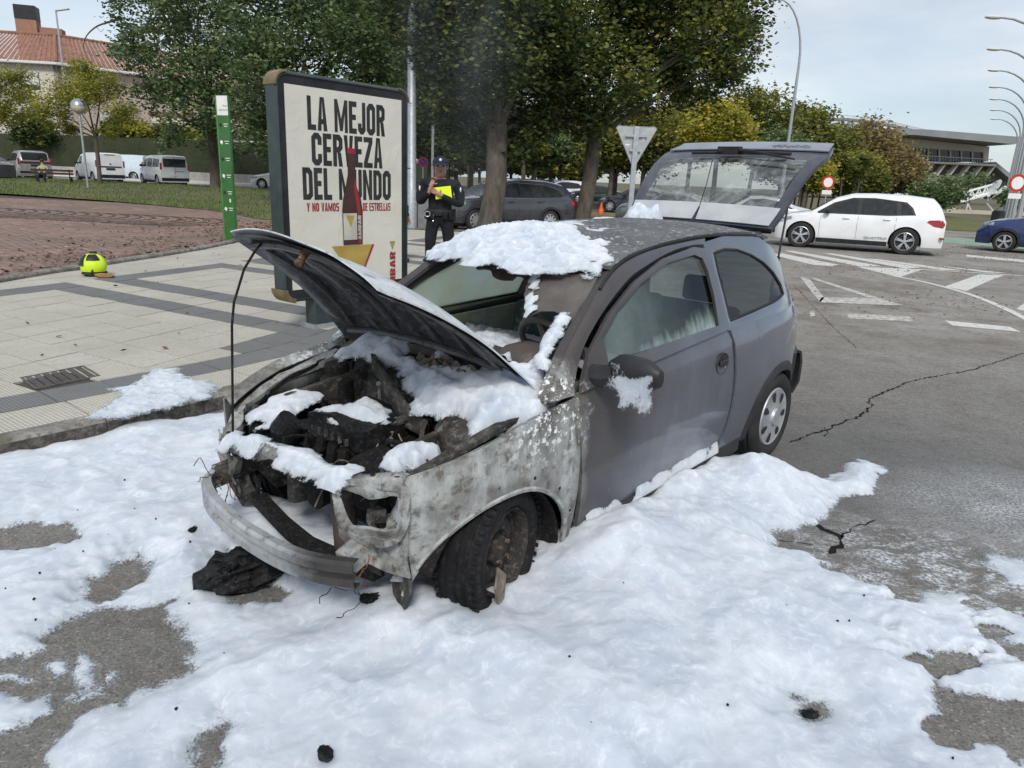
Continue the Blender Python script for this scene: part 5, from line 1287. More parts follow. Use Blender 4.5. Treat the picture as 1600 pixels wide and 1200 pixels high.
Hh += up*ridge(car_g(-1.85, 1.0), car_g(-2.0, 1.05), .10, .25, .2)+up*ridge(car_g(.1, 1.3), car_g(-1.2, 1.5), .05, .5, .4)
Hh += up*ridge(car_g(.55, -.5), car_g(1.0, -.9), .06, .35, .3)+up*ridge(car_g(.2, 0), car_g(-.1, 0), .06, .4, .2)
# keep the foam low where it would pass through the tyre
F = Hh; lx = (X-CARX)*cos(CARA)+(Y-CARY)*sin(CARA); ly = -(X-CARX)*sin(CARA)+(Y-CARY)*cos(CARA)
tyre_zone = np.exp(-((lx-.22)/.24)**2-((ly-.86)/.16)**2); F -= .02*tyre_zone*up
under = (lx > .62) & (lx < .66); 
kerb_side = (X*KN.x+Y*KN.y) > (K0-.012); F = np.where(kerb_side & (Y < 5.3), np.minimum(F, -.02), F)
keep = (sd_f > -.05) & (F > -.01); nx_, ny_ = X.shape
idx = np.arange(nx_*ny_).reshape(nx_, ny_); q = np.stack([idx[:-1, :-1], idx[1:, :-1], idx[1:, 1:], idx[:-1, 1:]], -1).reshape(-1, 4)
kf = keep.ravel()[q].any(1); q = q[kf]; used = np.unique(q); remap = np.full(nx_*ny_, -1); remap[used] = np.arange(len(used))
V = np.stack([X, Y, F], -1).reshape(-1, 3)[used]
tag(np_mesh('ground_foam', V, remap[q], M['foam'], None, True, {'thick': thick.ravel()[used]}), 'thick white firefighting foam spread over the asphalt around the burnt car', 'foam', kind='stuff')
print('foam faces', len(q))
# foam spilt on the kerb and the slabs
pp = gpoly('120,655 150,640 185,622 165,605 205,600 220,585 242,574 290,573 298,590 330,592 348,606 330,622 300,626 260,640 200,652', .13)
gx2 = np.arange(-3.3, -1.6, .012); gy2 = np.arange(4.1, 6.2, .012); X2, Y2 = np.meshgrid(gx2, gy2, indexing='ij')
s2 = sdist(X2+.12*(N0.fbm(X2*5, Y2*5)-.5)+.06*(N1_(X2*30, Y2*30)-.5), Y2+.12*(N1_.fbm(X2*5, Y2*5)-.5), pp); u2 = 1-np.exp(-np.clip(s2, 0, 9)/.06)
Z2 = .118+u2*(.016+.04*(billow(X2, Y2, 7, N0)-.55)+.02*(billow(X2, Y2, 18, N1_)-.5))
kk = (s2 > -.05); idx = np.arange(X2.size).reshape(X2.shape); q = np.stack([idx[:-1, :-1], idx[1:, :-1], idx[1:, 1:], idx[:-1, 1:]], -1).reshape(-1, 4); q = q[kk.ravel()[q].all(1)]
used = np.unique(q); remap = np.full(X2.size, -1); remap[used] = np.arange(len(used))
tag(np_mesh('pavement_foam', np.stack([X2, Y2, Z2], -1).reshape(-1, 3)[used], remap[q], M['foam'], None, True, {'thick': np.clip(s2/.16+.02, -1, .95).ravel()[used]}), 'small drift of white foam lying over the kerb and the pale slabs', 'foam', kind='stuff')

def foam_patch(name, fn, us, vs_, inside_fn, label, amp=.03, seed=0, droop=0, base=.02, fr=9):
    """foam lying on a surface fn(u, v) -> car frame point, grown upward; inside_fn gives signed distance in metres"""
    U, V_ = np.meshgrid(us, vs_, indexing='ij'); Pn = np.array([[fn(u, v) for v in vs_] for u in us]); W = np.array([[car2w(*p) for p in r] for r in Pn])
    nz_ = Noise(seed+40); s_ = inside_fn(U, V_)+.075*(nz_.fbm(W[..., 0]*9, W[..., 1]*9+W[..., 2]*9, 5)-.5)*2
    u_ = 1-np.exp(-np.clip(s_, 0, 9)/.05); h_ = u_*(base+amp*(1.3*billow(W[..., 0], W[..., 1]+W[..., 2], fr, nz_)-.3)+.14*amp*(nz_.fbm(W[..., 0]*40, W[..., 1]*40, 3)-.5))
    du = np.gradient(W, axis=0); dv = np.gradient(W, axis=1); n_ = np.cross(du, dv); n_ /= np.maximum(np.linalg.norm(n_, axis=2, keepdims=True), 1e-9); n_ *= np.sign(n_[..., 2:]+1e-6); n_ = n_*.5+np.array([0, 0, .5])
    Wp = W+n_*h_[..., None]+n_*.0015
    kk = s_ > -.02; idx = np.arange(U.size).reshape(U.shape); q = np.stack([idx[:-1, :-1], idx[1:, :-1], idx[1:, 1:], idx[:-1, 1:]], -1).reshape(-1, 4); q = q[kk.ravel()[q].any(1)]
    used = np.unique(q); remap = np.full(U.size, -1); remap[used] = np.arange(len(used))
    return tag(np_mesh(name, Wp.reshape(-1, 3)[used], remap[q], M['foam'], None, True, {'thick': np.clip(s_/.04+.2, -1, 1.6).ravel()[used]}), label, 'foam', kind='stuff')
def roof_pt(x, u):
    ze = float(np.interp(-x, [.80, .90, 1.12, 1.40, 1.70, 2.05, 2.28, 2.49, 2.66], [1.295, 1.352, 1.406, 1.433, 1.444, 1.440, 1.432, 1.408, 1.375])); ye = ysf(x, max(ze, .94))-.01
    return (x+(.10*(1-u*u) if x > -1.2 else 0)*max(0, (x+1.2)/.27), u*ye, ze+.037*(1-u*u)+.004)
def pin(poly): return lambda U, V_: sdist(U, V_*.58, [(a, b_*.58) for a, b_ in poly])
foam_patch('roof_foam', roof_pt, np.arange(-1.62, -.74, .008), np.arange(-1.08, 1.0, .016), pin([(-.80, -1.12), (-.82, -.5), (-.80, 0), (-.82, .5), (-.88, .95), (-1.0, .97), (-1.08, .80), (-1.18, .62), (-1.24, .30), (-1.38, 0), (-1.45, -.35), (-1.47, -.75), (-1.30, -1.12)]), 'thick white foam heaped on the front edge of the burnt car roof', .05, 1, base=.006, fr=8)
foam_patch('roof_foam', roof_pt, np.arange(-1.95, -1.2, .01), np.arange(-.9, .6, .02), pin([(-1.3, .2), (-1.35, .45), (-1.5, .40), (-1.6, .1), (-1.75, -.2), (-1.8, -.6), (-1.5, -.8), (-1.4, -.3)]), 'thin patchy foam trailing back over the car roof', .014, 21, base=.002, fr=12)
foam_patch('windscreen_foam', lambda u, v: wsp(.42+.20*u+.06*(v-.5), .90-.36*u+.10*(v-.5), .008), np.linspace(0, 1, 60), np.linspace(0, 1, 24), lambda U, V_: .02-np.abs(V_-.5)*.06+.01*np.sin(U*30), 'crust of foam along the torn edge of the windscreen glass', .012, 22, base=.008, fr=22)
foam_patch('roof_foam', roof_pt, np.arange(-2.75, -2.2, .01), np.arange(-1.0, .2, .02), pin([(-2.50, -.9), (-2.45, -.5), (-2.58, -.35), (-2.66, -.6), (-2.66, -.9)]), 'round lump of white foam by the tailgate hinge', .10, 2, base=.07, fr=6)
foam_patch('roof_foam', roof_pt, np.arange(-2.5, -1.9, .01), np.arange(-1.0, -.2, .02), pin([(-2.05, -.9), (-1.98, -.6), (-2.2, -.5), (-2.35, -.7), (-2.3, -.9)]), 'thin smear of foam on the right edge of the car roof', .012, 3, base=.012)
foam_patch('roof_foam', roof_pt, np.arange(-2.5, -1.6, .01), np.arange(-.5, .8, .02), pin([(-2.4, .0), (-2.36, .08), (-1.9, .30), (-1.85, .25)]), 'narrow streak of foam running over the middle of the car roof', .006, 4, base=.006)
# over the scuttle and the rear of the engine bay
def bay(x, y):
    z = float(np.interp(x, [-.60, -.40, -.25, -.10, .02, .12, .22], [.90, .97, .93, .87, .80, .74, .66])); 
    if y > .60: z -= (y-.60)*.6
    return (x, y, z)
foam_patch('engine_bay_foam', bay, np.arange(-.46, .16, .008), np.arange(-.62, .80, .009), lambda U, V_: np.minimum(sdist(U, V_, [(-.42, -.58), (-.15, -.52), (-.13, -.25), (-.16, -.05), (-.06, .12), (-.0, .26), (.02, .38), (-.02, .52), (.03, .62), (-.10, .70), (-.30, .74), (-.42, .72)]), -sdist(U, V_, [(-.35, -.12), (-.27, -.14), (-.25, .02), (-.26, .20), (-.30, .33), (-.36, .30), (-.34, .1)])), 'deep white foam filling the back of the engine bay under the bonnet', .05, 5, base=.03, fr=7)
top_e = lambda x, y: (x, y, .775+.02*sin(x*20)*sin(y*15))
foam_patch('engine_foam', top_e, np.arange(-.08, .30, .007), np.arange(-.2, .24, .007), lambda U, V_: sdist(U, V_, [(-.03, -.12), (.08, -.13), (.22, -.10), (.23, .02), (.20, .12), (.10, .17), (0, .12)]), 'cap of white foam on the charred engine cover', .03, 6, base=.03)
foam_patch('battery_foam', lambda x, y: (x, y, .72-.25*max(0, y-.5)), np.arange(.02, .36, .007), np.arange(.28, .62, .007), lambda U, V_: sdist(U, V_, [(.10, .42), (.20, .36), (.31, .40), (.32, .50), (.22, .55), (.08, .54), (.06, .48)]), 'oval heap of foam between the engine and the left wing', .045, 7, base=.05)
foam_patch('airbox_foam', lambda x, y: (x, y, .70+.25*(.35-x)), np.arange(.02, .46, .008), np.arange(-.62, -.22, .008), lambda U, V_: sdist(U, V_, [(.38, -.46), (.40, -.36), (.30, -.28), (.18, -.28), (.08, -.36), (.10, -.50), (.24, -.54)]), 'sloping bank of grey foam in the far front corner of the engine bay', .03, 8, base=.03)
def tiep(s_, v_):
    i = s_*59; a = min(int(i), 58); p = T_[a].lerp(T_[a+1], i-a); return (p.x-.02+v_, p.y, p.z+.010-max(0, v_-.03)*1.2)
foam_patch('tie_bar_foam', tiep, np.linspace(.16, .62, 120), np.arange(-.05, .085, .006), lambda U, V_: np.minimum(np.minimum((U-.20)*2.4, (.60-U)*2.4), .05-np.abs(V_-.018))+.02*np.sin(U*55), 'foam crusted along the scorched front tie bar', .022, 9, base=.012, fr=14)
foam_patch('headlamp_foam', lambda u, v: (.36-.18*v, .58+.09*sin(u*pi)*0+.16*(u-.5), .52+.24*v), np.linspace(0, 1, 34), np.linspace(0, 1, 34), lambda U, V_: .12-np.hypot((U-.5)*.24, (V_-.45)*.28), 'foam packed into the empty left headlamp opening', .05, 10, base=.03)
foam_patch('mirror_foam', lambda u, v: (-.533, .86+.20*u, 1.045-.14*v), np.linspace(-.1, 1.1, 44), np.linspace(-.1, 1.5, 50), lambda U, V_: np.maximum(.060-np.hypot((U-.42)*.12, (V_-.45)*.11), .012-np.hypot((U-.42)*.15, (V_-.95)*.06)), 'wet foam clinging to the front of the door mirror and dripping', .008, 11, base=.007, fr=25)
foam_patch('pillar_foam', lambda u, v: wsp(.86-.05*v+.13*u, .12+.50*v, .015), np.linspace(0, 1, 26), np.linspace(0, 1, 50), lambda U, V_: np.minimum(.04-np.abs(U-.5)*.085, np.minimum(V_, 1-V_)*.3), 'strip of foam stuck up the inside of the left windscreen pillar', .03, 12, base=.02)
foam_patch('wing_corner_foam', lambda u, v: (-.20-.22*u, .60+.10*v, .93-.16*max(0, v-.4)), np.linspace(0, 1, 34), np.linspace(0, 1.5, 34), lambda U, V_: .09-np.hypot((U-.5)*.22, (V_-.5)*.12), 'foam spilling over the top rear corner of the left wing', .04, 13, base=.03)
cab = foam_patch('cabin_foam', lambda u, v: (-1.25+.80*u, v, .78+.14*u), np.linspace(0, 1, 60), np.arange(-.62, .62, .014), lambda U, V_: .3-np.hypot((U-.5)*.4, V_*.2), 'white foam filling the seats and footwells inside the burnt car', .06, 14, base=.04)
foam_patch('door_foam', lambda u, v: (-.55-1.25*u, ysf(-1, .3)+.012-.03*v, .24+.16*v), np.linspace(0, 1, 160), np.linspace(0, 1, 24), lambda U, V_: .10*(.55-V_)+.03*np.sin(U*40)+.03*np.sin(U*17), 'ragged foam smeared up the sill and the bottom of the door', .012, 15, base=.006, fr=25)
# small char crumbs on the foam
g_ = random.Random(9); b = MB()
for k in range(70):
    x, y = g_.uniform(-2.2, 2.4), g_.uniform(1.8, 3.6); i = int((x-gx_[0])/stp); j = int((y-gy_[0])/stp)
    if sd_f[i, j] > .05 and abs(ly[i, j]) > .95 or (sd_f[i, j] > .05 and lx[i, j] > .7): b.ball((x, y, F[i, j]+.002), g_.uniform(.002, .006), 5, 4, disp=.5, seed=k)
tag(b.build('char_crumbs', M['char'], None), 'tiny black crumbs of burnt plastic dotted over the white foam', 'debris', kind='stuff')
# lumps of burnt debris
def debris(name, c, size, seed, label, flat=.5, parent=None):
    b = MB(); b.ball((0, 0, 0), size, 30, 18, (1.5, 1, flat), .10, seed); b.jitter(size*.22, 4/size*.5, seed); b.jitter(size*.08, 12/size*.5, seed)
    for k in range(10):
        g_ = random.Random(seed*10+k); b.tube([(g_.uniform(-1, 1)*size, g_.uniform(-.7, .7)*size, size*flat*.8), (g_.uniform(-1.4, 1.4)*size, g_.uniform(-1, 1)*size, size*flat*g_.uniform(.2, 1.2))], size*.06, 5)
    o = b.build(name, M['char_gloss'], None, loc=c); o.rotation_euler[2] = seed*1.3
    return tag(o, label, 'debris')
p = G(385, 890, .05); debris('burnt_debris', (p.x, p.y, .05), .13, 3, 'large heap of charred plastic lying under the crash beam', .55)
p = G(508, 1182, .06); debris('burnt_debris', (p.x, p.y, .07), .022, 4, 'small charred fragment resting on the foam at the bottom of the picture', .3)
p = G(1265, 1120, .0); debris('burnt_debris', (p.x, p.y, .012), .022, 5, 'small dark fragment lying in a hole in the foam', .3)
p = G(300, 820, .1); debris('burnt_debris', (p.x, p.y, .07), .02, 6, 'small grey burnt scrap beside the right end of the crash beam', .7)
p = G(585, 945, .05); debris('burnt_debris', (p.x, p.y, .07), .04, 7, 'twisted strip of melted plastic under the left end of the crash beam', .4)
# ================================================================ VEHICLES AROUND
def surf_mat(name, c, **k):
    if name not in M: M[name] = PM(name, c, **k)
    return M[name]
class Veh:
    """a lofted car body: x forward, rear bumper at x=0"""
    def __init__(s, sp, name, label, cat, paint, loc, rz, group=None):
        s.sp = sp; s.root = empty(name, label, cat, loc, rz, group); s.paint = paint; s.cy = sp.get('x0', 0)
        f = lambda L_: ([a for a, b in L_], [b for a, b in L_])
        s.top = lambda x: float(np.interp(x, *f(sp['top']))); s.belt = lambda x: float(np.interp(x, *f(sp['belt']))); s.wid = lambda x: float(np.interp(x, *f(sp['w'])))
        s.zb = sp['zb']; s.R = sp['R']; s.xf, s.xr = sp['xf'], sp['xr']; s.mid = (s.xf+s.xr)/2
        s.tum = sp.get('tum', .38); s.make_body(); s.wheels(); s.glazing(); s.details()
    def hw(s, x): return max(.05, s.wid(x)-s.tum*max(0, s.top(x)-s.belt(x))-((.035 if s.top(x)-s.belt(x) > .12 else .10)))
    def ys(s, x, z):
        w = s.wid(x); b = s.belt(x)
        if z <= b:
            k = (z-s.zb)/(b-s.zb); return w-.035*(1-min(1, k/.35))**2-.03*max(0, (k-.6)/.4)**2
        tt = (z-b)/max(.05, s.top(x)-.05-b); return (w-.03)*(1-min(1, tt))+s.hw(x)*min(1, tt)
    def arch(s, x):
        Ra = s.R+.055; z = s.zb
        for c in (s.xf, s.xr):
            d = abs(x-c)
            if d < Ra: z = max(z, s.R+sqrt(Ra*Ra-d*d)-.01)
        return z
    def P(s, x, y, z): return (x-s.mid, y, z)
    def make_body(s):
        L_ = s.sp['L']; Ra = s.R+.055
        xs = list(np.linspace(0, L_, 60))
        for c in (s.xf, s.xr): xs += [c+Ra*cos(a) for a in np.linspace(0, pi, 17)]+[c-Ra-.004, c+Ra+.004]
        xs = sorted(set(round(max(0, min(L_, x)), 4) for x in xs)); P = []
        for x in xs:
            t_, b, za = s.top(x), s.belt(x), s.arch(x); b = min(b, t_-.02); r = []
            for k in (0, .1, .3, .55, .8, 1):
                z = max(za+.012*k, s.zb+(b-s.zb)*k); r.append((s.ys(x, min(z, b)), z))
            hwd = s.hw(x)
            if t_-b > .12:
                for k in (.35, .7, 1): z = b+(t_-.05-b)*k; r.append((s.ys(x, z), z))
            else: r += [(s.wid(x)-.05, b+.01), (s.wid(x)-.07, b+.015), (s.wid(x)-.10, b+(t_-b)*.6)]
            r += [(hwd*.88, t_-.012), (hwd*.5, t_+.004), (0, t_+.008)]
            full = [s.P(x, y, z) for y, z in r]+[s.P(x, -y, z) for y, z in reversed(r[:-1])]
            P.append(full)
        m_ = MB(); A = np.array(P); m_.grid(A[::-1])
        n = A.shape[1]
        for i, rv in ((0, False), (len(P)-1, True)):
            n0 = len(m_.v); m_.v += [tuple(p) for p in A[i]]; m_.f.append(tuple(range(n0, n0+n)) if rv else tuple(range(n0+n-1, n0-1, -1))); m_.mi.append(0)
        s.body = m_.build('body', s.paint, s.root, smooth=38)
        u = MB(); u.box((L_/2-s.mid, 0, s.zb+.10), (L_-.5, s.wid(L_/2)*1.5, .16)); u.box((s.mid-s.mid, 0, s.R+.1), (abs(s.xf-s.xr)-2*s.R-.15, s.wid(L_/2)*1.7, .35))
        for c in (s.xf, s.xr): u.box((c-s.mid, 0, s.R+.08), (s.R*1.9, s.wid(c)*1.1, s.R*1.7))
        u.build('underbody', M['black_plastic'], s.root, smooth=0)
    def wheels(s):
        sp = s.sp; tmpl = None
        for c in (s.xf, s.xr):
            for sd_ in (1, -1):
                y = sd_*(s.wid(c)-.115)
                if not sp.get('far') or True:
                    b = MB(); R_, r_, h = s.R, s.R*.68, .105
                    b.lathe([(r_, -h*.8), (r_+.02, -h), (R_-.03, -h), (R_, -h*.7), (R_, h*.7), (R_-.03, h), (r_+.02, h), (r_, h*.8), (r_-.02, h*.3), (r_-.02, -h*.3)], 28, (c-s.mid, y, R_), 'Y', close=True)
                    w = b.build('wheel', M['black_rubber'], s.root, smooth=40)
                    d = MB(); yo = y+sd_*.055; d.lathe([(r_+.006, .03*sd_), (r_-.012, .038*sd_), (r_-.02, .01*sd_)], 28, (c-s.mid, yo, R_), 'Y'); n = sp.get('spokes', 5)
                    for k in range(n):
                        a = 2*pi*k/n+.3
                        for da in ((-.13, .13) if sp.get('twin') else (0,)):
                            v = []
                            for rr, ww, yy in ((.045, .022 if sp.get('twin') else .04, .028), (r_-.012, .014 if sp.get('twin') else .028, .020)):
                                for sg in (-1, 1):
                                    ca, sa = cos(a+da*(rr/r_)), sin(a+da*(rr/r_)); v += [(c-s.mid+rr*ca-sg*ww*sa, yo+yy*sd_, R_+rr*sa+sg*ww*ca), (c-s.mid+rr*ca-sg*ww*sa, yo, R_+rr*sa+sg*ww*ca)]
                            d.add(v, [(0, 2, 6, 4), (1, 5, 7, 3), (0, 4, 5, 1), (2, 3, 7, 6)])
                    d.lathe([(.055, .01*sd_), (.05, .034*sd_), (0, .036*sd_)], 14, (c-s.mid, yo, R_), 'Y'); d.build('rim', M['alloy'], w, smooth=30)
                    q = MB(); q.lathe([(r_-.01, 0), (0, 0)], 24, (c-s.mid, y+sd_*.03, R_), 'Y'); q.build('brake_disc', M['dark_trim'], w)
    def poly_side(s, pts, off, mat, name, sd_, parent=None):
        m_ = MB(); n = len(pts); cx = sum(p[0] for p in pts)/n; cz = sum(p[1] for p in pts)/n; ring = []
        dense = []
        for i in range(n):
            a, b = pts[i], pts[(i+1) % n]
            for k in range(3): dense.append((a[0]+(b[0]-a[0])*k/3, a[1]+(b[1]-a[1])*k/3))
        P = [[s.P(x, sd_*(s.ys(x, z)+off), z) for u in (0, .4, .75, 1) for x, z in ((cx+(p[0]-cx)*u, cz+(p[1]-cz)*u),)] for p in dense]
        m_.grid(np.array(P), wrap=True); return m_.build(name, mat, parent or s.body, smooth=60)
    def glazing(s):
        sp = s.sp; gm = sp.get('glass', M['black_glass'])
        for sd_ in (1, -1):
            if sp.get('dlo'): s.poly_side(sp['dlo'], .006, M['black_plastic'], 'window_surround', sd_)
            for w in sp.get('win', []): s.poly_side(w, .011, gm, 'side_window', sd_)
            if sp.get('chrome') and sp.get('dlo'):
                c = MB(); c.tube([s.P(x, sd_*(s.ys(x, z)+.01), z) for x, z in sp['chrome']], .012, 6); c.build('window_trim', M['chrome'], s.body)
        def top_grid(x0, x1, name, k=.86, n=9, mat=None):
            P = [[s.P(x, u*s.hw(x)*k, s.top(x)+.012-.0*abs(u)-(.012 if abs(u) > .9 else 0)) for u in np.linspace(-1, 1, 9)] for x in np.linspace(x0, x1, n)]
            m_ = MB(); m_.shell(np.array(P), .006 if x1 > x0 else -.006); m_.build(name, mat or gm, s.body, smooth=60)
        if 'ws' in sp: top_grid(sp['ws'][0], sp['ws'][1], 'windscreen', .93, mat=sp.get('wsmat'))
        if 'rw' in sp: top_grid(sp['rw'][0], sp['rw'][1], 'rear_window', .88)
    def details(s):
        sp = s.sp; L_ = sp['L']
        for sd_ in (1, -1):
            for (x, z) in sp.get('handles', []):
                b = MB(); b.box(s.P(x, sd_*(s.ys(x, z)+.02), z), (.19, .03, .035)); b.build('door_handle', s.paint, s.body, bevel=.01)
            for xl in sp.get('seams', []):
                b = MB(); b.tube([s.P(xl+dx, sd_*(s.ys(xl+dx, z)+.0005), z) for dx, z in ((0, s.zb+.12), (0, .55), (.01, .75), (0, s.belt(xl)-.01))], .005, 4); b.build('door_seam', M['black_plastic'], s.body)
            if sp.get('mirror'):
                x, z = sp['mirror']; b = MB(); b.ball(s.P(x, sd_*(s.ys(x, z)+.13), z+.04), .11, 12, 8, (.75, 1, .72)); b.tube([s.P(x, sd_*s.ys(x, z), z-.02), s.P(x, sd_*(s.ys(x, z)+.08), z)], .03, 6); b.build('door_mirror', sp.get('mirror_mat', s.paint), s.root)
            if sp.get('sill'):
                b = MB(); x0, x1 = s.xr+s.R+.07, s.xf-s.R-.07; P = [[s.P(x, sd_*(s.ys(x, z)+.012), z) for z in (s.zb-.03, s.zb+.04, s.zb+.10)] for x in np.linspace(x0, x1, 8)]; b.shell(np.array(P), .02*sd_); b.build('sill_trim', sp['sill'], s.body)
            if sp.get('cladding'):
                for c in (s.xf, s.xr):
                    Ra = s.R+.055; P = []
                    for a in np.linspace(-.05, pi+.05, 22):
                        P.append([s.P(c+(Ra+d)*cos(a), sd_*(s.ys(c+(Ra+d)*cos(a), max(s.zb, s.R+(Ra+d)*sin(a)))+.014), max(s.zb, s.R+(Ra+d)*sin(a)-.01)) for d in (-.01, .07)])
                    b = MB(); b.shell(np.array(P), .02*sd_); b.build('arch_trim', M['dark_trim'], s.body)
            for nm, mt in (('headlamp', 'clear_lens'), ('tail_lamp', 'red_lens')):
                if sp.get(nm): s.poly_side(sp[nm], .012, M[mt], nm, sd_, s.body)
            if sp.get('rear_lamp'):
                y0, y1, z0, z1 = sp['rear_lamp']; b = MB(); b.box(s.P(.02, sd_*(y0+y1)/2, (z0+z1)/2), (.06, abs(y1-y0), z1-z0)); b.build('tail_lamp', M['red_lens'], s.body, bevel=.01)
        for (x0, y0, x1, y1, mt, nm) in sp.get('rear', []):      # pieces of the upright rear face: y, z ranges
            b = MB(); b.box(s.P(-.012, (x0+x1)/2, (y0+y1)/2), (.03, abs(x1-x0), abs(y1-y0))); b.build(nm, M[mt], s.body, bevel=.008)
        for (xc, yc, zc, dx, dy, dz, mt, nm) in sp.get('boxes', []):
            b = MB(); b.box(s.P(xc, yc, zc), (dx, dy, dz)); b.build(nm, M[mt], s.body, bevel=min(dx, dy, dz)*.3)
def by_wheels(front_px, rear_px, wb, halfw, z=0):
    """place a car by where its two near tyres touch the ground; returns centre and heading"""
    f_, r_ = G(*front_px, z), G(*rear_px, z); d = (f_-r_); d.z = 0; d.normalize(); mid_ = (f_+r_)/2
    n_ = Vector((-d.y, d.x, 0)); away = n_ if n_.dot(mid_-CC) > 0 else -n_
    c = mid_+away*halfw; return (c.x, c.y, z), atan2(d.y, d.x)
# white SUV waiting on the right
suv = dict(L=4.68, zb=.24, R=.375, xf=3.80, xr=.98, tum=.42, spokes=5, twin=True,
    top=[(0, .98), (.08, 1.18), (.20, 1.42), (.40, 1.60), (1.1, 1.665), (1.9, 1.68), (2.5, 1.655), (3.02, 1.50), (3.62, 1.10), (4.2, 1.00), (4.55, .86), (4.68, .66)],
    belt=[(0, .95), (.3, 1.06), (1.5, 1.03), (3.4, 1.0), (4.2, .93), (4.6, .80), (4.68, .62)], w=[(0, .72), (.15, .86), (.5, .93), (1.5, .945), (3.5, .945), (4.2, .90), (4.5, .78), (4.68, .55)],
    dlo=[(.80, 1.12), (.90, 1.32), (1.08, 1.47), (1.9, 1.55), (2.5, 1.53), (2.98, 1.38), (3.42, 1.09), (3.40, 1.05), (1.5, 1.07)],
    win=[[(.88, 1.15), (.96, 1.31), (1.12, 1.43), (1.22, 1.46), (1.18, 1.13)], [(1.30, 1.12), (1.32, 1.47), (1.9, 1.52), (2.22, 1.51), (2.22, 1.10)], [(2.34, 1.10), (2.34, 1.50), (2.52, 1.48), (2.92, 1.34), (3.22, 1.11)]],
    ws=(2.98, 3.60), rw=(.34, .08), handles=[(1.52, .96), (2.60, .94)], seams=[1.28, 2.28, 3.30], mirror=(3.12, 1.08), mirror_mat=M['black_plastic'], sill=M['dark_trim'],
    headlamp=[(4.10, .84), (4.12, .93), (4.45, .86), (4.58, .76), (4.40, .74)], tail_lamp=[(.02, .88), (.04, 1.03), (.45, 1.00), (.50, .95), (.30, .84), (.06, .80)],
    boxes=[(.05, .72, .52, .12, .36, .05, 'red_lens', 'reflector'), (.05, -.72, .52, .12, .36, .05, 'red_lens', 'reflector'), (.55, 0, 1.55, .28, .05, .03, 'white_paint', 'roof_fin'), (4.60, .55, .47, .14, .28, .17, 'black_plastic', 'air_intake'), (4.60, -.55, .47, .14, .28, .17, 'black_plastic', 'air_intake'), (4.66, 0, .60, .05, .9, .30, 'black_plastic', 'grille'), (.10, .62, .30, .18, .20, .06, 'chrome', 'exhaust'), (.10, -.62, .30, .18, .20, .06, 'chrome', 'exhaust')])
lc, hd_ = by_wheels((1245, 386), (1412, 398), 2.82, .83)
q5 = Veh(suv, 'parked_car', 'white sport utility car seen side on behind the zebra stripes', 'car', M['white_paint'], lc, hd_)
b = text('QUATTRO', .085, M['steel'], 'door_lettering', q5.body, 1.5, .002, .002); b.matrix_local = Matrix.Translation((1.95-q5.mid-.2, .955, .40)) @ Matrix.Rotation(radians(180), 4, 'Z') @ Matrix.Rotation(radians(90), 4, 'X')
# dark estate behind the trunks
wag = dict(L=4.87, zb=.27, R=.35, xf=3.92, xr=1.17, tum=.40, spokes=10,
    top=[(0, 1.0), (.15, 1.15), (.35, 1.35), (.62, 1.53), (1.2, 1.64), (2.2, 1.665), (2.8, 1.60), (3.25, 1.40), (3.75, 1.10), (4.3, 1.02), (4.75, .90), (4.87, .72)],
    belt=[(0, .98), (.4, 1.10), (1.6, 1.05), (3.6, 1.0), (4.4, .95), (4.87, .70)], w=[(0, .72), (.2, .86), (.6, .92), (3.9, .92), (4.5, .84), (4.87, .58)],
    dlo=[(.66, 1.14), (.95, 1.40), (1.35, 1.50), (2.6, 1.53), (3.10, 1.36), (3.55, 1.08), (2.0, 1.08)], chrome=[(3.55, 1.06), (2.0, 1.07), (.85, 1.11), (.62, 1.18), (.80, 1.36), (1.25, 1.50), (2.5, 1.55), (3.05, 1.42)],
    win=[[(.78, 1.16), (1.0, 1.38), (1.42, 1.47), (1.50, 1.12)], [(1.58, 1.12), (1.52, 1.48), (2.35, 1.51), (2.35, 1.10)], [(2.44, 1.10), (2.44, 1.51), (2.62, 1.50), (3.08, 1.33), (3.42, 1.11)]],
    ws=(3.12, 3.72), rw=(.60, .14), handles=[(1.62, .96), (2.70, .94)], seams=[1.45, 2.40, 3.45], mirror=(3.22, 1.08), cladding=True, sill=M['dark_trim'], wsmat=M['clear_lens'],
    headlamp=[(4.30, .84), (4.32, .96), (4.70, .90), (4.80, .80)], tail_lamp=[(.02, .85), (.03, 1.0), (.35, 1.02), (.42, .92), (.2, .84)], boxes=[(1.8, .66, 1.66, 1.7, .03, .03, 'dark_trim', 'roof_rail'), (1.8, -.66, 1.66, 1.7, .03, .03, 'dark_trim', 'roof_rail')])
lc, hd_ = by_wheels((741, 362), (858, 362), 2.75, .80)
dark_paint = PM('dark grey pearl paint', (.030, .033, .042), (.045, .048, .058), rough=.22, coat=.9)
Veh(wag, 'parked_car', 'dark grey estate car parked crosswise behind the two big tree trunks', 'car', dark_paint, lc, hd_)
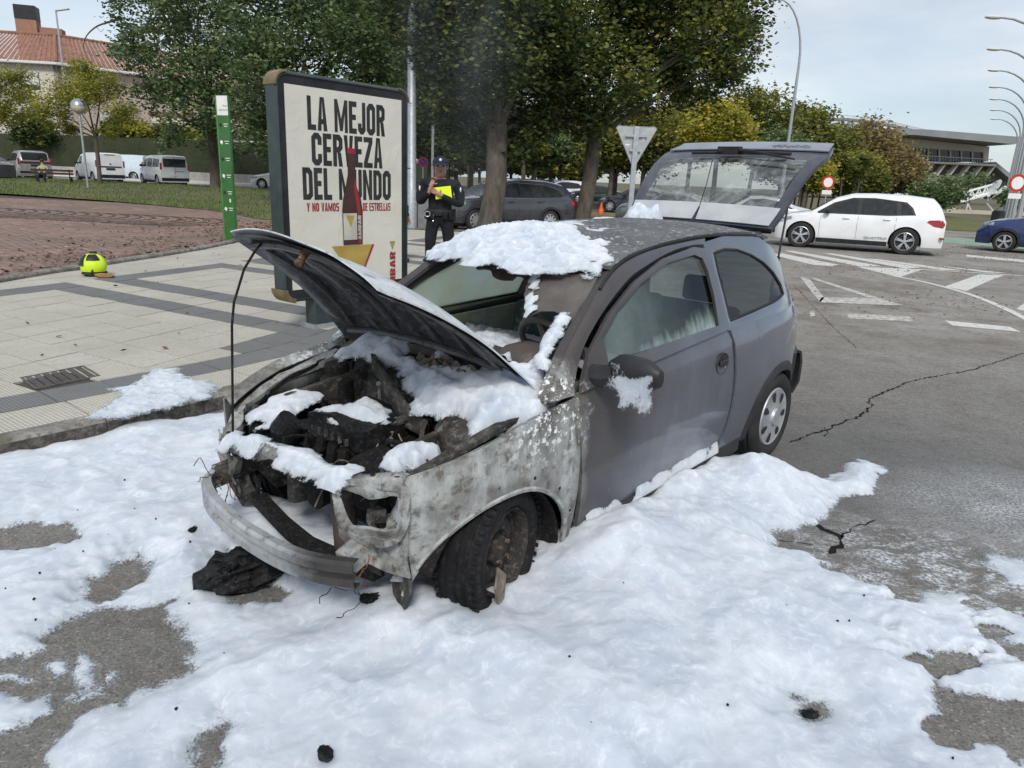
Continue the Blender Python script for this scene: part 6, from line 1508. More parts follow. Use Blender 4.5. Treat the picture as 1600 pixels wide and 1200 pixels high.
# blue car entering on the far right
blu = dict(suv); blu.update(L=4.2, xf=3.35, xr=.78, R=.33, w=[(0, .70), (.3, .86), (3.4, .89), (3.9, .82), (4.2, .60)], top=[(0, 1.0), (.3, 1.35), (.9, 1.55), (1.9, 1.58), (2.4, 1.48), (3.0, 1.12), (3.7, 1.02), (4.05, .90), (4.2, .70)], belt=[(0, .98), (1.5, 1.0), (3.0, .98), (3.8, .90), (4.2, .66)],
    dlo=[(.6, 1.04), (.8, 1.35), (1.9, 1.46), (2.35, 1.36), (2.82, 1.04)], win=[[(.7, 1.06), (.86, 1.32), (1.4, 1.42), (1.4, 1.06)], [(1.5, 1.06), (1.5, 1.43), (1.9, 1.43), (2.3, 1.33), (2.7, 1.06)]], ws=(2.4, 2.98), rw=(.28, .08), handles=[(1.0, .92), (1.9, .92)], seams=[1.45, 2.7], mirror=(2.62, 1.02), cladding=True, headlamp=[(3.72, .84), (3.74, .95), (4.0, .90), (4.12, .80)], tail_lamp=[(.02, .85), (.04, 1.0), (.35, .98)], boxes=[(4.18, 0, .55, .05, .9, .25, 'black_plastic', 'grille')], spokes=5)
p = G(1549, 393); hd_ = radians(141); lc = (p.x-cos(hd_)*1.285+sin(hd_)*.75, p.y-sin(hd_)*1.285-cos(hd_)*.75, 0); lc = (lc[0]+.35, lc[1], 0)
Veh(blu, 'parked_car', 'deep blue crossover car entering at the right edge of the photograph', 'car', PM('deep blue paint', (.010, .024, .10), (.016, .034, .125), rough=.2, coat=.9), lc, hd_)
# dark coupe and others far behind
sal = dict(suv); sal.update(L=4.6, zb=.2, R=.33, xf=3.70, xr=.95, twin=False, spokes=8, tum=.5, top=[(0, .88), (.25, .98), (.8, 1.08), (1.5, 1.34), (2.1, 1.41), (2.6, 1.38), (3.25, 1.02), (3.9, .92), (4.4, .80), (4.6, .62)], belt=[(0, .86), (.6, .95), (3.2, .90), (4.2, .80), (4.6, .58)], w=[(0, .68), (.3, .84), (.8, .9), (3.7, .9), (4.3, .8), (4.6, .55)],
    dlo=[(.95, .97), (1.45, 1.22), (2.05, 1.31), (2.6, 1.27), (3.10, .94)], win=[[(1.1, .99), (1.5, 1.2), (1.95, 1.27), (1.95, .97)], [(2.05, .97), (2.05, 1.28), (2.55, 1.25), (2.95, .96)]], ws=(2.62, 3.22), rw=(1.45, .82), handles=[(1.5, .85), (2.3, .85)], seams=[2.0, 2.95], mirror=(2.8, .95), headlamp=[(4.0, .70), (4.02, .80), (4.35, .74), (4.5, .64)], tail_lamp=[(.02, .74), (.03, .86), (.35, .90), (.4, .80)], boxes=[], sill=None)
lc, hd_ = by_wheels((903, 318), (957, 320), 2.75, .8)
Veh(sal, 'parked_car', 'dark green saloon parked beyond the right hand big tree trunk', 'car', PM('dark green paint', (.012, .03, .028), (.02, .04, .036), rough=.2, coat=.9), lc, hd_)
silver = PM('silver paint', (.42, .43, .44), (.36, .37, .38), rough=.3, metal=.4, coat=.5)
def veh_at(spec, px, py, hdg, label, paint, z=0, name='parked_car', group=None, cat='car'):
    p = G(px, py, z); return Veh(spec, name, label, cat, paint, (p.x, p.y, z), hdg, group)
veh_at(sal, 1046, 352, radians(160), 'silver saloon standing behind the open tailgate glass, the one farther left', silver)
veh_at(sal, 1172, 362, radians(172), 'light grey saloon behind the tailgate, between its glass and the white car', PM('light grey paint', (.55, .57, .58), (.48, .5, .51), rough=.3, coat=.6))
veh_at(suv, 872, 316, radians(200), 'small white car glimpsed between the dark estate and the right tree trunk', M['white_paint'])
veh_at(sal, 995, 333, radians(150), 'dark car almost hidden behind the back of the give way sign', dark_paint)
veh_at(sal, 700, 309, radians(20), 'grey car far under the avenue trees right of the policeman', silver)
veh_at(sal, 790, 306, radians(10), 'pale car far under the avenue, in line with the left trunk', M['white_paint'])
M['amber_dark'] = PM('dark red band', (.10, .02, .02), rough=.3)
# vans on the street behind the lawn
ZS = .36
van = dict(L=4.25, zb=.22, R=.32, xf=3.35, xr=.72, tum=.16, spokes=6, top=[(0, 1.74), (.12, 1.79), (.8, 1.82), (2.3, 1.80), (2.75, 1.68), (3.30, 1.16), (3.8, 1.04), (4.15, .86), (4.25, .66)], belt=[(0, 1.05), (3.3, 1.03), (3.8, .95), (4.25, .62)], w=[(0, .84), (.1, .87), (3.4, .88), (3.95, .80), (4.25, .6)],
    ws=(2.78, 3.28), win=[[(2.45, 1.10), (2.45, 1.58), (2.75, 1.56), (3.12, 1.12)], [(1.5, 1.10), (1.5, 1.60), (2.33, 1.60), (2.33, 1.10)], [(.35, 1.10), (.35, 1.55), (1.35, 1.60), (1.35, 1.10)]], mirror=(3.0, 1.12), mirror_mat=M['black_plastic'], sill=M['dark_trim'], rear_lamp=(.76, .86, .95, 1.35), seams=[.9, 2.4], handles=[(2.55, .95)],
    rear=[(-.66, 1.12, .66, 1.60, 'black_glass', 'rear_window'), (-.8, .30, .8, .48, 'black_plastic', 'rear_bumper'), (-.26, .58, .26, .70, 'white_print', 'number_plate'), (-.005, .5, .005, 1.7, 'black_plastic', 'door_split'), (-.55, .86, .0, .90, 'steel', 'door_strip')])
def hdg(px, py, off, z): p = G(px, py, z); return atan2(p.y, p.x)+radians(off)
def van_at(spec, px, py, off, label, paint, back=0):
    p = G(px, py, ZS); a = atan2(p.y, p.x)+radians(off); return Veh(spec, 'parked_van', label, 'van', paint, (p.x+cos(a)*2.1, p.y+sin(a)*2.1+back, ZS), a)
v3 = van_at(van, 276, 291, 20, 'white van with rear window and dark bumper, rightmost of the parked vans', M['white_paint'])
pan = dict(van); pan.update(win=[[(2.45, 1.10), (2.45, 1.58), (2.75, 1.56), (3.12, 1.12)]], rear=[(-.8, .30, .8, .50, 'black_plastic', 'rear_bumper'), (-.66, .94, .66, 1.01, 'black_plastic', 'door_strip'), (-.26, .78, .26, .90, 'dark_trim', 'number_plate'), (-.05, 1.10, .05, 1.20, 'chrome', 'badge'), (-.3, 1.68, .3, 1.71, 'dark_trim', 'brake_light')])
van_at(pan, 176, 286, 20, 'white windowless panel van behind the slim tree, its rear doors closed', M['white_paint'])
v2 = van_at(dict(van, rear=[], win=van['win'][:1]), 236, 284, 62, 'pale blue white van side on, wedged between the two other white vans', PM('pale blue white paint', (.62, .70, .78), (.56, .64, .72), rough=.3, coat=.5), .0)
mpv = dict(van); mpv.update(L=4.8, xf=3.9, xr=.95, tum=.30, top=[(0, 1.2), (.15, 1.45), (.35, 1.68), (1.0, 1.76), (2.8, 1.74), (3.3, 1.60), (4.0, 1.12), (4.5, .95), (4.8, .7)], belt=[(0, 1.08), (3.9, 1.0), (4.8, .66)], w=[(0, .84), (.3, .97), (3.9, .98), (4.5, .85), (4.8, .6)], rw=(.32, .06), ws=(3.32, 3.95), win=[[(.6, 1.14), (.8, 1.52), (1.7, 1.58), (1.7, 1.12)], [(1.8, 1.12), (1.8, 1.58), (2.8, 1.58), (2.8, 1.12)], [(2.9, 1.12), (2.9, 1.57), (3.2, 1.52), (3.6, 1.12)]],
    rear=[(-.80, .98, .80, 1.10, 'amber_dark', 'lamp_band'), (-.86, .40, .86, .52, 'dark_trim', 'bumper_strip'), (-.26, .82, .26, .93, 'dark_trim', 'number_plate'), (-.68, 1.2, .68, 1.58, 'black_glass', 'rear_window')], rear_lamp=(.82, .92, .9, 1.3), boxes=[(1.8, .66, 1.78, 2.0, .03, .03, 'dark_trim', 'roof_rail'), (1.8, -.66, 1.78, 2.0, .03, .03, 'dark_trim', 'roof_rail')])
p = G(58, 281, ZS); a = atan2(p.y, p.x)+radians(8)
Veh(mpv, 'parked_van', 'silver people carrier with dark rear window parked behind the park bench', 'van', silver, (p.x+cos(a)*2.3, p.y+sin(a)*2.3, ZS), a)
p = G(432, 297, ZS); Veh(sal, 'parked_car', 'small white car peeping out at the left edge of the advertising panel', 'car', M['white_paint'], (p.x+.6, p.y+.6, ZS), radians(172))
p = G(-25, 280, ZS); Veh(sal, 'parked_car', 'dark car just cut off at the left edge of the photograph', 'car', dark_paint, (p.x, p.y, ZS), radians(150))
# ================================================================ TREES
t = NT('tree leaves'); tt_ = t.n('ShaderNodeAttribute', attribute_name='tint').outputs['Fac']
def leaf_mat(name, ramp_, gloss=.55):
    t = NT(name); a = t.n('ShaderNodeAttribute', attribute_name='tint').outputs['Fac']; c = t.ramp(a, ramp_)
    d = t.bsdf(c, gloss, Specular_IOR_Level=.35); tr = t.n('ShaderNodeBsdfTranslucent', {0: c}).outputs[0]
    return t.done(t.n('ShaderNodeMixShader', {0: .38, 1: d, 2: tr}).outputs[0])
M['leaf_dark'] = leaf_mat('dark evergreen leaves', [(0, (.022, .038, .014)), (.4, (.058, .088, .025)), (.75, (.145, .175, .04)), (1, (.30, .27, .05))], .4)
M['leaf_mid'] = leaf_mat('mid green leaves', [(0, (.045, .08, .032)), (.45, (.105, .165, .065)), (.8, (.21, .28, .115)), (1, (.30, .33, .13))], .42)
M['leaf_olive'] = leaf_mat('olive green leaves', [(0, (.06, .075, .018)), (.5, (.14, .16, .035)), (.85, (.26, .26, .05)), (1, (.40, .33, .05))])
M['leaf_yellow'] = leaf_mat('yellowing leaves', [(0, (.14, .16, .03)), (.5, (.32, .32, .05)), (.85, (.48, .42, .05)), (1, (.58, .44, .06))])
M['leaf_rust'] = leaf_mat('thin russet leaves', [(0, (.12, .10, .04)), (.5, (.24, .18, .08)), (.85, (.36, .28, .10)), (1, (.42, .36, .10))])
t = NT('bark'); c = t.mix(t.ramp(t.noise(6, 7, .7, v=t.mapped(scale=(1, 1, .3))), [(.38, 0), (.62, 1)]), (.115, .098, .075), (.055, .046, .036)); c = t.mix(t.ramp(t.noise(2.2, 4), [(.55, 0), (.7, .6)]), c, (.17, .155, .125))
M['bark'] = t.done(t.bsdf(c, .9, 0, t.bump(t.noise(16, 6, .7, v=t.mapped(scale=(1, 1, .25))), .9, .03)))
def limb(mb, p, q, r0, r1, rnd, bend=.12, n=7, k=5):
    p, q = Vector(p), Vector(q); L_ = (q-p).length; pts = []
    o1 = Vector((rnd.gauss(0, 1), rnd.gauss(0, 1), rnd.gauss(0, .4)))*bend*L_
    for i in range(k+1):
        u = i/k; pts.append(p.lerp(q, u)+o1*sin(pi*u)*.5+Vector((0, 0, .10*L_*sin(pi*u))))
    mb.tube(pts, [r0+(r1-r0)*(i/k)**.8 for i in range(k+1)], n); return pts
def tree(name, label, base, lobes, trunk_r, fork_h, mat, n, leaf, seed, group=None, fill=.55, twigs=0, lean=(0, 0), sag=.6, tint0=.0, flare=1.5, clump=.32, bark='bark'):
    """base (x, y, z); lobes (x, y, z, rx, ry, rz) in world metres"""
    rnd = random.Random(seed); g = np.random.default_rng(seed)
    root = empty(name, label, 'tree', base, 0, group); B = Vector(base)
    lob = [Vector(l[:3])-B for l in lobes]
    mb = MB(); F = Vector((lean[0], lean[1], fork_h))
    mb.tube([Vector((0, 0, -.1)), Vector((0, 0, .12)), F*.12+Vector((0, 0, .1)), F*.5+Vector((rnd.gauss(0, .04), 0, 0)), F], [trunk_r*flare, trunk_r*1.25, trunk_r*1.02, trunk_r*.92, trunk_r*.85], 12)
    top = max(l.z for l in lob); 
    for i, (c, l) in enumerate(zip(lob, lobes)):
        r = trunk_r*(.5 if len(lob) > 3 else .6)*rnd.uniform(.7, 1.1); st = F*rnd.uniform(.86, 1.0)
        pts = limb(mb, st, c+Vector((0, 0, -l[5]*.2)), r, r*.28, rnd, .10)
        for k in range(5):
            a = pts[rnd.randint(2, 5)]; e = c+Vector((rnd.uniform(-1, 1)*l[3], rnd.uniform(-1, 1)*l[4], rnd.uniform(-.6, 1)*l[5]))*.75; limb(mb, a, e, r*.35, .012, rnd, .15, 5, 4)
    mb.build('trunk', M[bark], root, smooth=60)
    # crown: leaf clumps through each lobe, denser toward its outside
    A = np.array([l[3]*l[4]+l[4]*l[5]+l[3]*l[5] for l in lobes]); A = A/A.sum(); C_ = []
    T_ = []
    for c, l, w_ in zip(lob, lobes, A):
        m_ = int(n*w_); nc = max(6, int(m_/42)); u = g.normal(size=(nc, 3)); u /= np.linalg.norm(u, axis=1, keepdims=True)
        rad = (fill+(1.05-fill)*g.random(nc)**.6)[:, None]; cc = np.array(c)+u*rad*np.array(l[3:6])
        k = g.integers(0, nc, m_); sc_ = clump*min(l[3], l[5])**.5*(.6+.8*g.random(nc))[k][:, None]
        p = cc[k]+g.normal(size=(m_, 3))*sc_*np.array([1, 1, .7]); C_.append(p)
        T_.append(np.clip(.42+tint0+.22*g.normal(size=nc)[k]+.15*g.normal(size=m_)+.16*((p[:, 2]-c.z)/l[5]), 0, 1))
    P = np.concatenate(C_); Tn = np.concatenate(T_); n_ = len(P)
    a = g.random(n_)*2*pi; L_ = leaf*(.4+1.05*g.random(n_)); dn = -sag*g.random(n_)
    u = np.stack([np.cos(a), np.sin(a), dn], 1); u /= np.linalg.norm(u, axis=1, keepdims=True); r_ = g.normal(size=(n_, 3)); v = np.cross(u, r_); v /= np.linalg.norm(v, axis=1, keepdims=True)
    u = u*(L_*.5)[:, None]; v = v*(L_*.27)[:, None]
    V = np.stack([P-u, P+v-u*.15, P+u, P-v-u*.15], 1).reshape(-1, 3)
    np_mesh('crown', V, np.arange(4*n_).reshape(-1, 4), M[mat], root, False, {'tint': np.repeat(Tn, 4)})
    if twigs:
        tb_ = MB()
        for k in range(twigs):
            l = rnd.choice(lobes); c = Vector(l[:3])-B; a = rnd.uniform(0, 2*pi); d = Vector((cos(a)*.5, sin(a)*.5, 1)).normalized(); p = c+Vector((d.x*l[3], d.y*l[4], d.z*l[5]))*.7
            for j in range(4):
                e = Vector((rnd.gauss(0, .35), rnd.gauss(0, .35), rnd.uniform(.5, 1))).normalized(); limb(tb_, p, p+e*l[5]*rnd.uniform(.4, .75), .02, .004, rnd, .1, 4, 3)
        tag(tb_.build('bare_twigs', M[bark], root), kind='stuff')
    return root
def PL(Y, L_, dy=1.0):
    """lobes measured at the distance Y: (column, row, radius in pixels[, squash])"""
    out = []; rnd = random.Random(int(Y*10))
    for q in L_:
        p = atY(q[0], q[1], Y+rnd.uniform(-dy, dy)); s_ = (p-CC).dot(CF)/FPX; r = q[2]*s_; k = q[3] if len(q) > 3 else .85; out.append((p.x, p.y, p.z, r, r*.9, r*k))
    return out
p = G(908, 359); tb_ = (p.x*.97, 25.5, 0); p = atY(908, 359, 25.5)
tree('broadleaf_tree', 'tall dark evergreen tree, the right one of the two big trunks', (p.x, 25.5, 0), PL(25.5, [(860, 60, 90), (950, 20, 95), (1040, 30, 90), (1110, 55, 68), (1140, 85, 42), (870, 150, 55), (950, 120, 70), (1020, 130, 55), (1085, 120, 50), (830, 190, 32), (915, 195, 32), (990, -70, 110), (1090, -60, 90), (1150, 0, 60), (1125, 120, 26)], 1.6), .27, 3.5, 'leaf_dark', 62000, .16, 1, lean=(.25, 0), tint0=.10, clump=.26)
p = atY(765, 366, 22.9)
tree('broadleaf_tree', 'dark evergreen tree with the thick pale trunk just right of the policeman', (p.x, 22.9, 0), PL(22.9, [(700, 60, 80), (770, 90, 80), (690, 150, 45), (760, 190, 52), (820, 150, 50), (720, 200, 30), (800, 225, 28), (830, 200, 26), (690, -30, 90), (790, -20, 100), (850, 60, 55), (660, 20, 60)], 1.4), .36, 3.2, 'leaf_dark', 52000, .15, 2, lean=(.12, 0), tint0=-.06, clump=.26)
p = atY(337, 293, 42)
tree('broadleaf_tree', 'large pale leaved poplar on the lawn behind the green signpost', (p.x, 42, .36), PL(42, [(235, 20, 60), (320, 40, 75), (215, 85, 38), (290, 110, 62), (380, 90, 70), (230, 150, 36), (300, 180, 42), (370, 170, 55), (345, 235, 30), (405, 215, 38), (240, -60, 80), (330, -60, 80), (262, 215, 24), (205, 60, 26)], 2), .26, 4.5, 'leaf_mid', 35000, .21, 3, fill=.3, tint0=.05, clump=.26)
p = atY(448, 330, 31)
tree('broadleaf_tree', 'tall many stemmed poplar rising behind the advertising panel', (p.x, 31, .2), PL(31, [(430, 20, 90), (400, 90, 60), (470, 100, 80), (540, 40, 80), (590, 100, 60), (600, 20, 60), (400, 170, 45), (450, 190, 50), (520, 170, 60), (480, -70, 110), (600, 170, 50), (380, -20, 60)], 2), .3, 3.0, 'leaf_mid', 37000, .18, 4, fill=.25, tint0=.0, clump=.26)
b = MB(); rnd = random.Random(5)
p = atY(600, 330, 38)
tree('broadleaf_tree', 'olive green tree between the advertising panel and the tall lamp post', (p.x, 38, .1), PL(38, [(570, 60, 60), (620, 90, 55), (600, 150, 50), (650, 150, 45), (640, 60, 60), (590, 200, 40), (650, 220, 35), (560, -10, 70)], 2), .22, 3.0, 'leaf_olive', 28000, .2, 6, tint0=-.08)
# the avenue beyond
ave = [(690, 215, 40, 40), (735, 190, 45, 52), (660, 190, 42, 60), (835, 225, 40, 56), (880, 200, 45, 64), (925, 235, 32, 60), (965, 235, 38, 50), (800, 240, 30, 75), (750, 240, 30, 80), (700, 250, 26, 84), (850, 255, 24, 90), (905, 262, 22, 90)]
words = ['nearest', 'second', 'third', 'fourth', 'fifth', 'sixth']
for i, (px, py, r, Y) in enumerate(ave):
    s_ = 1130/Y*1.0; b0 = atY(px, py, Y); tree('avenue_tree', 'greenish yellow tree in the avenue receding beyond the dark estate car', (b0.x, Y, 0), PL(Y, [(px, py, r), (px-r*.7, py+r*.25, r*.65), (px+r*.7, py+r*.2, r*.65), (px, py-r*.6, r*.7)], 1.5), .17, max(1.6, b0.z-r/s_*.9), 'leaf_olive' if i % 3 else 'leaf_mid', 9000, .006*Y, 20+i, 'trees lining the avenue', fill=.3, tint0=.12)
for i, (px, py, Y) in enumerate([(672, 300, 48), (712, 300, 56), (735, 302, 44), (640, 300, 62), (770, 300, 66), (815, 300, 50), (858, 300, 58), (952, 305, 46), (835, 300, 72), (690, 300, 40)]):
    b0 = atY(px, py, Y); tree('avenue_tree', 'greenish yellow tree in the avenue receding beyond the dark estate car', (b0.x, Y, 0), PL(Y, [(px, 205+Y*.5, 24), (px-20, 215+Y*.4, 18), (px+18, 212+Y*.4, 18)], 1), .16, 3.2, 'leaf_olive' if i % 2 else 'leaf_dark', 3500, .007*Y, 50+i, 'trees lining the avenue', fill=.3, tint0=.1, flare=1.2)
# right hand trees, yellow green
lab = ['yellowing tree directly behind the back of the give way sign', 'olive tree whose crown shows over the left end of the open tailgate', 'bright yellow tree over the top of the open tailgate', 'tall olive tree behind the tip of the tailgate', 'green tree with bare twigs on top right of the curved lamp', 'russet brown tree next to the stadium', 'thin brownish tree just left of the stadium windows', 'low yellow tree above the roof of the white car', 'small yellow tree by the left no entry sign', 'round olive tree above the tailgate badge']
for i, (px, py, r, Y, mt, tw) in enumerate([(1010, 215, 50, 46, 'leaf_olive', 0), (1085, 190, 55, 52, 'leaf_olive', 0), (1125, 200, 42, 44, 'leaf_yellow', 0), (1185, 195, 58, 56, 'leaf_olive', 1), (1265, 215, 52, 58, 'leaf_olive', 10), (1360, 240, 52, 62, 'leaf_rust', 12), (1400, 262, 34, 66, 'leaf_rust', 4), (1340, 275, 36, 56, 'leaf_olive', 0), (1262, 270, 28, 50, 'leaf_yellow', 0), (1225, 245, 40, 50, 'leaf_mid', 0)]):
    b0 = atY(px, py, Y); s_ = 1130/Y
    tree('roadside_tree', lab[i], (b0.x, Y, 0), PL(Y, [(px, py, r), (px-r*.75, py+r*.3, r*.62), (px+r*.75, py+r*.3, r*.6), (px-r*.2, py-r*.45, r*.6), (px+r*.3, py+r*.6, r*.6)], 1.5), .15, max(1.4, b0.z-r/s_*1.0), mt, 15000, .0048*Y, 80+i, None, fill=.3, twigs=tw, tint0=.05)
for i, (px, Y) in enumerate([(1232, 52), (1243, 55), (1252, 50), (1262, 56), (1270, 52), (1281, 58), (1304, 55), (1313, 51), (1327, 57), (1340, 52), (1352, 58)]):
    b0 = atY(px, 300, Y); tree('young_tree', 'thin young tree in the close row left of and behind the white car', (b0.x, Y, 0), PL(Y, [(px, 262, 15), (px+7, 254, 13)], .5), .07, 2.2, 'leaf_olive' if i % 2 else 'leaf_yellow', 1400, .24, 120+i, 'young trees in a close row', fill=.2, flare=1.1)
for px, py, r, Y, lb in ((1450, 305, 26, 60, 'dark green bush left of the toppled white mast'), (1478, 300, 24, 62, 'dark green bush touching the foot of the toppled white mast'), (1520, 288, 22, 90, 'grey green bush under the stadium corner'), (1590, 305, 22, 70, 'bush behind the round no entry sign at the right edge')):
    b0 = atY(px, py, Y); tree('shrub', lb, (b0.x, Y, 0), PL(Y, [(px, py, r), (px-r*.6, py+r*.3, r*.6), (px+r*.6, py+r*.3, r*.6)], .6), .06, .9, 'leaf_mid', 4500, .25, int(px), None, fill=.2)
# trees by the house on the left
p = atY(157, 290, 41)
tree('honey_locust', 'slim tree with yellow green crown in front of the panel van', (p.x, 41, .33), PL(41, [(110, 150, 40, .7), (155, 135, 36, .7), (75, 175, 28, .6), (190, 175, 26, .6), (130, 110, 24, .6), (100, 200, 22, .5), (170, 205, 18, .5)], 1), .12, 2.9, 'leaf_yellow', 17000, .12, 201, fill=.2, clump=.28, tint0=-.1)
p = atY(-10, 290, 43)
tree('honey_locust', 'yellow green feathery tree cut by the left edge of the photograph', (p.x, 43, .33), PL(43, [(10, 130, 34, .7), (35, 155, 26, .6), (-20, 170, 40, .7), (30, 115, 18, .6), (5, 175, 26, .5)], 1), .12, 2.6, 'leaf_yellow', 11000, .12, 202, fill=.2, clump=.28, tint0=-.15)
p = atY(55, 280, 57)
tree('magnolia_tree', 'small dark evergreen tree behind the hedge before the pink house wall', (p.x, 57, .4), PL(57, [(50, 200, 24), (35, 215, 16), (72, 214, 15), (52, 182, 14)], .6), .10, 2.2, 'leaf_dark', 5500, .26, 203, fill=.2)
for i, (px, py, r, lb) in enumerate([(225, 215, 26, 'orange tinged garden tree behind the hedge, between vans and poplar'), (262, 210, 24, 'yellow green garden tree behind the hedge under the poplar'), (300, 222, 22, 'orange speckled shrub behind the hedge left of the green signpost'), (190, 200, 22, 'olive garden tree behind the hedge right of the slim tree')]):
    b0 = atY(px, 280, 58); tree('garden_tree', lb, (b0.x, 58, .4), PL(58, [(px, py, r), (px+r*.7, py+8, r*.6), (px-r*.7, py+6, r*.6)], .8), .1, 2.0, 'leaf_yellow' if i in (0, 2) else 'leaf_olive', 4500, .24, 210+i, None, fill=.25)
# ================================================================ BUILDINGS
M['pink_wall'] = PM('pinkish render', (.52, .42, .36), (.46, .38, .33), scale=1.5, rough=.9, bump=.15)
M['cream_wall'] = PM('cream render', (.60, .55, .48), (.53, .49, .43), scale=1.2, rough=.9)
M['tile'] = PM('terracotta tile', (.30, .155, .11), (.21, .115, .085), scale=2.5, rough=.85, lo=.4, hi=.6)
M['roof_brick'] = PM('chimney brick', (.36, .19, .13), (.28, .15, .11), scale=6, rough=.9, bump=.4)
M['shutter'] = PM('white shutter', (.62, .62, .60), (.56, .56, .55), rough=.6)
HY = 66.0
def hp(px, py, Y=HY): return atY(px, py, Y)
house = empty('house', 'pink and cream house with terracotta hipped roof and brick chimney behind the hedge', 'house', (hp(88, 230).x, HY, 0))
hb = Vector(house.location); cor = hp(88, 101); eave = cor.z; 
lft = Vector((-1, -.12, 0)).normalized(); rgt_ = Vector((.62, .78, 0)).normalized()
A0 = Vector((cor.x, HY, 0)); A1 = A0+lft*16; B1 = A0+rgt_*26; D1 = A1+rgt_*26
def quadbox(name, a, b, z0, z1, th, mat, parent, inward):
    """an upright wall from a to b"""
    m_ = MB(); n = inward*th; m_.add([(*(p-hb)[:2], z) for z in (z0, z1) for p in (a, b, b+n, a+n)], [(3, 2, 1, 0), (4, 5, 6, 7), (0, 1, 5, 4), (1, 2, 6, 5), (2, 3, 7, 6), (3, 0, 4, 7)]); m_.mi = m_.mi[:len(m_.f)]
    return m_.build(name, mat, parent, smooth=0)
wl = quadbox('wall', A0, A1, 0, eave, .3, M['cream_wall'], house, rgt_); quadbox('wall', A0, B1, 0, eave, .3, M['pink_wall'], house, lft)
for z in (3.2, 6.3):
    quadbox('floor_band', A0-rgt_*.04, A1-rgt_*.04, z, z+.18, .04, M['shutter'], wl, rgt_)
for u in (1.5, 4.5, 8.0, 11.5):
    for z in (1.6, 4.6, 7.3):
        q0 = A0+lft*u-rgt_*.05; w_ = quadbox('window', q0, q0+lft*1.5, z, z+1.4, .05, M['black_glass'], house, rgt_)
        quadbox('shutter', q0-rgt_*.04, q0+lft*1.5-rgt_*.04, z+.35, z+1.42, .03, M['shutter'], w_, rgt_)
for u in (3, 8, 13, 18):
    for z in (1.6, 4.6):
        q0 = A0+rgt_*u-lft*.05; w_ = quadbox('window', q0, q0+rgt_*1.4, z, z+1.4, .05, M['black_glass'], house, lft); quadbox('shutter', q0-lft*.04, q0+rgt_*1.4-lft*.04, z+.5, z+1.42, .03, M['shutter'], w_, lft)
ov = .7; C0 = A0-rgt_*ov-lft*ov; C1 = A1-rgt_*ov; C2 = B1-lft*ov; rz_ = eave+.1
ridge = A0+lft*5.5+rgt_*5.5; rh = eave+2.8; ridge2 = A1+rgt_*5.5; ridge3 = B1+lft*5.5
rf = MB(); L3 = lambda p, z: (p.x-hb.x, p.y-hb.y, z)
def roof_plane(a, b, c, d, za, zb_):
    """a-b along the eave, d-c along the ridge; laid with rows of curved tiles running up the slope"""
    n = int((b-a).length/.42); m_ = rf
    for i in range(n):
        for (u0, u1, dz) in ((i/n, (i+.5)/n, .06), ((i+.5)/n, (i+1)/n, 0)):
            p0, p1, q0, q1 = a.lerp(b, u0), a.lerp(b, u1), d.lerp(c, u0), d.lerp(c, u1)
            m_.add([L3(p0, za+dz), L3(p1, za+dz), L3(q1, zb_+dz), L3(q0, zb_+dz), L3(p0, za-.12), L3(p1, za-.12)], [(0, 1, 2, 3), (4, 5, 1, 0)])
roof_plane(C0, C1, ridge2, ridge, rz_, rh); roof_plane(C0, C2, ridge3, ridge, rz_, rh)
roof_ = rf.build('roof', M['tile'], house, smooth=0)
hpz = MB(); hpz.tube([L3(C0, rz_+.08), L3(ridge, rh+.08)], .14, 6); hpz.tube([L3(ridge, rh+.06), L3(ridge2, rh+.06)], .13, 6); hpz.tube([L3(ridge, rh+.06), L3(ridge3, rh+.06)], .13, 6); hpz.build('ridge_tiles', M['tile'], roof_)
e_ = MB(); e_.tube([L3(C1, rz_-.08), L3(C0, rz_-.08), L3(C2, rz_-.08)], .13, 6); e_.build('gutter', M['shutter'], house)
for (px, py) in ((22, 77),):
    q = C0.lerp(C1, .42).lerp(ridge2.lerp(ridge, .6), .45); m_ = MB(); m_.box(L3(q, rz_+1.75), (1.9, 1.3, .12), rz=atan2(lft.y, lft.x), rx=-.5 if False else .5); m_.build('skylight', M['black_glass'], roof_)
q = C0.lerp(C2, .28).lerp(ridge.lerp(ridge3, .2), .45); m_ = MB(); m_.box(L3(q, rz_+1.75), (2.6, 1.0, .12), rz=atan2(rgt_.y, rgt_.x), rx=.45); m_.build('skylight', M['black_glass'], roof_)
cq = hp(47, 60, HY+7); m_ = MB(); m_.box((cq.x-hb.x, cq.y-hb.y, eave+2.8), (1.7, 1.4, 3.4), rz=.3); m_.box((cq.x-hb.x+1.6, cq.y-hb.y+.9, eave+2.3), (1.9, 1.4, 3.4), rz=.3); ch = m_.build('chimney', M['roof_brick'], roof_, smooth=0)
m_ = MB(); m_.box((cq.x-hb.x, cq.y-hb.y, eave+5.1), (1.75, 1.45, 1.2), rz=.3); m_.build('chimney_cap', M['dark_trim'], roof_, bevel=.03)
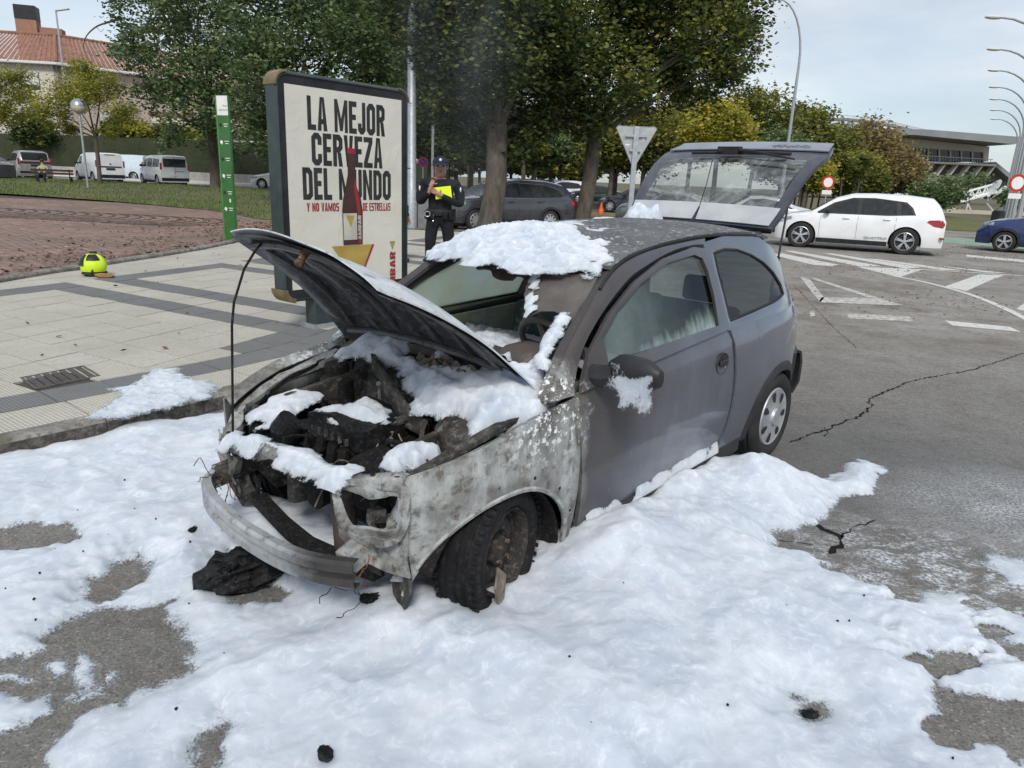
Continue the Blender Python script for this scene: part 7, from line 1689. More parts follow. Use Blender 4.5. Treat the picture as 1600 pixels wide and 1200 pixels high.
# plainer houses right of it
for (x0, x1, Y, y_top, lab_, mt) in ((200, 300, 72, 178, 'pale cream house behind the garden trees right of the pink one', 'cream_wall'), (310, 420, 74, 214, 'low pale house with white terrace wall seen left of the advertising panel', 'shutter')):
    a, b_ = atY(x0, y_top, Y), atY(x1, y_top, Y); hh = empty('house', lab_, 'house', ((a.x+b_.x)/2, Y+4, 0)); w2 = b_.x-a.x
    m_ = MB(); m_.box((0, 0, a.z/2), (w2, 8, a.z)); m_.build('wall', M[mt], hh, smooth=0); m_ = MB(); m_.box((0, 0, a.z+.12), (w2+.5, 8.4, .24)); m_.build('roof', M['tile'], hh, smooth=0)
    for k in range(4):
        m_ = MB(); m_.box((-w2/2+(k+.5)*w2/4, -4.03, a.z-1.6), (1.1, .1, 1.3)); m_.build('window', M['black_glass'], hh, smooth=0)
# globe garden lamps over the hedge
def globe(px, py, Y, r, lab_):
    p = atY(px, py, Y); e = empty('globe_lamp', lab_, 'street lamp', (p.x, Y, .4)); m_ = MB(); m_.tube([(0, 0, 0), (0, 0, p.z-.4-r)], .04, 8); m_.build('post', M['dark_trim'], e); m_ = MB(); m_.ball((0, 0, p.z-.4), r, 16, 10); m_.build('globe', M['shutter'], e)
globe(94, 210, 57, .25, 'white globe garden lamp against the pink house wall'); globe(198, 228, 57, .2, 'small white globe lamp peeping over the hedge, the left of two'); globe(211, 225, 57, .26, 'white globe lamp over the hedge above the panel van, the right of two'); globe(188, 224, 60, .18, 'dim globe lamp beside the trunk of the slim yellow tree')

# ---- stadium
M['pale_conc'] = PM('pale concrete facade', (.60, .585, .53), (.53, .515, .47), scale=.2, rough=.85)
M['dark_conc'] = PM('shaded grey concrete', (.17, .16, .15), (.13, .125, .12), scale=.3, rough=.9)
M['roof_metal'] = PM('grey roof metal', (.24, .25, .26), (.20, .21, .22), scale=.2, rough=.6)
SY = 190.0
def sp_(px, py, Y=SY): return atY(px, py, Y)
st_b = sp_(1450, 300); stad = empty('stadium', 'large concrete sports stadium with overhanging roof and white arch truss', 'building', (st_b.x, SY, 0)); sb = Vector((st_b.x, SY, 0))
def slab3(name, pts, depth, mat, parent=None, y0=0):
    """outline given by picture columns and rows at the facade, built to its own depth"""
    m_ = MB(); n = len(pts); f = [Vector(sp_(*p))-sb+Vector((0, y0, 0)) for p in pts]; m_.add([tuple(v) for v in f]+[tuple(v+Vector((0, depth, 0))) for v in f], [tuple(range(n)), tuple(range(2*n-1, n-1, -1))]+[((i+1) % n, i, n+i, n+(i+1) % n) for i in range(n)]); return m_.build(name, mat, parent or stad, smooth=0)
slab3('roof', [(1270, 203), (1420, 206), (1569, 218), (1568, 221), (1548, 228), (1400, 214), (1270, 212)], 60, M['roof_metal'], y0=-9)
slab3('upper_facade', [(1270, 212), (1400, 214), (1546, 229), (1544, 252), (1400, 240), (1270, 236)], 40, M['pale_conc'])
wb = slab3('window_band', [(1270, 228), (1410, 230), (1534, 238), (1534, 254), (1410, 248), (1270, 246)], 1, M['black_glass'], y0=-.4)
for i in range(9):
    x = 1395+i*17.3; slab3('mullion', [(x, 229+(x-1395)*.065), (x+1.4, 229+(x-1395)*.065), (x+1.4, 249+(x-1395)*.04), (x, 249+(x-1395)*.04)], .6, M['pale_conc'], wb, y0=-.9)
for i in range(36):
    x = 1398+i*4.1; slab3('rail_post', [(x, 241+(x-1395)*.055), (x+.5, 241+(x-1395)*.055), (x+.5, 250+(x-1395)*.05), (x, 250+(x-1395)*.05)], .1, M['steel'], wb, y0=-1.6)
slab3('handrail', [(1270, 236), (1398, 241), (1545, 249), (1545, 250), (1398, 242), (1270, 237)], .2, M['steel'], wb, y0=-1.7)
slab3('terrace_slab', [(1270, 246), (1398, 250), (1548, 257), (1549, 260), (1398, 253), (1270, 249)], 6, M['pale_conc'], y0=-2.2)
slab3('understand', [(1270, 249), (1400, 253), (1556, 260), (1512, 278), (1425, 272), (1270, 268)], 30, M['dark_conc'], y0=1.5)
for i in range(8):
    x = 1400+i*19; yy = 253+(x-1400)*.05; slab3('raking_beam', [(x+16, yy), (x+19, yy), (x+4, yy+19), (x+1, yy+19)], 2, M['pale_conc'], y0=-1.2)
slab3('lower_wall', [(1270, 266), (1425, 270), (1514, 276), (1512, 302), (1270, 302)], 20, M['pale_conc'], y0=1.0)
slab3('end_block', [(1514, 276), (1556, 258), (1590, 275), (1590, 306), (1514, 306)], 35, M['dark_conc'], y0=2)
slab3('stair_slope', [(1545, 255), (1552, 253), (1586, 280), (1580, 284)], 20, M['roof_metal'], y0=-1)
m_ = MB(); ar = [sp_(x, y, SY+12)-sb for x, y in ((1230, 190), (1270, 186), (1310, 184.5), (1345, 187), (1385, 193), (1420, 201), (1450, 208))]
m_.tube(spline(ar, 30), .75, 8); m_.tube([p-Vector((0, 0, 1.5)) for p in spline(ar, 30)], .3, 6)
arch_ = m_.build('roof_arch', M['steel'], stad)
for x in (1250, 1290, 1330, 1371, 1405):
    a = sp_(x, 188 if x < 1360 else 194, SY+12)-sb
    for dx in (-5, 5): m_ = MB(); m_.tube([a, sp_(x+dx, 206, SY+12)-sb], .35, 6); m_.build('arch_strut', M['steel'], arch_)
# toppled white mast with torn sheeting
ms = G(1500, 332); tm = empty('toppled_mast', 'toppled white lattice mast with torn white sheeting, lying before the stadium', 'mast', (ms.x, ms.y*1.0, 0)); MY = ms.y
def mp_(px, py, Y=None): return atY(px, py, Y or MY)-Vector((ms.x, ms.y, 0))
m_ = MB()
a, b_ = mp_(1456, 327), mp_(1556, 300)
for o in ((0, 0, 0), (0, .5, .25), (0, .1, .9)): m_.tube([a+Vector(o), b_+Vector(o)], .22 if o == (0, 0, 0) else .12, 6)
for k in range(9): u = k/9; m_.tube([a.lerp(b_, u), a.lerp(b_, u+.06)+Vector((0, .1, .9))], .07, 5); m_.tube([a.lerp(b_, u+.06)+Vector((0, .1, .9)), a.lerp(b_, u+.11)], .07, 5)
m_.build('mast', M['white_print'], tm)
for (x, y, x2, y2) in ((1512, 318, 1508, 336), (1512, 318, 1520, 336), (1485, 322, 1500, 334), (1542, 318, 1560, 340)): m_ = MB(); m_.tube([mp_(x, y), mp_(x2, y2)], .1, 5); m_.build('prop', M['shutter'], tm)
P = []
for i, u in enumerate(lr(0, 1, 10)):
    P.append([tuple(mp_(1540+30*u+3*sin(v_*5), 286+3*sin(u*7)+v_*26*(1-.25*u)+4*sin(u*9+v_*4))+Vector((0, .7*sin(u*8+v_*5), 0))) for v_ in lr(0, 1, 8)])
m_ = MB(); m_.shell(np.array(P), .05); m_.build('torn_sheet', PM('white sheeting', (.72, .74, .74), (.6, .63, .63), rough=.6), tm)
m_ = MB(); q = mp_(1564, 298, MY+1); m_.box(q, (2.6, 1.5, 1.9)); m_.build('head_frame', M['dark_trim'], tm)
b = MB(); a = G(1455, 332); c_ = G(1620, 338); b.box(((a.x+c_.x)/2, (a.y+c_.y)/2, .2), ((c_-a).length, .5, .4), rz=atan2((c_-a).y, (c_-a).x)); tag(b.build('low_wall', PM('sandy kerb wall', (.50, .43, .33), (.42, .37, .29), rough=.9), smooth=0), 'low sandy wall edging the car park below the stadium', 'wall')

# ================================================================ STREET FURNITURE
def lamp_post(base, h_, arm, lab_, group, hdir=(-1, 0), r=.09, head=True, curve=1.6, z0=0):
    e = empty('street_lamp', lab_, 'street lamp', (*base, z0), 0, group); m_ = MB(); hx, hy = hdir
    pts = [(0, 0, 0), (0, 0, .8), (0, 0, h_*.6), (0, 0, h_-curve)]+[(hx*arm*(1-cos(a)), hy*arm*(1-cos(a)), h_-curve+curve*sin(a)) for a in lr(.2, pi/2, 8)]
    rr = [r*1.5, r*1.3, r]+[r*.8]+[r*.75-r*.35*i/8 for i in range(8)]; m_.tube(pts, rr, 10); m_.lathe([(r*2.6, 0), (r*2.6, .03), (r*1.5, .05)], 12); m_.build('post', M['steel'], e)
    if head:
        q = MB(); q.ball((hx*(arm+.35), hy*(arm+.35), h_), .42, 10, 6, (1, .36, .2) if abs(hx) > .5 else (.36, 1, .2)); q.build('lamp_head', M['shutter'], e)
    return e
for i, (hy_, Yd) in enumerate([(27, 34), (77, 42), (110, 49), (136, 56.5), (155, 63.5), (172, 72), (186, 80)]):
    hp_ = atY(1553, hy_, Yd); arm = 2.6
    lamp_post((hp_.x+arm+.35, Yd), hp_.z, arm, ['nearest and tallest', 'second nearest', 'third', 'fourth', 'fifth', 'sixth', 'farthest and lowest'][i]+' of the curved grey street lamps in the row at the right edge', 'curved street lamps in a row at the right edge', curve=2.4)
p0_ = atY(1235, 160, 47); top_ = zat(1200, 18, p0_.x, 47); e = lamp_post((p0_.x, 47), top_+.6, 1.7, 'tall curved street lamp rising out of the yellow trees in the middle right', None, curve=3.4); e.location.x += .2
p0_ = atY(643, 365, 22.3); e = empty('lamp_post', 'thick plain grey lamp post rising beside the right edge of the advertising panel', 'lamp post', (p0_.x, 22.3, 0)); m_ = MB(); m_.tube([(0, 0, 0), (0, 0, 1.2), (0, 0, 1.25), (0, 0, 10)], [.17, .165, .14, .10], 14); m_.build('post', M['steel'], e); m_ = MB(); m_.tube([(0, 0, 5.3), (0, 0, 5.45)], .15, 14); m_.build('collar', M['dark_trim'], e)
m_ = MB(); m_.box((.14, -.02, .55), (.02, .02, .3)); m_.build('access_door', M['dark_trim'], e)
p0_ = atY(660, 365, 22.6); e = empty('utility_cabinet', 'grey metal utility cabinet at the foot of the thick lamp post', 'cabinet', (p0_.x+.05, 22.6, 0)); m_ = MB(); m_.box((0, 0, .75), (.42, .35, 1.5)); m_.build('case', M['dark_trim'], e, bevel=.02); m_ = MB(); m_.box((0, -.18, .75), (.34, .02, 1.3)); m_.build('door', PM('cabinet grey', (.2, .21, .21), rough=.6), e)
for px, Y, top, lb in ((675, 33, 195, 'thin grey pole behind the policeman, the left of two'), (689, 40, 235, 'thin pale pole behind the policeman, the right of two')):
    q = atY(px, 330, Y); zt = zat(px, top-60, q.x, Y); m_ = MB(); m_.tube([(0, 0, 0), (0, 0, zt)], .06, 8); tag(m_.build('pole', M['steel'], None, loc=(q.x, Y, 0)), lb, 'pole')
# globe lamp on the lawn, leaning, with its chrome cap
q = G(140, 300, .2); Yg = 36.5; q = atY(138, 297, Yg); gz = zat(124, 168, q.x, Yg)
e = empty('park_lamp', 'leaning grey park lamp with a silver topped globe on the lawn', 'street lamp', (q.x, Yg, .2)); m_ = MB(); m_.tube([(0, 0, 0), (0, 0, gz-.5)], .055, 10); m_.build('post', M['steel'], e)
m_ = MB(); m_.ball((0, 0, gz-.15), .34, 20, 12); m_.build('globe', PM('opal globe', (.50, .46, .34), (.45, .42, .32), rough=.3), e); m_ = MB(); P = [[(.352*sin(t2)*cos(a), .352*sin(t2)*sin(a), gz-.15+.352*cos(t2)) for t2 in lr(0.02, 1.5, 8)] for a in np.linspace(0, 2*pi, 21)[:-1]]; m_.grid(np.array(P), wrap=True); m_.build('reflector_cap', M['chrome'], e)
# slender lamp behind the house trees
q = atY(113, 230, 60); zt = zat(107, 15, q.x, 60); e = empty('street_lamp', 'thin street lamp standing up in front of the terracotta roof', 'street lamp', (q.x, 60, 0)); m_ = MB(); m_.tube([(0, 0, 0), (0, 0, zt)], [.11, .06], 8); m_.build('post', M['steel'], e); m_ = MB(); m_.box((.5, 0, zt+.02), (1.0, .28, .12), ry=-.15); m_.build('lamp_head', M['shutter'], e, bevel=.03)
# bare bough reaching from the poplar
m_ = MB(); yb = 40; m_.tube(spline([atY(x, y, yb) for x, y in ((196, 28), (172, 34), (150, 42), (134, 58), (131, 76), (140, 98))], 20), [.06-.05*i/19 for i in range(20)], 6)
for x, y in ((150, 42), (134, 58), (135, 80)): m_.tube([atY(x, y, yb), atY(x+8, y+8, yb), atY(x+12, y+3, yb)], .012, 4)
bo = m_.build('bough', M['bark'], None); bo.parent = [o for o in bpy.data.objects if o.get('label', '').startswith('large pale leaved poplar')][0]; bo.matrix_parent_inverse = Matrix.Translation(-bo.parent.location)
# give way sign seen from behind
q = atY(981, 372, 17.6); sx_, sy_ = q.x, 17.6; zt = zat(986, 198, sx_, sy_); e = empty('give_way_sign', 'back of a triangular give way sign on a grey post behind the car roof', 'road sign', (sx_, sy_, 0)); m_ = MB(); m_.box((0, 0, zt/2), (.12, .07, zt)); m_.build('post', M['steel'], e, bevel=.01)
zc = zt-.42; m_ = MB(); tri = [(-.46, .38), (-.43, .42), (.43, .42), (.46, .38), (.05, -.40), (0, -.43), (-.05, -.40)]; m_.prism(tri, .04, .055, lambda x, z, y: (x, y, zc+z)); pln = m_.build('sign_plate', PM('aluminium back', (.40, .42, .42), (.33, .35, .35), rough=.45, metal=.3), e, smooth=0)
m_ = MB(); [m_.tube([(a[0]*1.0, .048, zc+a[1]), (b_[0], .048, zc+b_[1])], .012, 5) for a, b_ in zip(tri, tri[1:]+tri[:1])]; m_.build('rim', M['steel'], pln)
for zz in (.22, -.10): m_ = MB(); m_.box((0, .0, zc+zz), (.5 if zz > 0 else .25, .05, .045)); m_.build('clamp', M['steel'], e)
for (x, z, w_, h_) in ((-.20, .22, .10, .05), (.17, .16, .07, .06), (-.18, .02, .10, .03)): m_ = MB(); m_.box((x, .036, zc+z), (w_, .003, h_)); m_.build('sticker', M['white_print'], pln)
M['red_ring'] = PM('red sign ring', (.55, .04, .03), rough=.4); M['sign_blue'] = PM('sign blue', (.03, .06, .35), rough=.4)
def round_sign(px, py, Y, r, lab_, kind, poles=1, plate=True, zbase=0):
    q = atY(px, py, Y); e = empty('road_sign', lab_, 'road sign', (q.x, Y, zbase)); z = q.z-zbase
    m_ = MB(); m_.tube([(0, .03, 0), (0, .03, z)], .03, 8); m_.build('post', M['steel'], e)
    m_ = MB(); m_.lathe([(0, -.005), (r, -.005), (r, .012), (0, .012)], 28, (0, 0, z), 'Y'); d = m_.build('disc', M['red_ring'], e, smooth=30)
    m_ = MB(); m_.lathe([(r*.72, -.009), (0, -.009)], 28, (0, 0, z), 'Y'); m_.build('field', M['sign_blue'] if kind == 'park' else M['white_print'], d, smooth=0)
    if kind == 'park': m_ = MB(); m_.box((0, -.012, z), (r*1.5, .004, r*.2), ry=radians(45)); m_.build('slash', M['red_ring'], d)
    if plate: m_ = MB(); m_.box((0, .0, z-r-.16), (r*1.5, .015, .2)); m_.build('plate', M['white_print'], e)
round_sign(1294, 285, 37, .31, 'round red ringed sign with a small plate left of the white car', 'no'); round_sign(1590, 286, 30, .34, 'round red ringed sign fixed before the lamp row at the right edge', 'no')
round_sign(661, 253, 27, .18, 'small blue and red no parking disc left of the policeman', 'park', plate=False)
q = atY(651, 252, 29); globe(650, 252, 29, .10, 'tiny white globe lamp beside the no parking disc')
q = atY(1565, 335, 30); m_ = MB(); m_.lathe([(0, 0), (.22, 0), (.25, .75), (.2, .85), (0, .85)], 16); tag(m_.build('litter_bin', M['dark_trim'], None, loc=(atY(1560, 335, 31).x, 31, .35)), 'dark litter bin hung at the foot of the lamp row', 'litter bin')
for i_, x in enumerate((1573, 1583)):
    q = atY(x, 345, 29); m_ = MB(); m_.tube(spline([(-.25, 0, 0), (-.25, 0, .7), (-.15, 0, .9), (.15, 0, .9), (.25, 0, .7), (.25, 0, 0)], 20), .035, 8); tag(m_.build('hoop_rail', M['steel'], None, loc=(q.x, 29, 0)), ('left' if i_ == 0 else 'right')+' one of two grey steel hoops at the foot of the lamps', 'barrier')
# traffic cone
q = atY(939, 330, 40); e = empty('traffic_cone', 'small orange traffic cone standing on the road beyond the tree', 'traffic cone', (q.x, 40, 0)); m_ = MB(); m_.lathe([(.17, .03), (.03, .62), (0, .62)], 16); m_.build('cone', PM('cone orange', (.75, .12, .03), rough=.5), e); m_ = MB(); m_.box((0, 0, .015), (.42, .42, .03)); m_.build('foot', M['black_plastic'], e)
m_ = MB(); m_.lathe([(.125, .22), (.085, .38)], 16); m_.build('white_band', M['white_print'], e)
# median strip of leaf litter beyond
b = MB(); pts = [G(*p_) for p_ in ((850, 320), (985, 322), (1000, 334), (905, 335), (930, 330), (870, 328))]
pts = [(2.5, 30), (14, 30), (20, 41), (4.0, 41)]; b.add([(x, y, .03) for x, y in pts], [(0, 1, 2, 3)]); struct(b.build('leafy_verge', PM('leaf litter', (.22, .16, .09), (.13, .12, .05), scale=2, rough=.95, bump=.5), smooth=0))
b = MB(); b.add([(9, 38, .02), (26, 38, .02), (40, 70, .02), (10, 70, .02)], [(0, 1, 2, 3)]); struct(b.build('verge_grass', PM('verge grass', (.10, .12, .03), (.15, .14, .06), scale=2, rough=.95, bump=.5), smooth=0))

# ---- advertising panel
A_p = Vector((-2.25, 6.98, 0)); B_p = Vector((-1.235, 8.30, 0)); dU = (B_p-A_p).normalized(); wP = (B_p-A_p).length; nF = Vector((dU.y, -dU.x, 0)); aP = atan2(dU.y, dU.x)
zTop = 2.55; zBot = .42
ad = empty('advertising_panel', 'large free standing advertising panel with a beer poster in a dark green rounded frame', 'advertising panel', (A_p.x, A_p.y, ZP), aP)
M['ad_green'] = PM('dark grey green frame paint', (.028, .042, .042), (.04, .055, .054), rough=.4, coat=.3); M['brass'] = PM('worn brass corner', (.26, .19, .09), (.16, .12, .07), rough=.45, metal=.4)
def rrect(x0, z0, x1, z1, r, n=7):
    P = []
    for cx, cz, a0 in ((x1-r, z0+r, -pi/2), (x1-r, z1-r, 0), (x0+r, z1-r, pi/2), (x0+r, z0+r, pi)):
        for k in range(n): a = a0+pi/2*k/(n-1); P.append((cx+r*cos(a), cz+r*sin(a)))
    return P
z1_ = zTop-ZP; z0_ = zBot-ZP
O_ = rrect(0, z0_, wP, z1_, .13); I_ = rrect(.022, z0_+.022, wP-.022, z1_-.022, .11); I2_ = rrect(.032, z0_+.032, wP-.032, z1_-.032, .10); J_ = rrect(.12, z0_+.13, wP-.12, z1_-.13, .01)
def ring(mb, loops): mb.grid(np.array([[loops[j][0][i][0:1]+(loops[j][1],)+loops[j][0][i][1:2] for j in range(len(loops))] for i in range(len(loops[0][0]))]), wrap=True)
m_ = MB(); ring(m_, [(I_, .17), (O_, .15), (O_, .02), (I_, 0), (I2_, .0), (I2_, .015)]); m_.build('frame', M['ad_green'], ad, smooth=40)
m_ = MB(); m_.prism(I_, .012, .165, lambda x, z, y: (x, y, z)); m_.build('black_border', M['black_plastic'], ad, smooth=0)
for cx, s_ in ((0, 1), (wP, -1)):
    m_ = MB(); pts = [(cx+s_*(.13-.137*cos(a)), .10, z1_-.13+.137*sin(a)) for a in lr(0, pi/2, 8)]
    P = [[(p[0], yy, p[2]) for yy in (-.003, .17)] for p in pts]; m_.shell(np.array(P), .008*s_); P2 = [[(cx+s_*(.13-rr*cos(a)), -.003, z1_-.13+rr*sin(a)) for rr in (.137, .118)] for a in lr(0, pi/2, 8)]; m_.shell(np.array(P2), .004); m_.build('brass_corner', M['brass'], ad)
m_ = MB(); m_.box((wP/2+.05, .10, z0_/2-.02), (wP*.62, .17, z0_+.1)); m_.build('pedestal', M['ad_green'], ad, bevel=.02); m_ = MB(); m_.box((wP/2+.05, .10, .02), (wP*.66, .24, .04)); m_.build('base_plate', M['steel'], ad)
t = NT('cream poster paper'); c = t.mix(t.ramp(t.noise(1.8, 4, dist=.6), [(.35, 0), (.7, 1)]), (.66, .635, .55), (.58, .56, .485)); M['poster'] = t.done(t.bsdf(c, .45, 0, t.bump(t.noise(4, 3, dist=1.2), .25, .03), Coat_Weight=.5, Coat_Roughness=.04))
px0, px1, pz0, pz1 = .105, wP-.105, z0_+.12, z1_-.115
m_ = MB(); m_.box(((px0+px1)/2, .008, (pz0+pz1)/2), (px1-px0, .006, pz1-pz0)); poster = m_.build('poster', M['poster'], ad, smooth=0)
def glyph(ch, w_, t, s):
    """a heavy condensed capital as convex pieces, width w_, height 1, stems t, bars s"""
    c, d = w_*.30, .13; box = lambda x0, y0, x1, y1: [(x0, y0), (x1, y0), (x1, y1), (x0, y1)]
    def band(o, i, closed=False):
        n = len(o); return [[o[k], o[(k+1) % n], i[(k+1) % n], i[k]] for k in range(n if closed else n-1)]
    def oc(x0, y0, x1, y1, l=True, r=True, cc=c, dd=d):
        a, b = (cc, dd) if r else (0, 0); e, f = (cc, dd) if l else (0, 0)
        return [(x0+e, y0), (x1-a, y0), (x1, y0+b), (x1, y1-b), (x1-a, y1), (x0+e, y1), (x0, y1-f), (x0, y0+f)]
    k = .45
    if ch in 'OD':
        return band(oc(0, 0, w_, 1, ch == 'O'), oc(t, s, w_-t, 1-s, ch == 'O', True, c*k, d*k), True)
    if ch == 'C':
        o, i = oc(0, 0, w_, 1), oc(t, s, w_-t, 1-s, True, True, c*k, d*k); q = band(o, i, True); del q[2]; return q+[box(w_-t, d, w_, .36), box(w_-t, .64, w_, 1-d)]
    if ch in 'UJ':
        top_ = 1 if ch == 'U' else .34; o = [(0, top_), (0, d), (c, 0), (w_-c, 0), (w_, d), (w_, 1)]; i = [(t, top_), (t, s+d*k), (t+c*k, s), (w_-t-c*k, s), (w_-t, s+d*k), (w_-t, 1)]; return band(o, i)
    if ch in 'RB':
        q = [box(0, 0, t, 1)]+band([(t, .44), (w_-c, .44), (w_, .44+d), (w_, 1-d), (w_-c, 1), (t, 1)], [(t, .44+s), (w_-t-c*k, .44+s), (w_-t, .44+s+.05), (w_-t, 1-s-.05), (w_-t-c*k, 1-s), (t, 1-s)])
        return q+([[(w_*.45, .44), (w_*.45+t, .44), (w_, 0), (w_-t*1.05, 0)]] if ch == 'R' else band([(t, 0), (w_-c, 0), (w_, d), (w_, .30), (w_-c*.4, .44), (t, .44)], [(t, s), (w_-t-c*k, s), (w_-t, s+.05), (w_-t, .34-s*.2), (w_-t-c*k, .44-s*.5), (t, .44-s*.5)]))
    if ch == 'E': return [box(0, 0, t, 1), box(t, 0, w_, s), box(t, .43, w_*.9, .43+s), box(t, 1-s, w_, 1)]
    if ch == 'L': return [box(0, 0, t, 1), box(t, 0, w_, s)]
    if ch == 'T': return [box(w_/2-t/2, 0, w_/2+t/2, 1-s), box(0, 1-s, w_, 1)]
    if ch == 'A': return [[(0, 0), (t, 0), (w_/2, .93), (w_/2, 1), (w_/2-t*.55, 1)], [(w_-t, 0), (w_, 0), (w_/2+t*.55, 1), (w_/2, 1), (w_/2, .93)], box(w_*.27, .2, w_*.73, .2+s*.9)]
    if ch == 'V': return [[(0, 1), (t, 1), (w_/2, .07), (w_/2, 0), (w_/2-t*.55, 0)][::-1], [(w_-t, 1), (w_, 1), (w_/2+t*.55, 0), (w_/2, 0), (w_/2, .07)][::-1]]
    if ch == 'Y': return [box(w_/2-t/2, 0, w_/2+t/2, .42), [(0, 1), (w_/2-t/2, .42), (w_/2, .42), (w_/2, .55), (t, 1)], [(w_, 1), (w_-t, 1), (w_/2, .55), (w_/2, .42), (w_/2+t/2, .42)]]
    if ch == 'M': return [box(0, 0, t*.85, 1), box(w_-t*.85, 0, w_, 1), [(t*.85, 1), (t*.85, .62), (w_/2-t*.4, .05), (w_/2, .05), (w_/2, .42)], [(w_-t*.85, 1), (w_/2, .42), (w_/2, .05), (w_/2+t*.4, .05), (w_-t*.85, .62)]]
    if ch == 'N': return [box(0, 0, t*.95, 1), box(w_-t*.95, 0, w_, 1), [(t*.95, 1), (t*.95, .60), (w_-t*.95, 0), (w_-t*.95, .40)]]
    if ch == 'Z': return [box(0, 0, w_, s), box(0, 1-s, w_, 1), [(0, s), (t*1.1, s), (w_, 1-s), (w_-t*1.1, 1-s)]]
    if ch == 'S': return [box(0, 0, w_*.92, s), box(w_*.08, 1-s, w_, 1), box(w_*.06, .43, w_*.94, .43+s), box(0, .43+s*.6, t, 1-s*.6), box(w_-t, s*.6, w_, .43+s*.4)]
    return []
def flat_text(s_, x0, x1, zb, zt, mat, y=.0035, rot=0):
    W = {' ': .5, 'M': 1.42, 'J': .86, 'L': .86, 'E': .86, 'N': 1.08, 'T': .95}; tot = sum(W.get(ch, 1) for ch in s_)+.14*(len(s_)-1); x = 0; T = (zt-zb) if not rot else (x1-x0); run = (x1-x0) if not rot else (zt-zb)
    k = run/tot; m_ = MB(); dy = 0
    for ch in s_:
        w_ = W.get(ch, 1)
        for q in glyph(ch, w_, .385, .165):
            dy = (dy+1) % 5
            P_ = [((x+a)*k, b*T) for a, b in q]; yy = y-.0004*dy
            m_.add([((x0+a, yy, zb+b) if not rot else (x1-b, yy, zb+a)) for a, b in P_], [tuple(range(len(q)))])
        x += w_+.14
    return m_.build('poster_lettering', mat, poster, smooth=0)
W_ = px1-px0; X__ = lambda u: px0+W_*u; Z__ = lambda v: pz1-W_*1.0*v
def flat_poly(pts, mat, nm, y=-.0005): m_ = MB(); m_.add([(X__(u), y, Z__(v)) for u, v in pts], [tuple(range(len(pts)))]); return m_.build(nm, mat, poster, smooth=0)
flat_text('LA MEJOR', X__(.165), X__(.835), Z__(.262), Z__(.052), M['black_print'])
flat_text('CERVEZA', X__(.19), X__(.81), Z__(.485), Z__(.277), M['black_print'])
flat_text('DEL MUNDO', X__(.11), X__(.89), Z__(.708), Z__(.50), M['black_print'])
M['poster_red'] = PM('poster red', (.30, .03, .04), (.26, .03, .035), rough=.5); M['bottle_brown'] = PM('bottle brown print', (.035, .017, .014), (.06, .022, .018), scale=3, rough=.35); M['poster_gold'] = PM('poster gold', (.46, .33, .09), (.34, .24, .06), scale=3, rough=.4); M['label_cream'] = PM('label cream print', (.55, .53, .47), rough=.5)
flat_text('Y NO VAMOS', X__(.135), X__(.405), Z__(.785), Z__(.728), M['poster_red']); flat_text('DE ESTRELLAS', X__(.62), X__(.885), Z__(.785), Z__(.728), M['poster_red'])
flat_poly([(.435, 1.02), (.61, 1.02), (.615, .78), (.60, .70), (.565, .62), (.553, .55), (.553, .385), (.487, .385), (.487, .55), (.47, .62), (.44, .70), (.43, .78)], M['bottle_brown'], 'bottle_print', -.0005)
flat_poly([(.483, .395), (.557, .395), (.557, .36), (.483, .36)], M['poster_red'], 'bottle_cap', -.0012)
flat_poly([(.548, .56), (.552, .56), (.562, .62), (.583, .69), (.595, .78), (.60, 1.015), (.572, 1.015), (.568, .80), (.535, .62)], M['poster_red'], 'bottle_stripe', -.0020)
flat_poly([(.437, .80), (.560, .80), (.560, .985), (.437, .985)], M['label_cream'], 'bottle_label', -.0028); flat_poly([(.462, .815), (.54, .815), (.503, .90)], M['poster_gold'], 'label_emblem', -.0034)
flat_text('AMBAR', X__(.568), X__(.598), Z__(.985), Z__(.815), M['label_cream'], y=-.003, rot=1)
flat_poly([(.335, 1.025), (.715, 1.025), (.62, 1.20), (.585, 1.26), (.52, 1.26)], M['poster_gold'], 'gold_cone', -.0008); flat_poly([(.70, 1.025), (.72, 1.025), (.60, 1.25), (.585, 1.25)], M['poster_red'], 'cone_edge', -.0014)
flat_text('AMBAR', X__(.875), X__(.93), Z__(1.42), Z__(1.09), M['poster_red'], rot=1, y=-.001); flat_poly([(.875, 1.01), (.93, 1.01), (.902, 1.075)], M['poster_gold'], 'logo_emblem')
m_ = MB(); P2 = [[(.13-rr*cos(a), -.006, z0_+.13-rr*sin(a)) for rr in (.14, .09)] for a in lr(0, pi/2, 8)]; m_.shell(np.array(P2), -.004); P2 = [[(.13-.14*cos(a), yy, z0_+.13-.14*sin(a)) for yy in (-.004, .2)] for a in lr(0, pi/2, 8)]; m_.shell(np.array(P2), -.006); m_.build('brass_corner', M['brass'], ad)

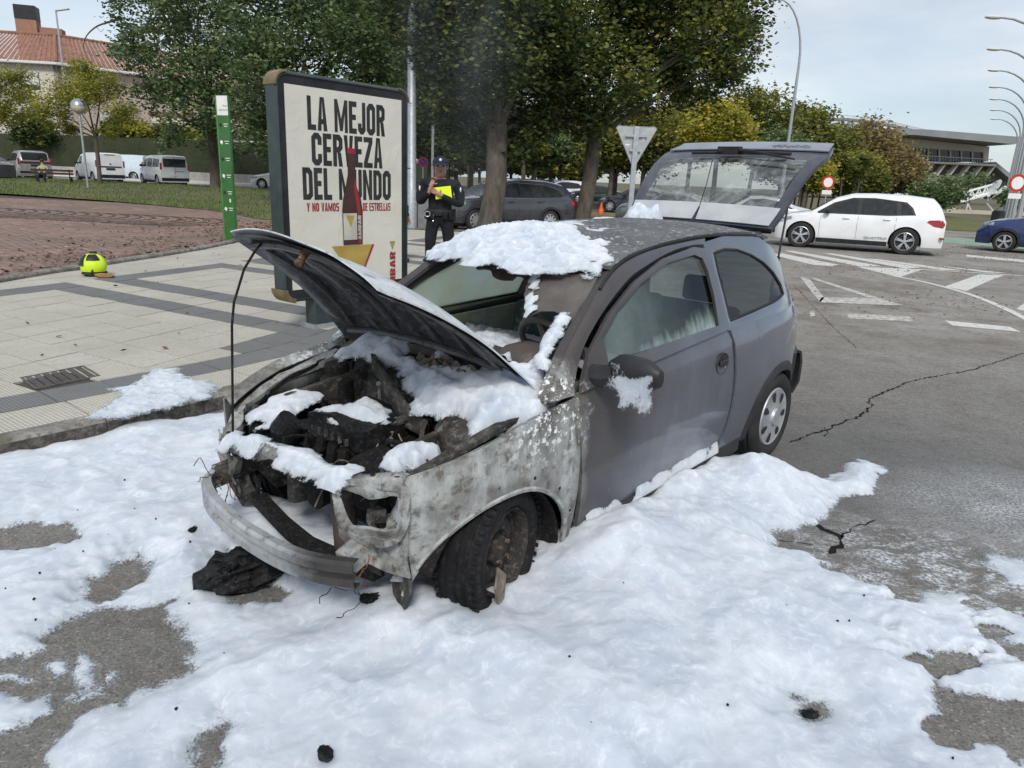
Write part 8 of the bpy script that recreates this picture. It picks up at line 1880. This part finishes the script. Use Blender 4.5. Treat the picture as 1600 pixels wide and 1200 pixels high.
# ---- green signpost of the park
q = atY(362, 366, 15.9); e = empty('park_totem', 'tall narrow green park information totem with white top', 'sign', (q.x, 15.9, .13), radians(-18)); zt = zat(355, 149, q.x, 15.9)-.13
M['totem_green'] = PM('totem green', (.045, .14, .04), (.038, .12, .034), rough=.4, coat=.3); M['totem_light'] = PM('totem light green edge', (.09, .24, .07), rough=.4)
m_ = MB(); m_.box((0, 0, zt/2), (.27, .07, zt)); tb2 = m_.build('panel', M['totem_green'], e, bevel=.006); m_ = MB(); m_.box((-.15, .0, zt/2), (.035, .085, zt+.01)); m_.build('side_edge', M['totem_light'], e, bevel=.005)
m_ = MB(); m_.box((0, -.038, zt-.20), (.268, .006, .38)); hd2 = m_.build('white_header', M['white_print'], e)
for s_, z, sz in (('Parque', zt-.22, .05), ('Rafael Andolz', zt-.30, .05)):
    o = text(s_, sz, M['black_print'], 'header_lettering', hd2, .75, .0, 0, 'RIGHT'); o.matrix_local = Matrix.Translation((.125, -.0425, z)) @ Matrix.Rotation(radians(90), 4, 'X')
for k in range(6):
    z = zt-.58-k*.34; m_ = MB(); m_.lathe([(.035, 0), (0, 0)], 14, (-.075, -.037, z), 'Y'); m_.tube([(-.09, -.038, z+.04), (-.06, -.038, z-.05)], .005, 4); m_.build('pictogram', M['white_print'] if k % 2 else M['dark_trim'], tb2)
    for j in range(2): m_ = MB(); m_.box((.055, -.037, z+.02-j*.045), (.11-.03*j, .003, .014)); m_.build('text_line', M['white_print'], tb2)
m_ = MB(); m_.box((.05, -.038, .85), (.035, .004, .07)); m_.build('code_tag', M['white_print'], tb2)

# ---- bench on the lawn
q = G(86, 284, .30); e = empty('park_bench', 'dark wooden park bench on the far lawn before the silver people carrier', 'bench', (q.x, 40.5, .30), radians(18)); q = atY(86, 284, 40.5); e.location = (q.x, 40.5, .30)
M['bench_wood'] = PM('dark bench wood', (.06, .03, .022), (.045, .024, .02), rough=.7)
for k in range(3): m_ = MB(); m_.box((0, -.18+k*.14, .45), (2.0, .11, .04)); m_.build('seat_board', M['bench_wood'], e)
for k in range(2): m_ = MB(); m_.box((0, -.30, .62+k*.16), (2.0, .035, .11)); m_.build('back_board', M['bench_wood'], e)
for sx in (-.8, .8): m_ = MB(); m_.box((sx, -.05, .22), (.06, .45, .44)); m_.box((sx, -.27, .6), (.05, .05, .5)); m_.build('leg', M['black_plastic'], e)
# ---- helmet
# ================================================================ HELMET, PEOPLE, SMOKE
hq = G(147, 431, ZP); he = empty('helmet', 'bright yellow firefighter helmet with black visor standing on the pavement', 'helmet', (hq.x, hq.y, ZP), radians(205))
M['hi_vis'] = PM('luminous yellow shell', (.62, .85, .02), (.55, .78, .02), rough=.3, coat=.6, rvar=.05)
m_ = MB(); P = []
for a in np.linspace(0, 2*pi, 29)[:-1]:
    P.append([(.165*sin(t2)**.85*cos(a)*(1.08 if cos(a) < 0 else 1), .135*sin(t2)**.85*sin(a), .15+.165*cos(t2)) for t2 in lr(.02, 2.1, 12)])
m_.shell(np.array(P), -.008, wrap=True); m_.build('shell', M['hi_vis'], he, smooth=50)
m_ = MB(); P = [[(.172*sin(t2)*cos(a), .145*sin(t2)*sin(a), .15+.172*cos(t2)) for t2 in lr(.55, 1.55, 6)] for a in lr(-1.0, .9, 12)]; m_.shell(np.array(P), .006); m_.build('visor', M['black_glass'], he)
m_ = MB(); P = [[(.172*sin(t2)*cos(a), .145*sin(t2)*sin(a), .15+.172*cos(t2)) for t2 in lr(.45, 1.1, 6)] for a in lr(1.1, 2.3, 8)]; m_.shell(np.array(P), .004); m_.build('side_patch', M['black_plastic'], he)
m_ = MB(); m_.tube([(.0, .13, .10), (.02, .135, .03), (.06, .10, .01), (.10, .02, .01)], .012, 6); m_.tube([(-.12, -.09, .08), (-.16, -.08, .04), (-.15, -.02, .02)], .012, 6); m_.build('chin_strap', M['black_plastic'], he)
m_ = MB(); m_.tube([(.14*cos(a), .12*sin(a), .04) for a in np.linspace(0, 2*pi, 24)], .016, 6, cap=False); m_.build('lower_rim', M['dark_trim'], he)
m_ = MB(); m_.box((-.02, 0, .33), (.10, .05, .03)); m_.build('crest', M['dark_trim'], he, bevel=.01)
m_ = MB(); m_.ball((0, 0, .0), .09, 12, 6, (1.6, .8, .35), .15, 3); gl = m_.build('leather_glove', PM('tan leather', (.32, .19, .08), (.24, .14, .06), rough=.8), None, loc=(hq.x+.22, hq.y-.12, ZP+.03)); tag(gl, 'tan leather glove lying beside the yellow helmet', 'glove')
def skin_person(J, edges, radii, root_i, name, split, mats, parent, levels=2):
    """one continuous body grown round a skeleton; split(co) picks the material of a face"""
    me = bpy.data.meshes.new(name); me.from_pydata([tuple(j) for j in J], edges, []); o = bpy.data.objects.new(name, me); C.objects.link(o)
    sk = o.modifiers.new('skin', 'SKIN'); sk.use_smooth_shade = True; sk.branch_smoothing = .4
    for i, r in enumerate(radii):
        r = r if isinstance(r, tuple) else (r, r); me.skin_vertices[0].data[i].radius = r
    me.skin_vertices[0].data[root_i].use_root = True
    sb_ = o.modifiers.new('sub', 'SUBSURF'); sb_.levels = sb_.render_levels = levels
    bpy.context.view_layer.update(); dg = bpy.context.evaluated_depsgraph_get(); ev = bpy.data.meshes.new_from_object(o.evaluated_get(dg)); bpy.data.objects.remove(o)
    ev.materials.clear(); [ev.materials.append(x) for x in mats]
    for p in ev.polygons: p.material_index = split(p.center); p.use_smooth = True
    o = bpy.data.objects.new(name, ev); C.objects.link(o); o.parent = parent; return o
M['uniform'] = PM('black uniform cloth', (.010, .011, .014), (.016, .017, .021), scale=9, rough=.85, bump=.5, bscale=14, dist=.02); M['skin'] = PM('skin', (.42, .25, .18), (.37, .21, .15), scale=14, rough=.55); M['navy'] = PM('navy cap cloth', (.012, .016, .035), (.018, .022, .045), rough=.8); M['boot'] = PM('black boot leather', (.012, .012, .012), rough=.35)
def fingers(J, E_, R_, wrist_i, palm_dir, up_dir, side, curl=.5, s=1.0):
    """palm and five fingers hung on the wrist joint"""
    w_ = Vector(J[wrist_i]); d = Vector(palm_dir).normalized(); u = Vector(up_dir).normalized(); n = d.cross(u).normalized()
    J.append(w_+d*.055*s); R_.append((.036*s, .018*s)); E_.append((wrist_i, len(J)-1)); pi_ = len(J)-1
    for k, (off, ln_) in enumerate(((.030, .070), (.011, .078), (-.010, .073), (-.030, .058))):
        a = w_+d*.095*s+u*off*s; J.append(a); R_.append(.0105*s); E_.append((pi_, len(J)-1))
        b_ = a+(d*(1-curl*.4)+n*side*curl).normalized()*ln_*.55*s; J.append(b_); R_.append(.0095*s); E_.append((len(J)-2, len(J)-1))
        c_ = b_+(d*(1-curl*1.3)+n*side*curl*1.4).normalized()*ln_*.45*s; J.append(c_); R_.append(.008*s); E_.append((len(J)-2, len(J)-1))
    a = w_+d*.035*s+u*.038*s; J.append(a); R_.append(.012*s); E_.append((pi_, len(J)-1)); b_ = a+(d*.6+u*.6+n*side*.4).normalized()*.04*s; J.append(b_); R_.append(.010*s); E_.append((len(J)-2, len(J)-1))
def officer(loc, rz, label, pose, holder=True):
    e = empty('person', label, 'person', loc, rz)
    # local frame: facing -Y, x to the viewer's right
    J = [(0, 0, .95), (0, .01, 1.10), (0, .02, 1.28), (0, .02, 1.42), (0, .01, 1.485), (0, -.005, 1.55), (0, -.01, 1.64), (0, .0, 1.71)]
    R_ = [(.175, .13), (.178, .14), (.200, .14), (.15, .105), (.068, .068), (.082, .088), (.088, .105), (.07, .085)]
    E_ = [(i, i+1) for i in range(7)]
    def chain(start, pts, rr):
        p = start
        for q, r in zip(pts, rr): J.append(q); R_.append(r); E_.append((p, len(J)-1)); p = len(J)-1
        return p
    # legs
    for sx in (-1, 1):
        chain(0, [(sx*.095, .0, .88), (sx*.115, -.01, .70), (sx*.125, -.02, .48), (sx*.135, .01, .28), (sx*.14, .02, .09), (sx*.15, -.06, .05), (sx*.155, -.15, .045)], [.098, .088, .068, .066, .055, .05, .042])
    # arms
    if pose == 'folder':
        a = chain(3, [(-.20, .02, 1.42), (-.25, .03, 1.27), (-.255, -.02, 1.13), (-.17, -.13, 1.26), (-.11, -.17, 1.38)], [.078, .07, .062, .050, .034]); fingers(J, E_, R_, a, (.35, -.1, .9), (.9, 0, -.35), -1, .8, .95)
        b_ = chain(3, [(.20, .02, 1.42), (.26, .03, 1.26), (.265, -.03, 1.12), (.12, -.17, 1.19), (.02, -.20, 1.25)], [.078, .07, .062, .050, .034]); fingers(J, E_, R_, b_, (-.8, -.05, .45), (.45, 0, .8), 1, .35, .95)
    else:
        a = chain(3, [(-.20, .02, 1.42), (-.26, .04, 1.18), (-.28, .02, 1.05), (-.27, -.05, .90), (-.26, -.08, .82)], [.062, .052, .046, .038, .03]); fingers(J, E_, R_, a, (0, -.2, -1), (0, 1, 0), 1, .4)
        b_ = chain(3, [(.20, .02, 1.42), (.26, .04, 1.18), (.28, .02, 1.05), (.27, -.05, .90), (.26, -.08, .82)], [.062, .052, .046, .038, .03]); fingers(J, E_, R_, b_, (0, -.2, -1), (0, 1, 0), -1, .4)
    wl_, wr_ = Vector(J[a]), Vector(J[b_])
    def split(c):
        if c.z < .10: return 2
        if c.z > 1.50 or (c.z > 1.47 and abs(c.x) < .07): return 0
        for w0, e0 in ((wl_, Vector(J[a-1])), (wr_, Vector(J[b_-1]))):
            if (c-w0).length < .20 and (c-w0).dot((w0-e0).normalized()) > -.005 and (c-(w0+(w0-e0).normalized()*.08)).length < .115: return 0
        return 1
    bdy = skin_person(J, E_, R_, 0, 'body', split, [M['skin'], M['uniform'], M['boot']], e)
    # face
    m_ = MB(); m_.tube([(0, -.098, 1.655), (0, -.124, 1.612), (0, -.115, 1.605)], [.012, .019, .015], 8); m_.build('nose', M['skin'], e)
    for sx in (-1, 1):
        m_ = MB(); m_.ball((sx*.036, -.104, 1.642), .015, 8, 6, (1.4, .5, .7)); m_.build('eye', M['black_print'], e); m_ = MB(); m_.ball((sx*.090, .0, 1.625), .030, 8, 6, (.4, .7, 1.1)); m_.build('ear', M['skin'], e)
        m_ = MB(); m_.tube([(sx*.052, -.102, 1.664), (sx*.018, -.110, 1.664)], .006, 5); m_.build('eyebrow', M['bench_wood'], e)
    m_ = MB(); m_.tube([(-.026, -.096, 1.572), (0, -.101, 1.573), (.026, -.096, 1.572)], .006, 5); m_.build('mouth', PM('lips', (.28, .12, .10)), e)
    m_ = MB(); P = [[((.094)*sin(t2)*cos(a), .004+.112*sin(t2)*sin(a), 1.65+.09*cos(t2)) for t2 in lr(.9, 1.9, 5)] for a in lr(-.35, pi+.35, 14)]; m_.shell(np.array(P), .004); m_.build('hair', PM('dark short hair', (.05, .04, .035), rough=.9), e)
    m_ = MB(); P = [[(.104*sin(t2)*cos(a), -.002+.125*sin(t2)*sin(a), 1.685+.092*cos(t2)) for t2 in lr(.02, 1.65, 8)] for a in np.linspace(0, 2*pi, 25)[:-1]]; m_.grid(np.array(P), wrap=True); cap = m_.build('cap', M['navy'], e)
    m_ = MB(); P = [[(.098*cos(a)*k, -.045-.095*k*(1-cos(a)**2)**.5-.04*k, 1.690-.024*k*k) for k in (.75, 1.0, 1.25)] for a in lr(.1, pi-.1, 12)]; m_.shell(np.array(P), .005); m_.build('peak', M['navy'], cap)
    m_ = MB(); m_.ball((0, -.125, 1.725), .018, 10, 6, (1, .3, 1.1)); m_.build('cap_badge', M['white_print'], cap)
    # belt with pouches
    m_ = MB(); P = [[(.175*cos(a)*k, .005+.135*sin(a)*k, z) for z, k in ((.965, 1.0), (.99, 1.03), (1.03, 1.03), (1.05, 1.0))] for a in np.linspace(0, 2*pi, 29)[:-1]]; m_.grid(np.array(P)[:, ::-1], wrap=True); belt_ = m_.build('duty_belt', M['black_plastic'], e)
    for a, w_, h_ in ((-2.7, .06, .12), (-2.2, .07, .10), (-1.2, .06, .10), (-.8, .05, .12), (-.2, .06, .18)):
        m_ = MB(); m_.box((.185*cos(a), .005+.145*sin(a), .97), (w_, .05, h_), rz=a+pi/2); m_.build('pouch', M['char_gloss'], belt_, bevel=.01)
    m_ = MB(); m_.tube([(-.16+.035*cos(a), -.13, .985+.035*sin(a)) for a in np.linspace(0, 2*pi, 16)], .006, 5, cap=False); m_.build('handcuffs', M['steel'], belt_)
    m_ = MB(); m_.tube([(-.08, -.15, .99), (-.085, -.155, .90)], .005, 5); m_.ball((-.085, -.155, .89), .012, 6, 5); m_.build('key_clip', M['chrome'], belt_)
    for sx in (-1, 1): m_ = MB(); m_.ball((sx*.262, -.02, 1.33), .04, 10, 6, (.35, .8, 1.0)); m_.build('arm_patch', M['white_print'], e)
    return e
of = officer((-1.17, 10.95, ZP), radians(6), 'policeman in black uniform and navy cap holding a yellow folder to his chest', 'folder')
R6 = Matrix.Rotation(radians(6), 3, 'Z')
m_ = MB(); m_.box((0, 0, 0), (.235, .012, .165), rx=0, ry=radians(-8)); fo = m_.build('folder', PM('fluorescent yellow folder', (.72, .90, .0), (.68, .85, .0), rough=.35), None); p = Vector((-1.17, 10.95, ZP))+R6 @ Vector((.045, -.175, 1.275)); fo.location = p; fo.rotation_euler = (radians(-6), 0, radians(6)); tag(fo, 'fluorescent yellow folder held in front of the chest of the policeman', 'folder')
of.scale = (1.13, 1.08, 1.03); fo.location.z += .05
p2 = atY(641, 340, 13.2); officer((p2.x-.20, 13.2, ZP), radians(80), 'second person in black uniform mostly hidden behind the advertising panel', 'stand')
# person sitting on the bench
q = atY(70, 283, 40.3); e = empty('person', 'person in pale jacket and dark trousers sitting on the far park bench', 'person', (q.x, 40.25, .30), radians(18))
J = [(0, -.05, .52), (0, -.10, .75), (0, -.08, .95), (0, -.05, 1.08), (0, -.03, 1.22)]; R_ = [(.15, .12), (.15, .12), (.17, .12), (.06, .06), (.085, .09)]; E_ = [(0, 1), (1, 2), (2, 3), (3, 4)]
for sx in (-1, 1):
    n0 = len(J); J += [(sx*.12, .12, .53), (sx*.15, .42, .50), (sx*.15, .45, .10), (sx*.15, .56, .05)]; R_ += [.09, .07, .05, .04]; E_ += [(0, n0), (n0, n0+1), (n0+1, n0+2), (n0+2, n0+3)]
    n0 = len(J); J += [(sx*.21, -.06, .92), (sx*.25, .06, .68), (sx*.08, .25, .66)]; R_ += [.06, .05, .035]; E_ += [(2, n0), (n0, n0+1), (n0+1, n0+2)]
# the bench faces the viewer here, so the sitter does too
J = [(x, -y, z) for x, y, z in J]
M['jacket'] = PM('pale olive jacket', (.42, .40, .24), (.36, .34, .2), rough=.9)
skin_person(J, E_, R_, 0, 'body', lambda c: 0 if c.z > 1.09 else (1 if c.z > .6 else 2), [M['skin'], M['jacket'], M['navy']], e, 1)
m_ = MB(); m_.ball((0, .02, 1.27), .10, 10, 8, (1, 1, .95)); m_.build('hair', PM('brown hair', (.07, .04, .03), rough=.9), e)
# ---- thin smoke rising from the car
t = NT('thin smoke'); nz_ = t.noise(1.6, 5, .6, dist=1.2, v=t.mapped(scale=(1, 1, .45), rot=(0, .35, 0)))
ln_ = t.n('ShaderNodeVectorMath', {0: t.mapped(scale=(1/.55, 1/.5, 1/1.5))}, operation='LENGTH').outputs['Value']
den = t.math('MULTIPLY', t.ramp(nz_, [(.46, 0), (.72, 1)]), t.mrange(ln_, 1, .2)); den = t.math('MULTIPLY', den, .55)
v_ = t.n('ShaderNodeVolumePrincipled', {'Color': (.75, .78, .82, 1), 'Density': den, 'Anisotropy': .2}).outputs[0]; t.t.links.new(v_, t.out.inputs['Volume']); M['smoke'] = t.m
cx = Vector(car2w(-1.2, -.3, 2.2)); m_ = MB(); m_.ball((0, 0, 0), 1, 24, 16, (.6, .55, 1.6)); sm = m_.build('smoke', M['smoke'], None, loc=(cx.x-.35, cx.y+.9, 2.75)); sm['kind'] = 'stuff'; sm['label'] = 'thin grey smoke drifting up behind the burnt car'; sm['category'] = 'smoke'
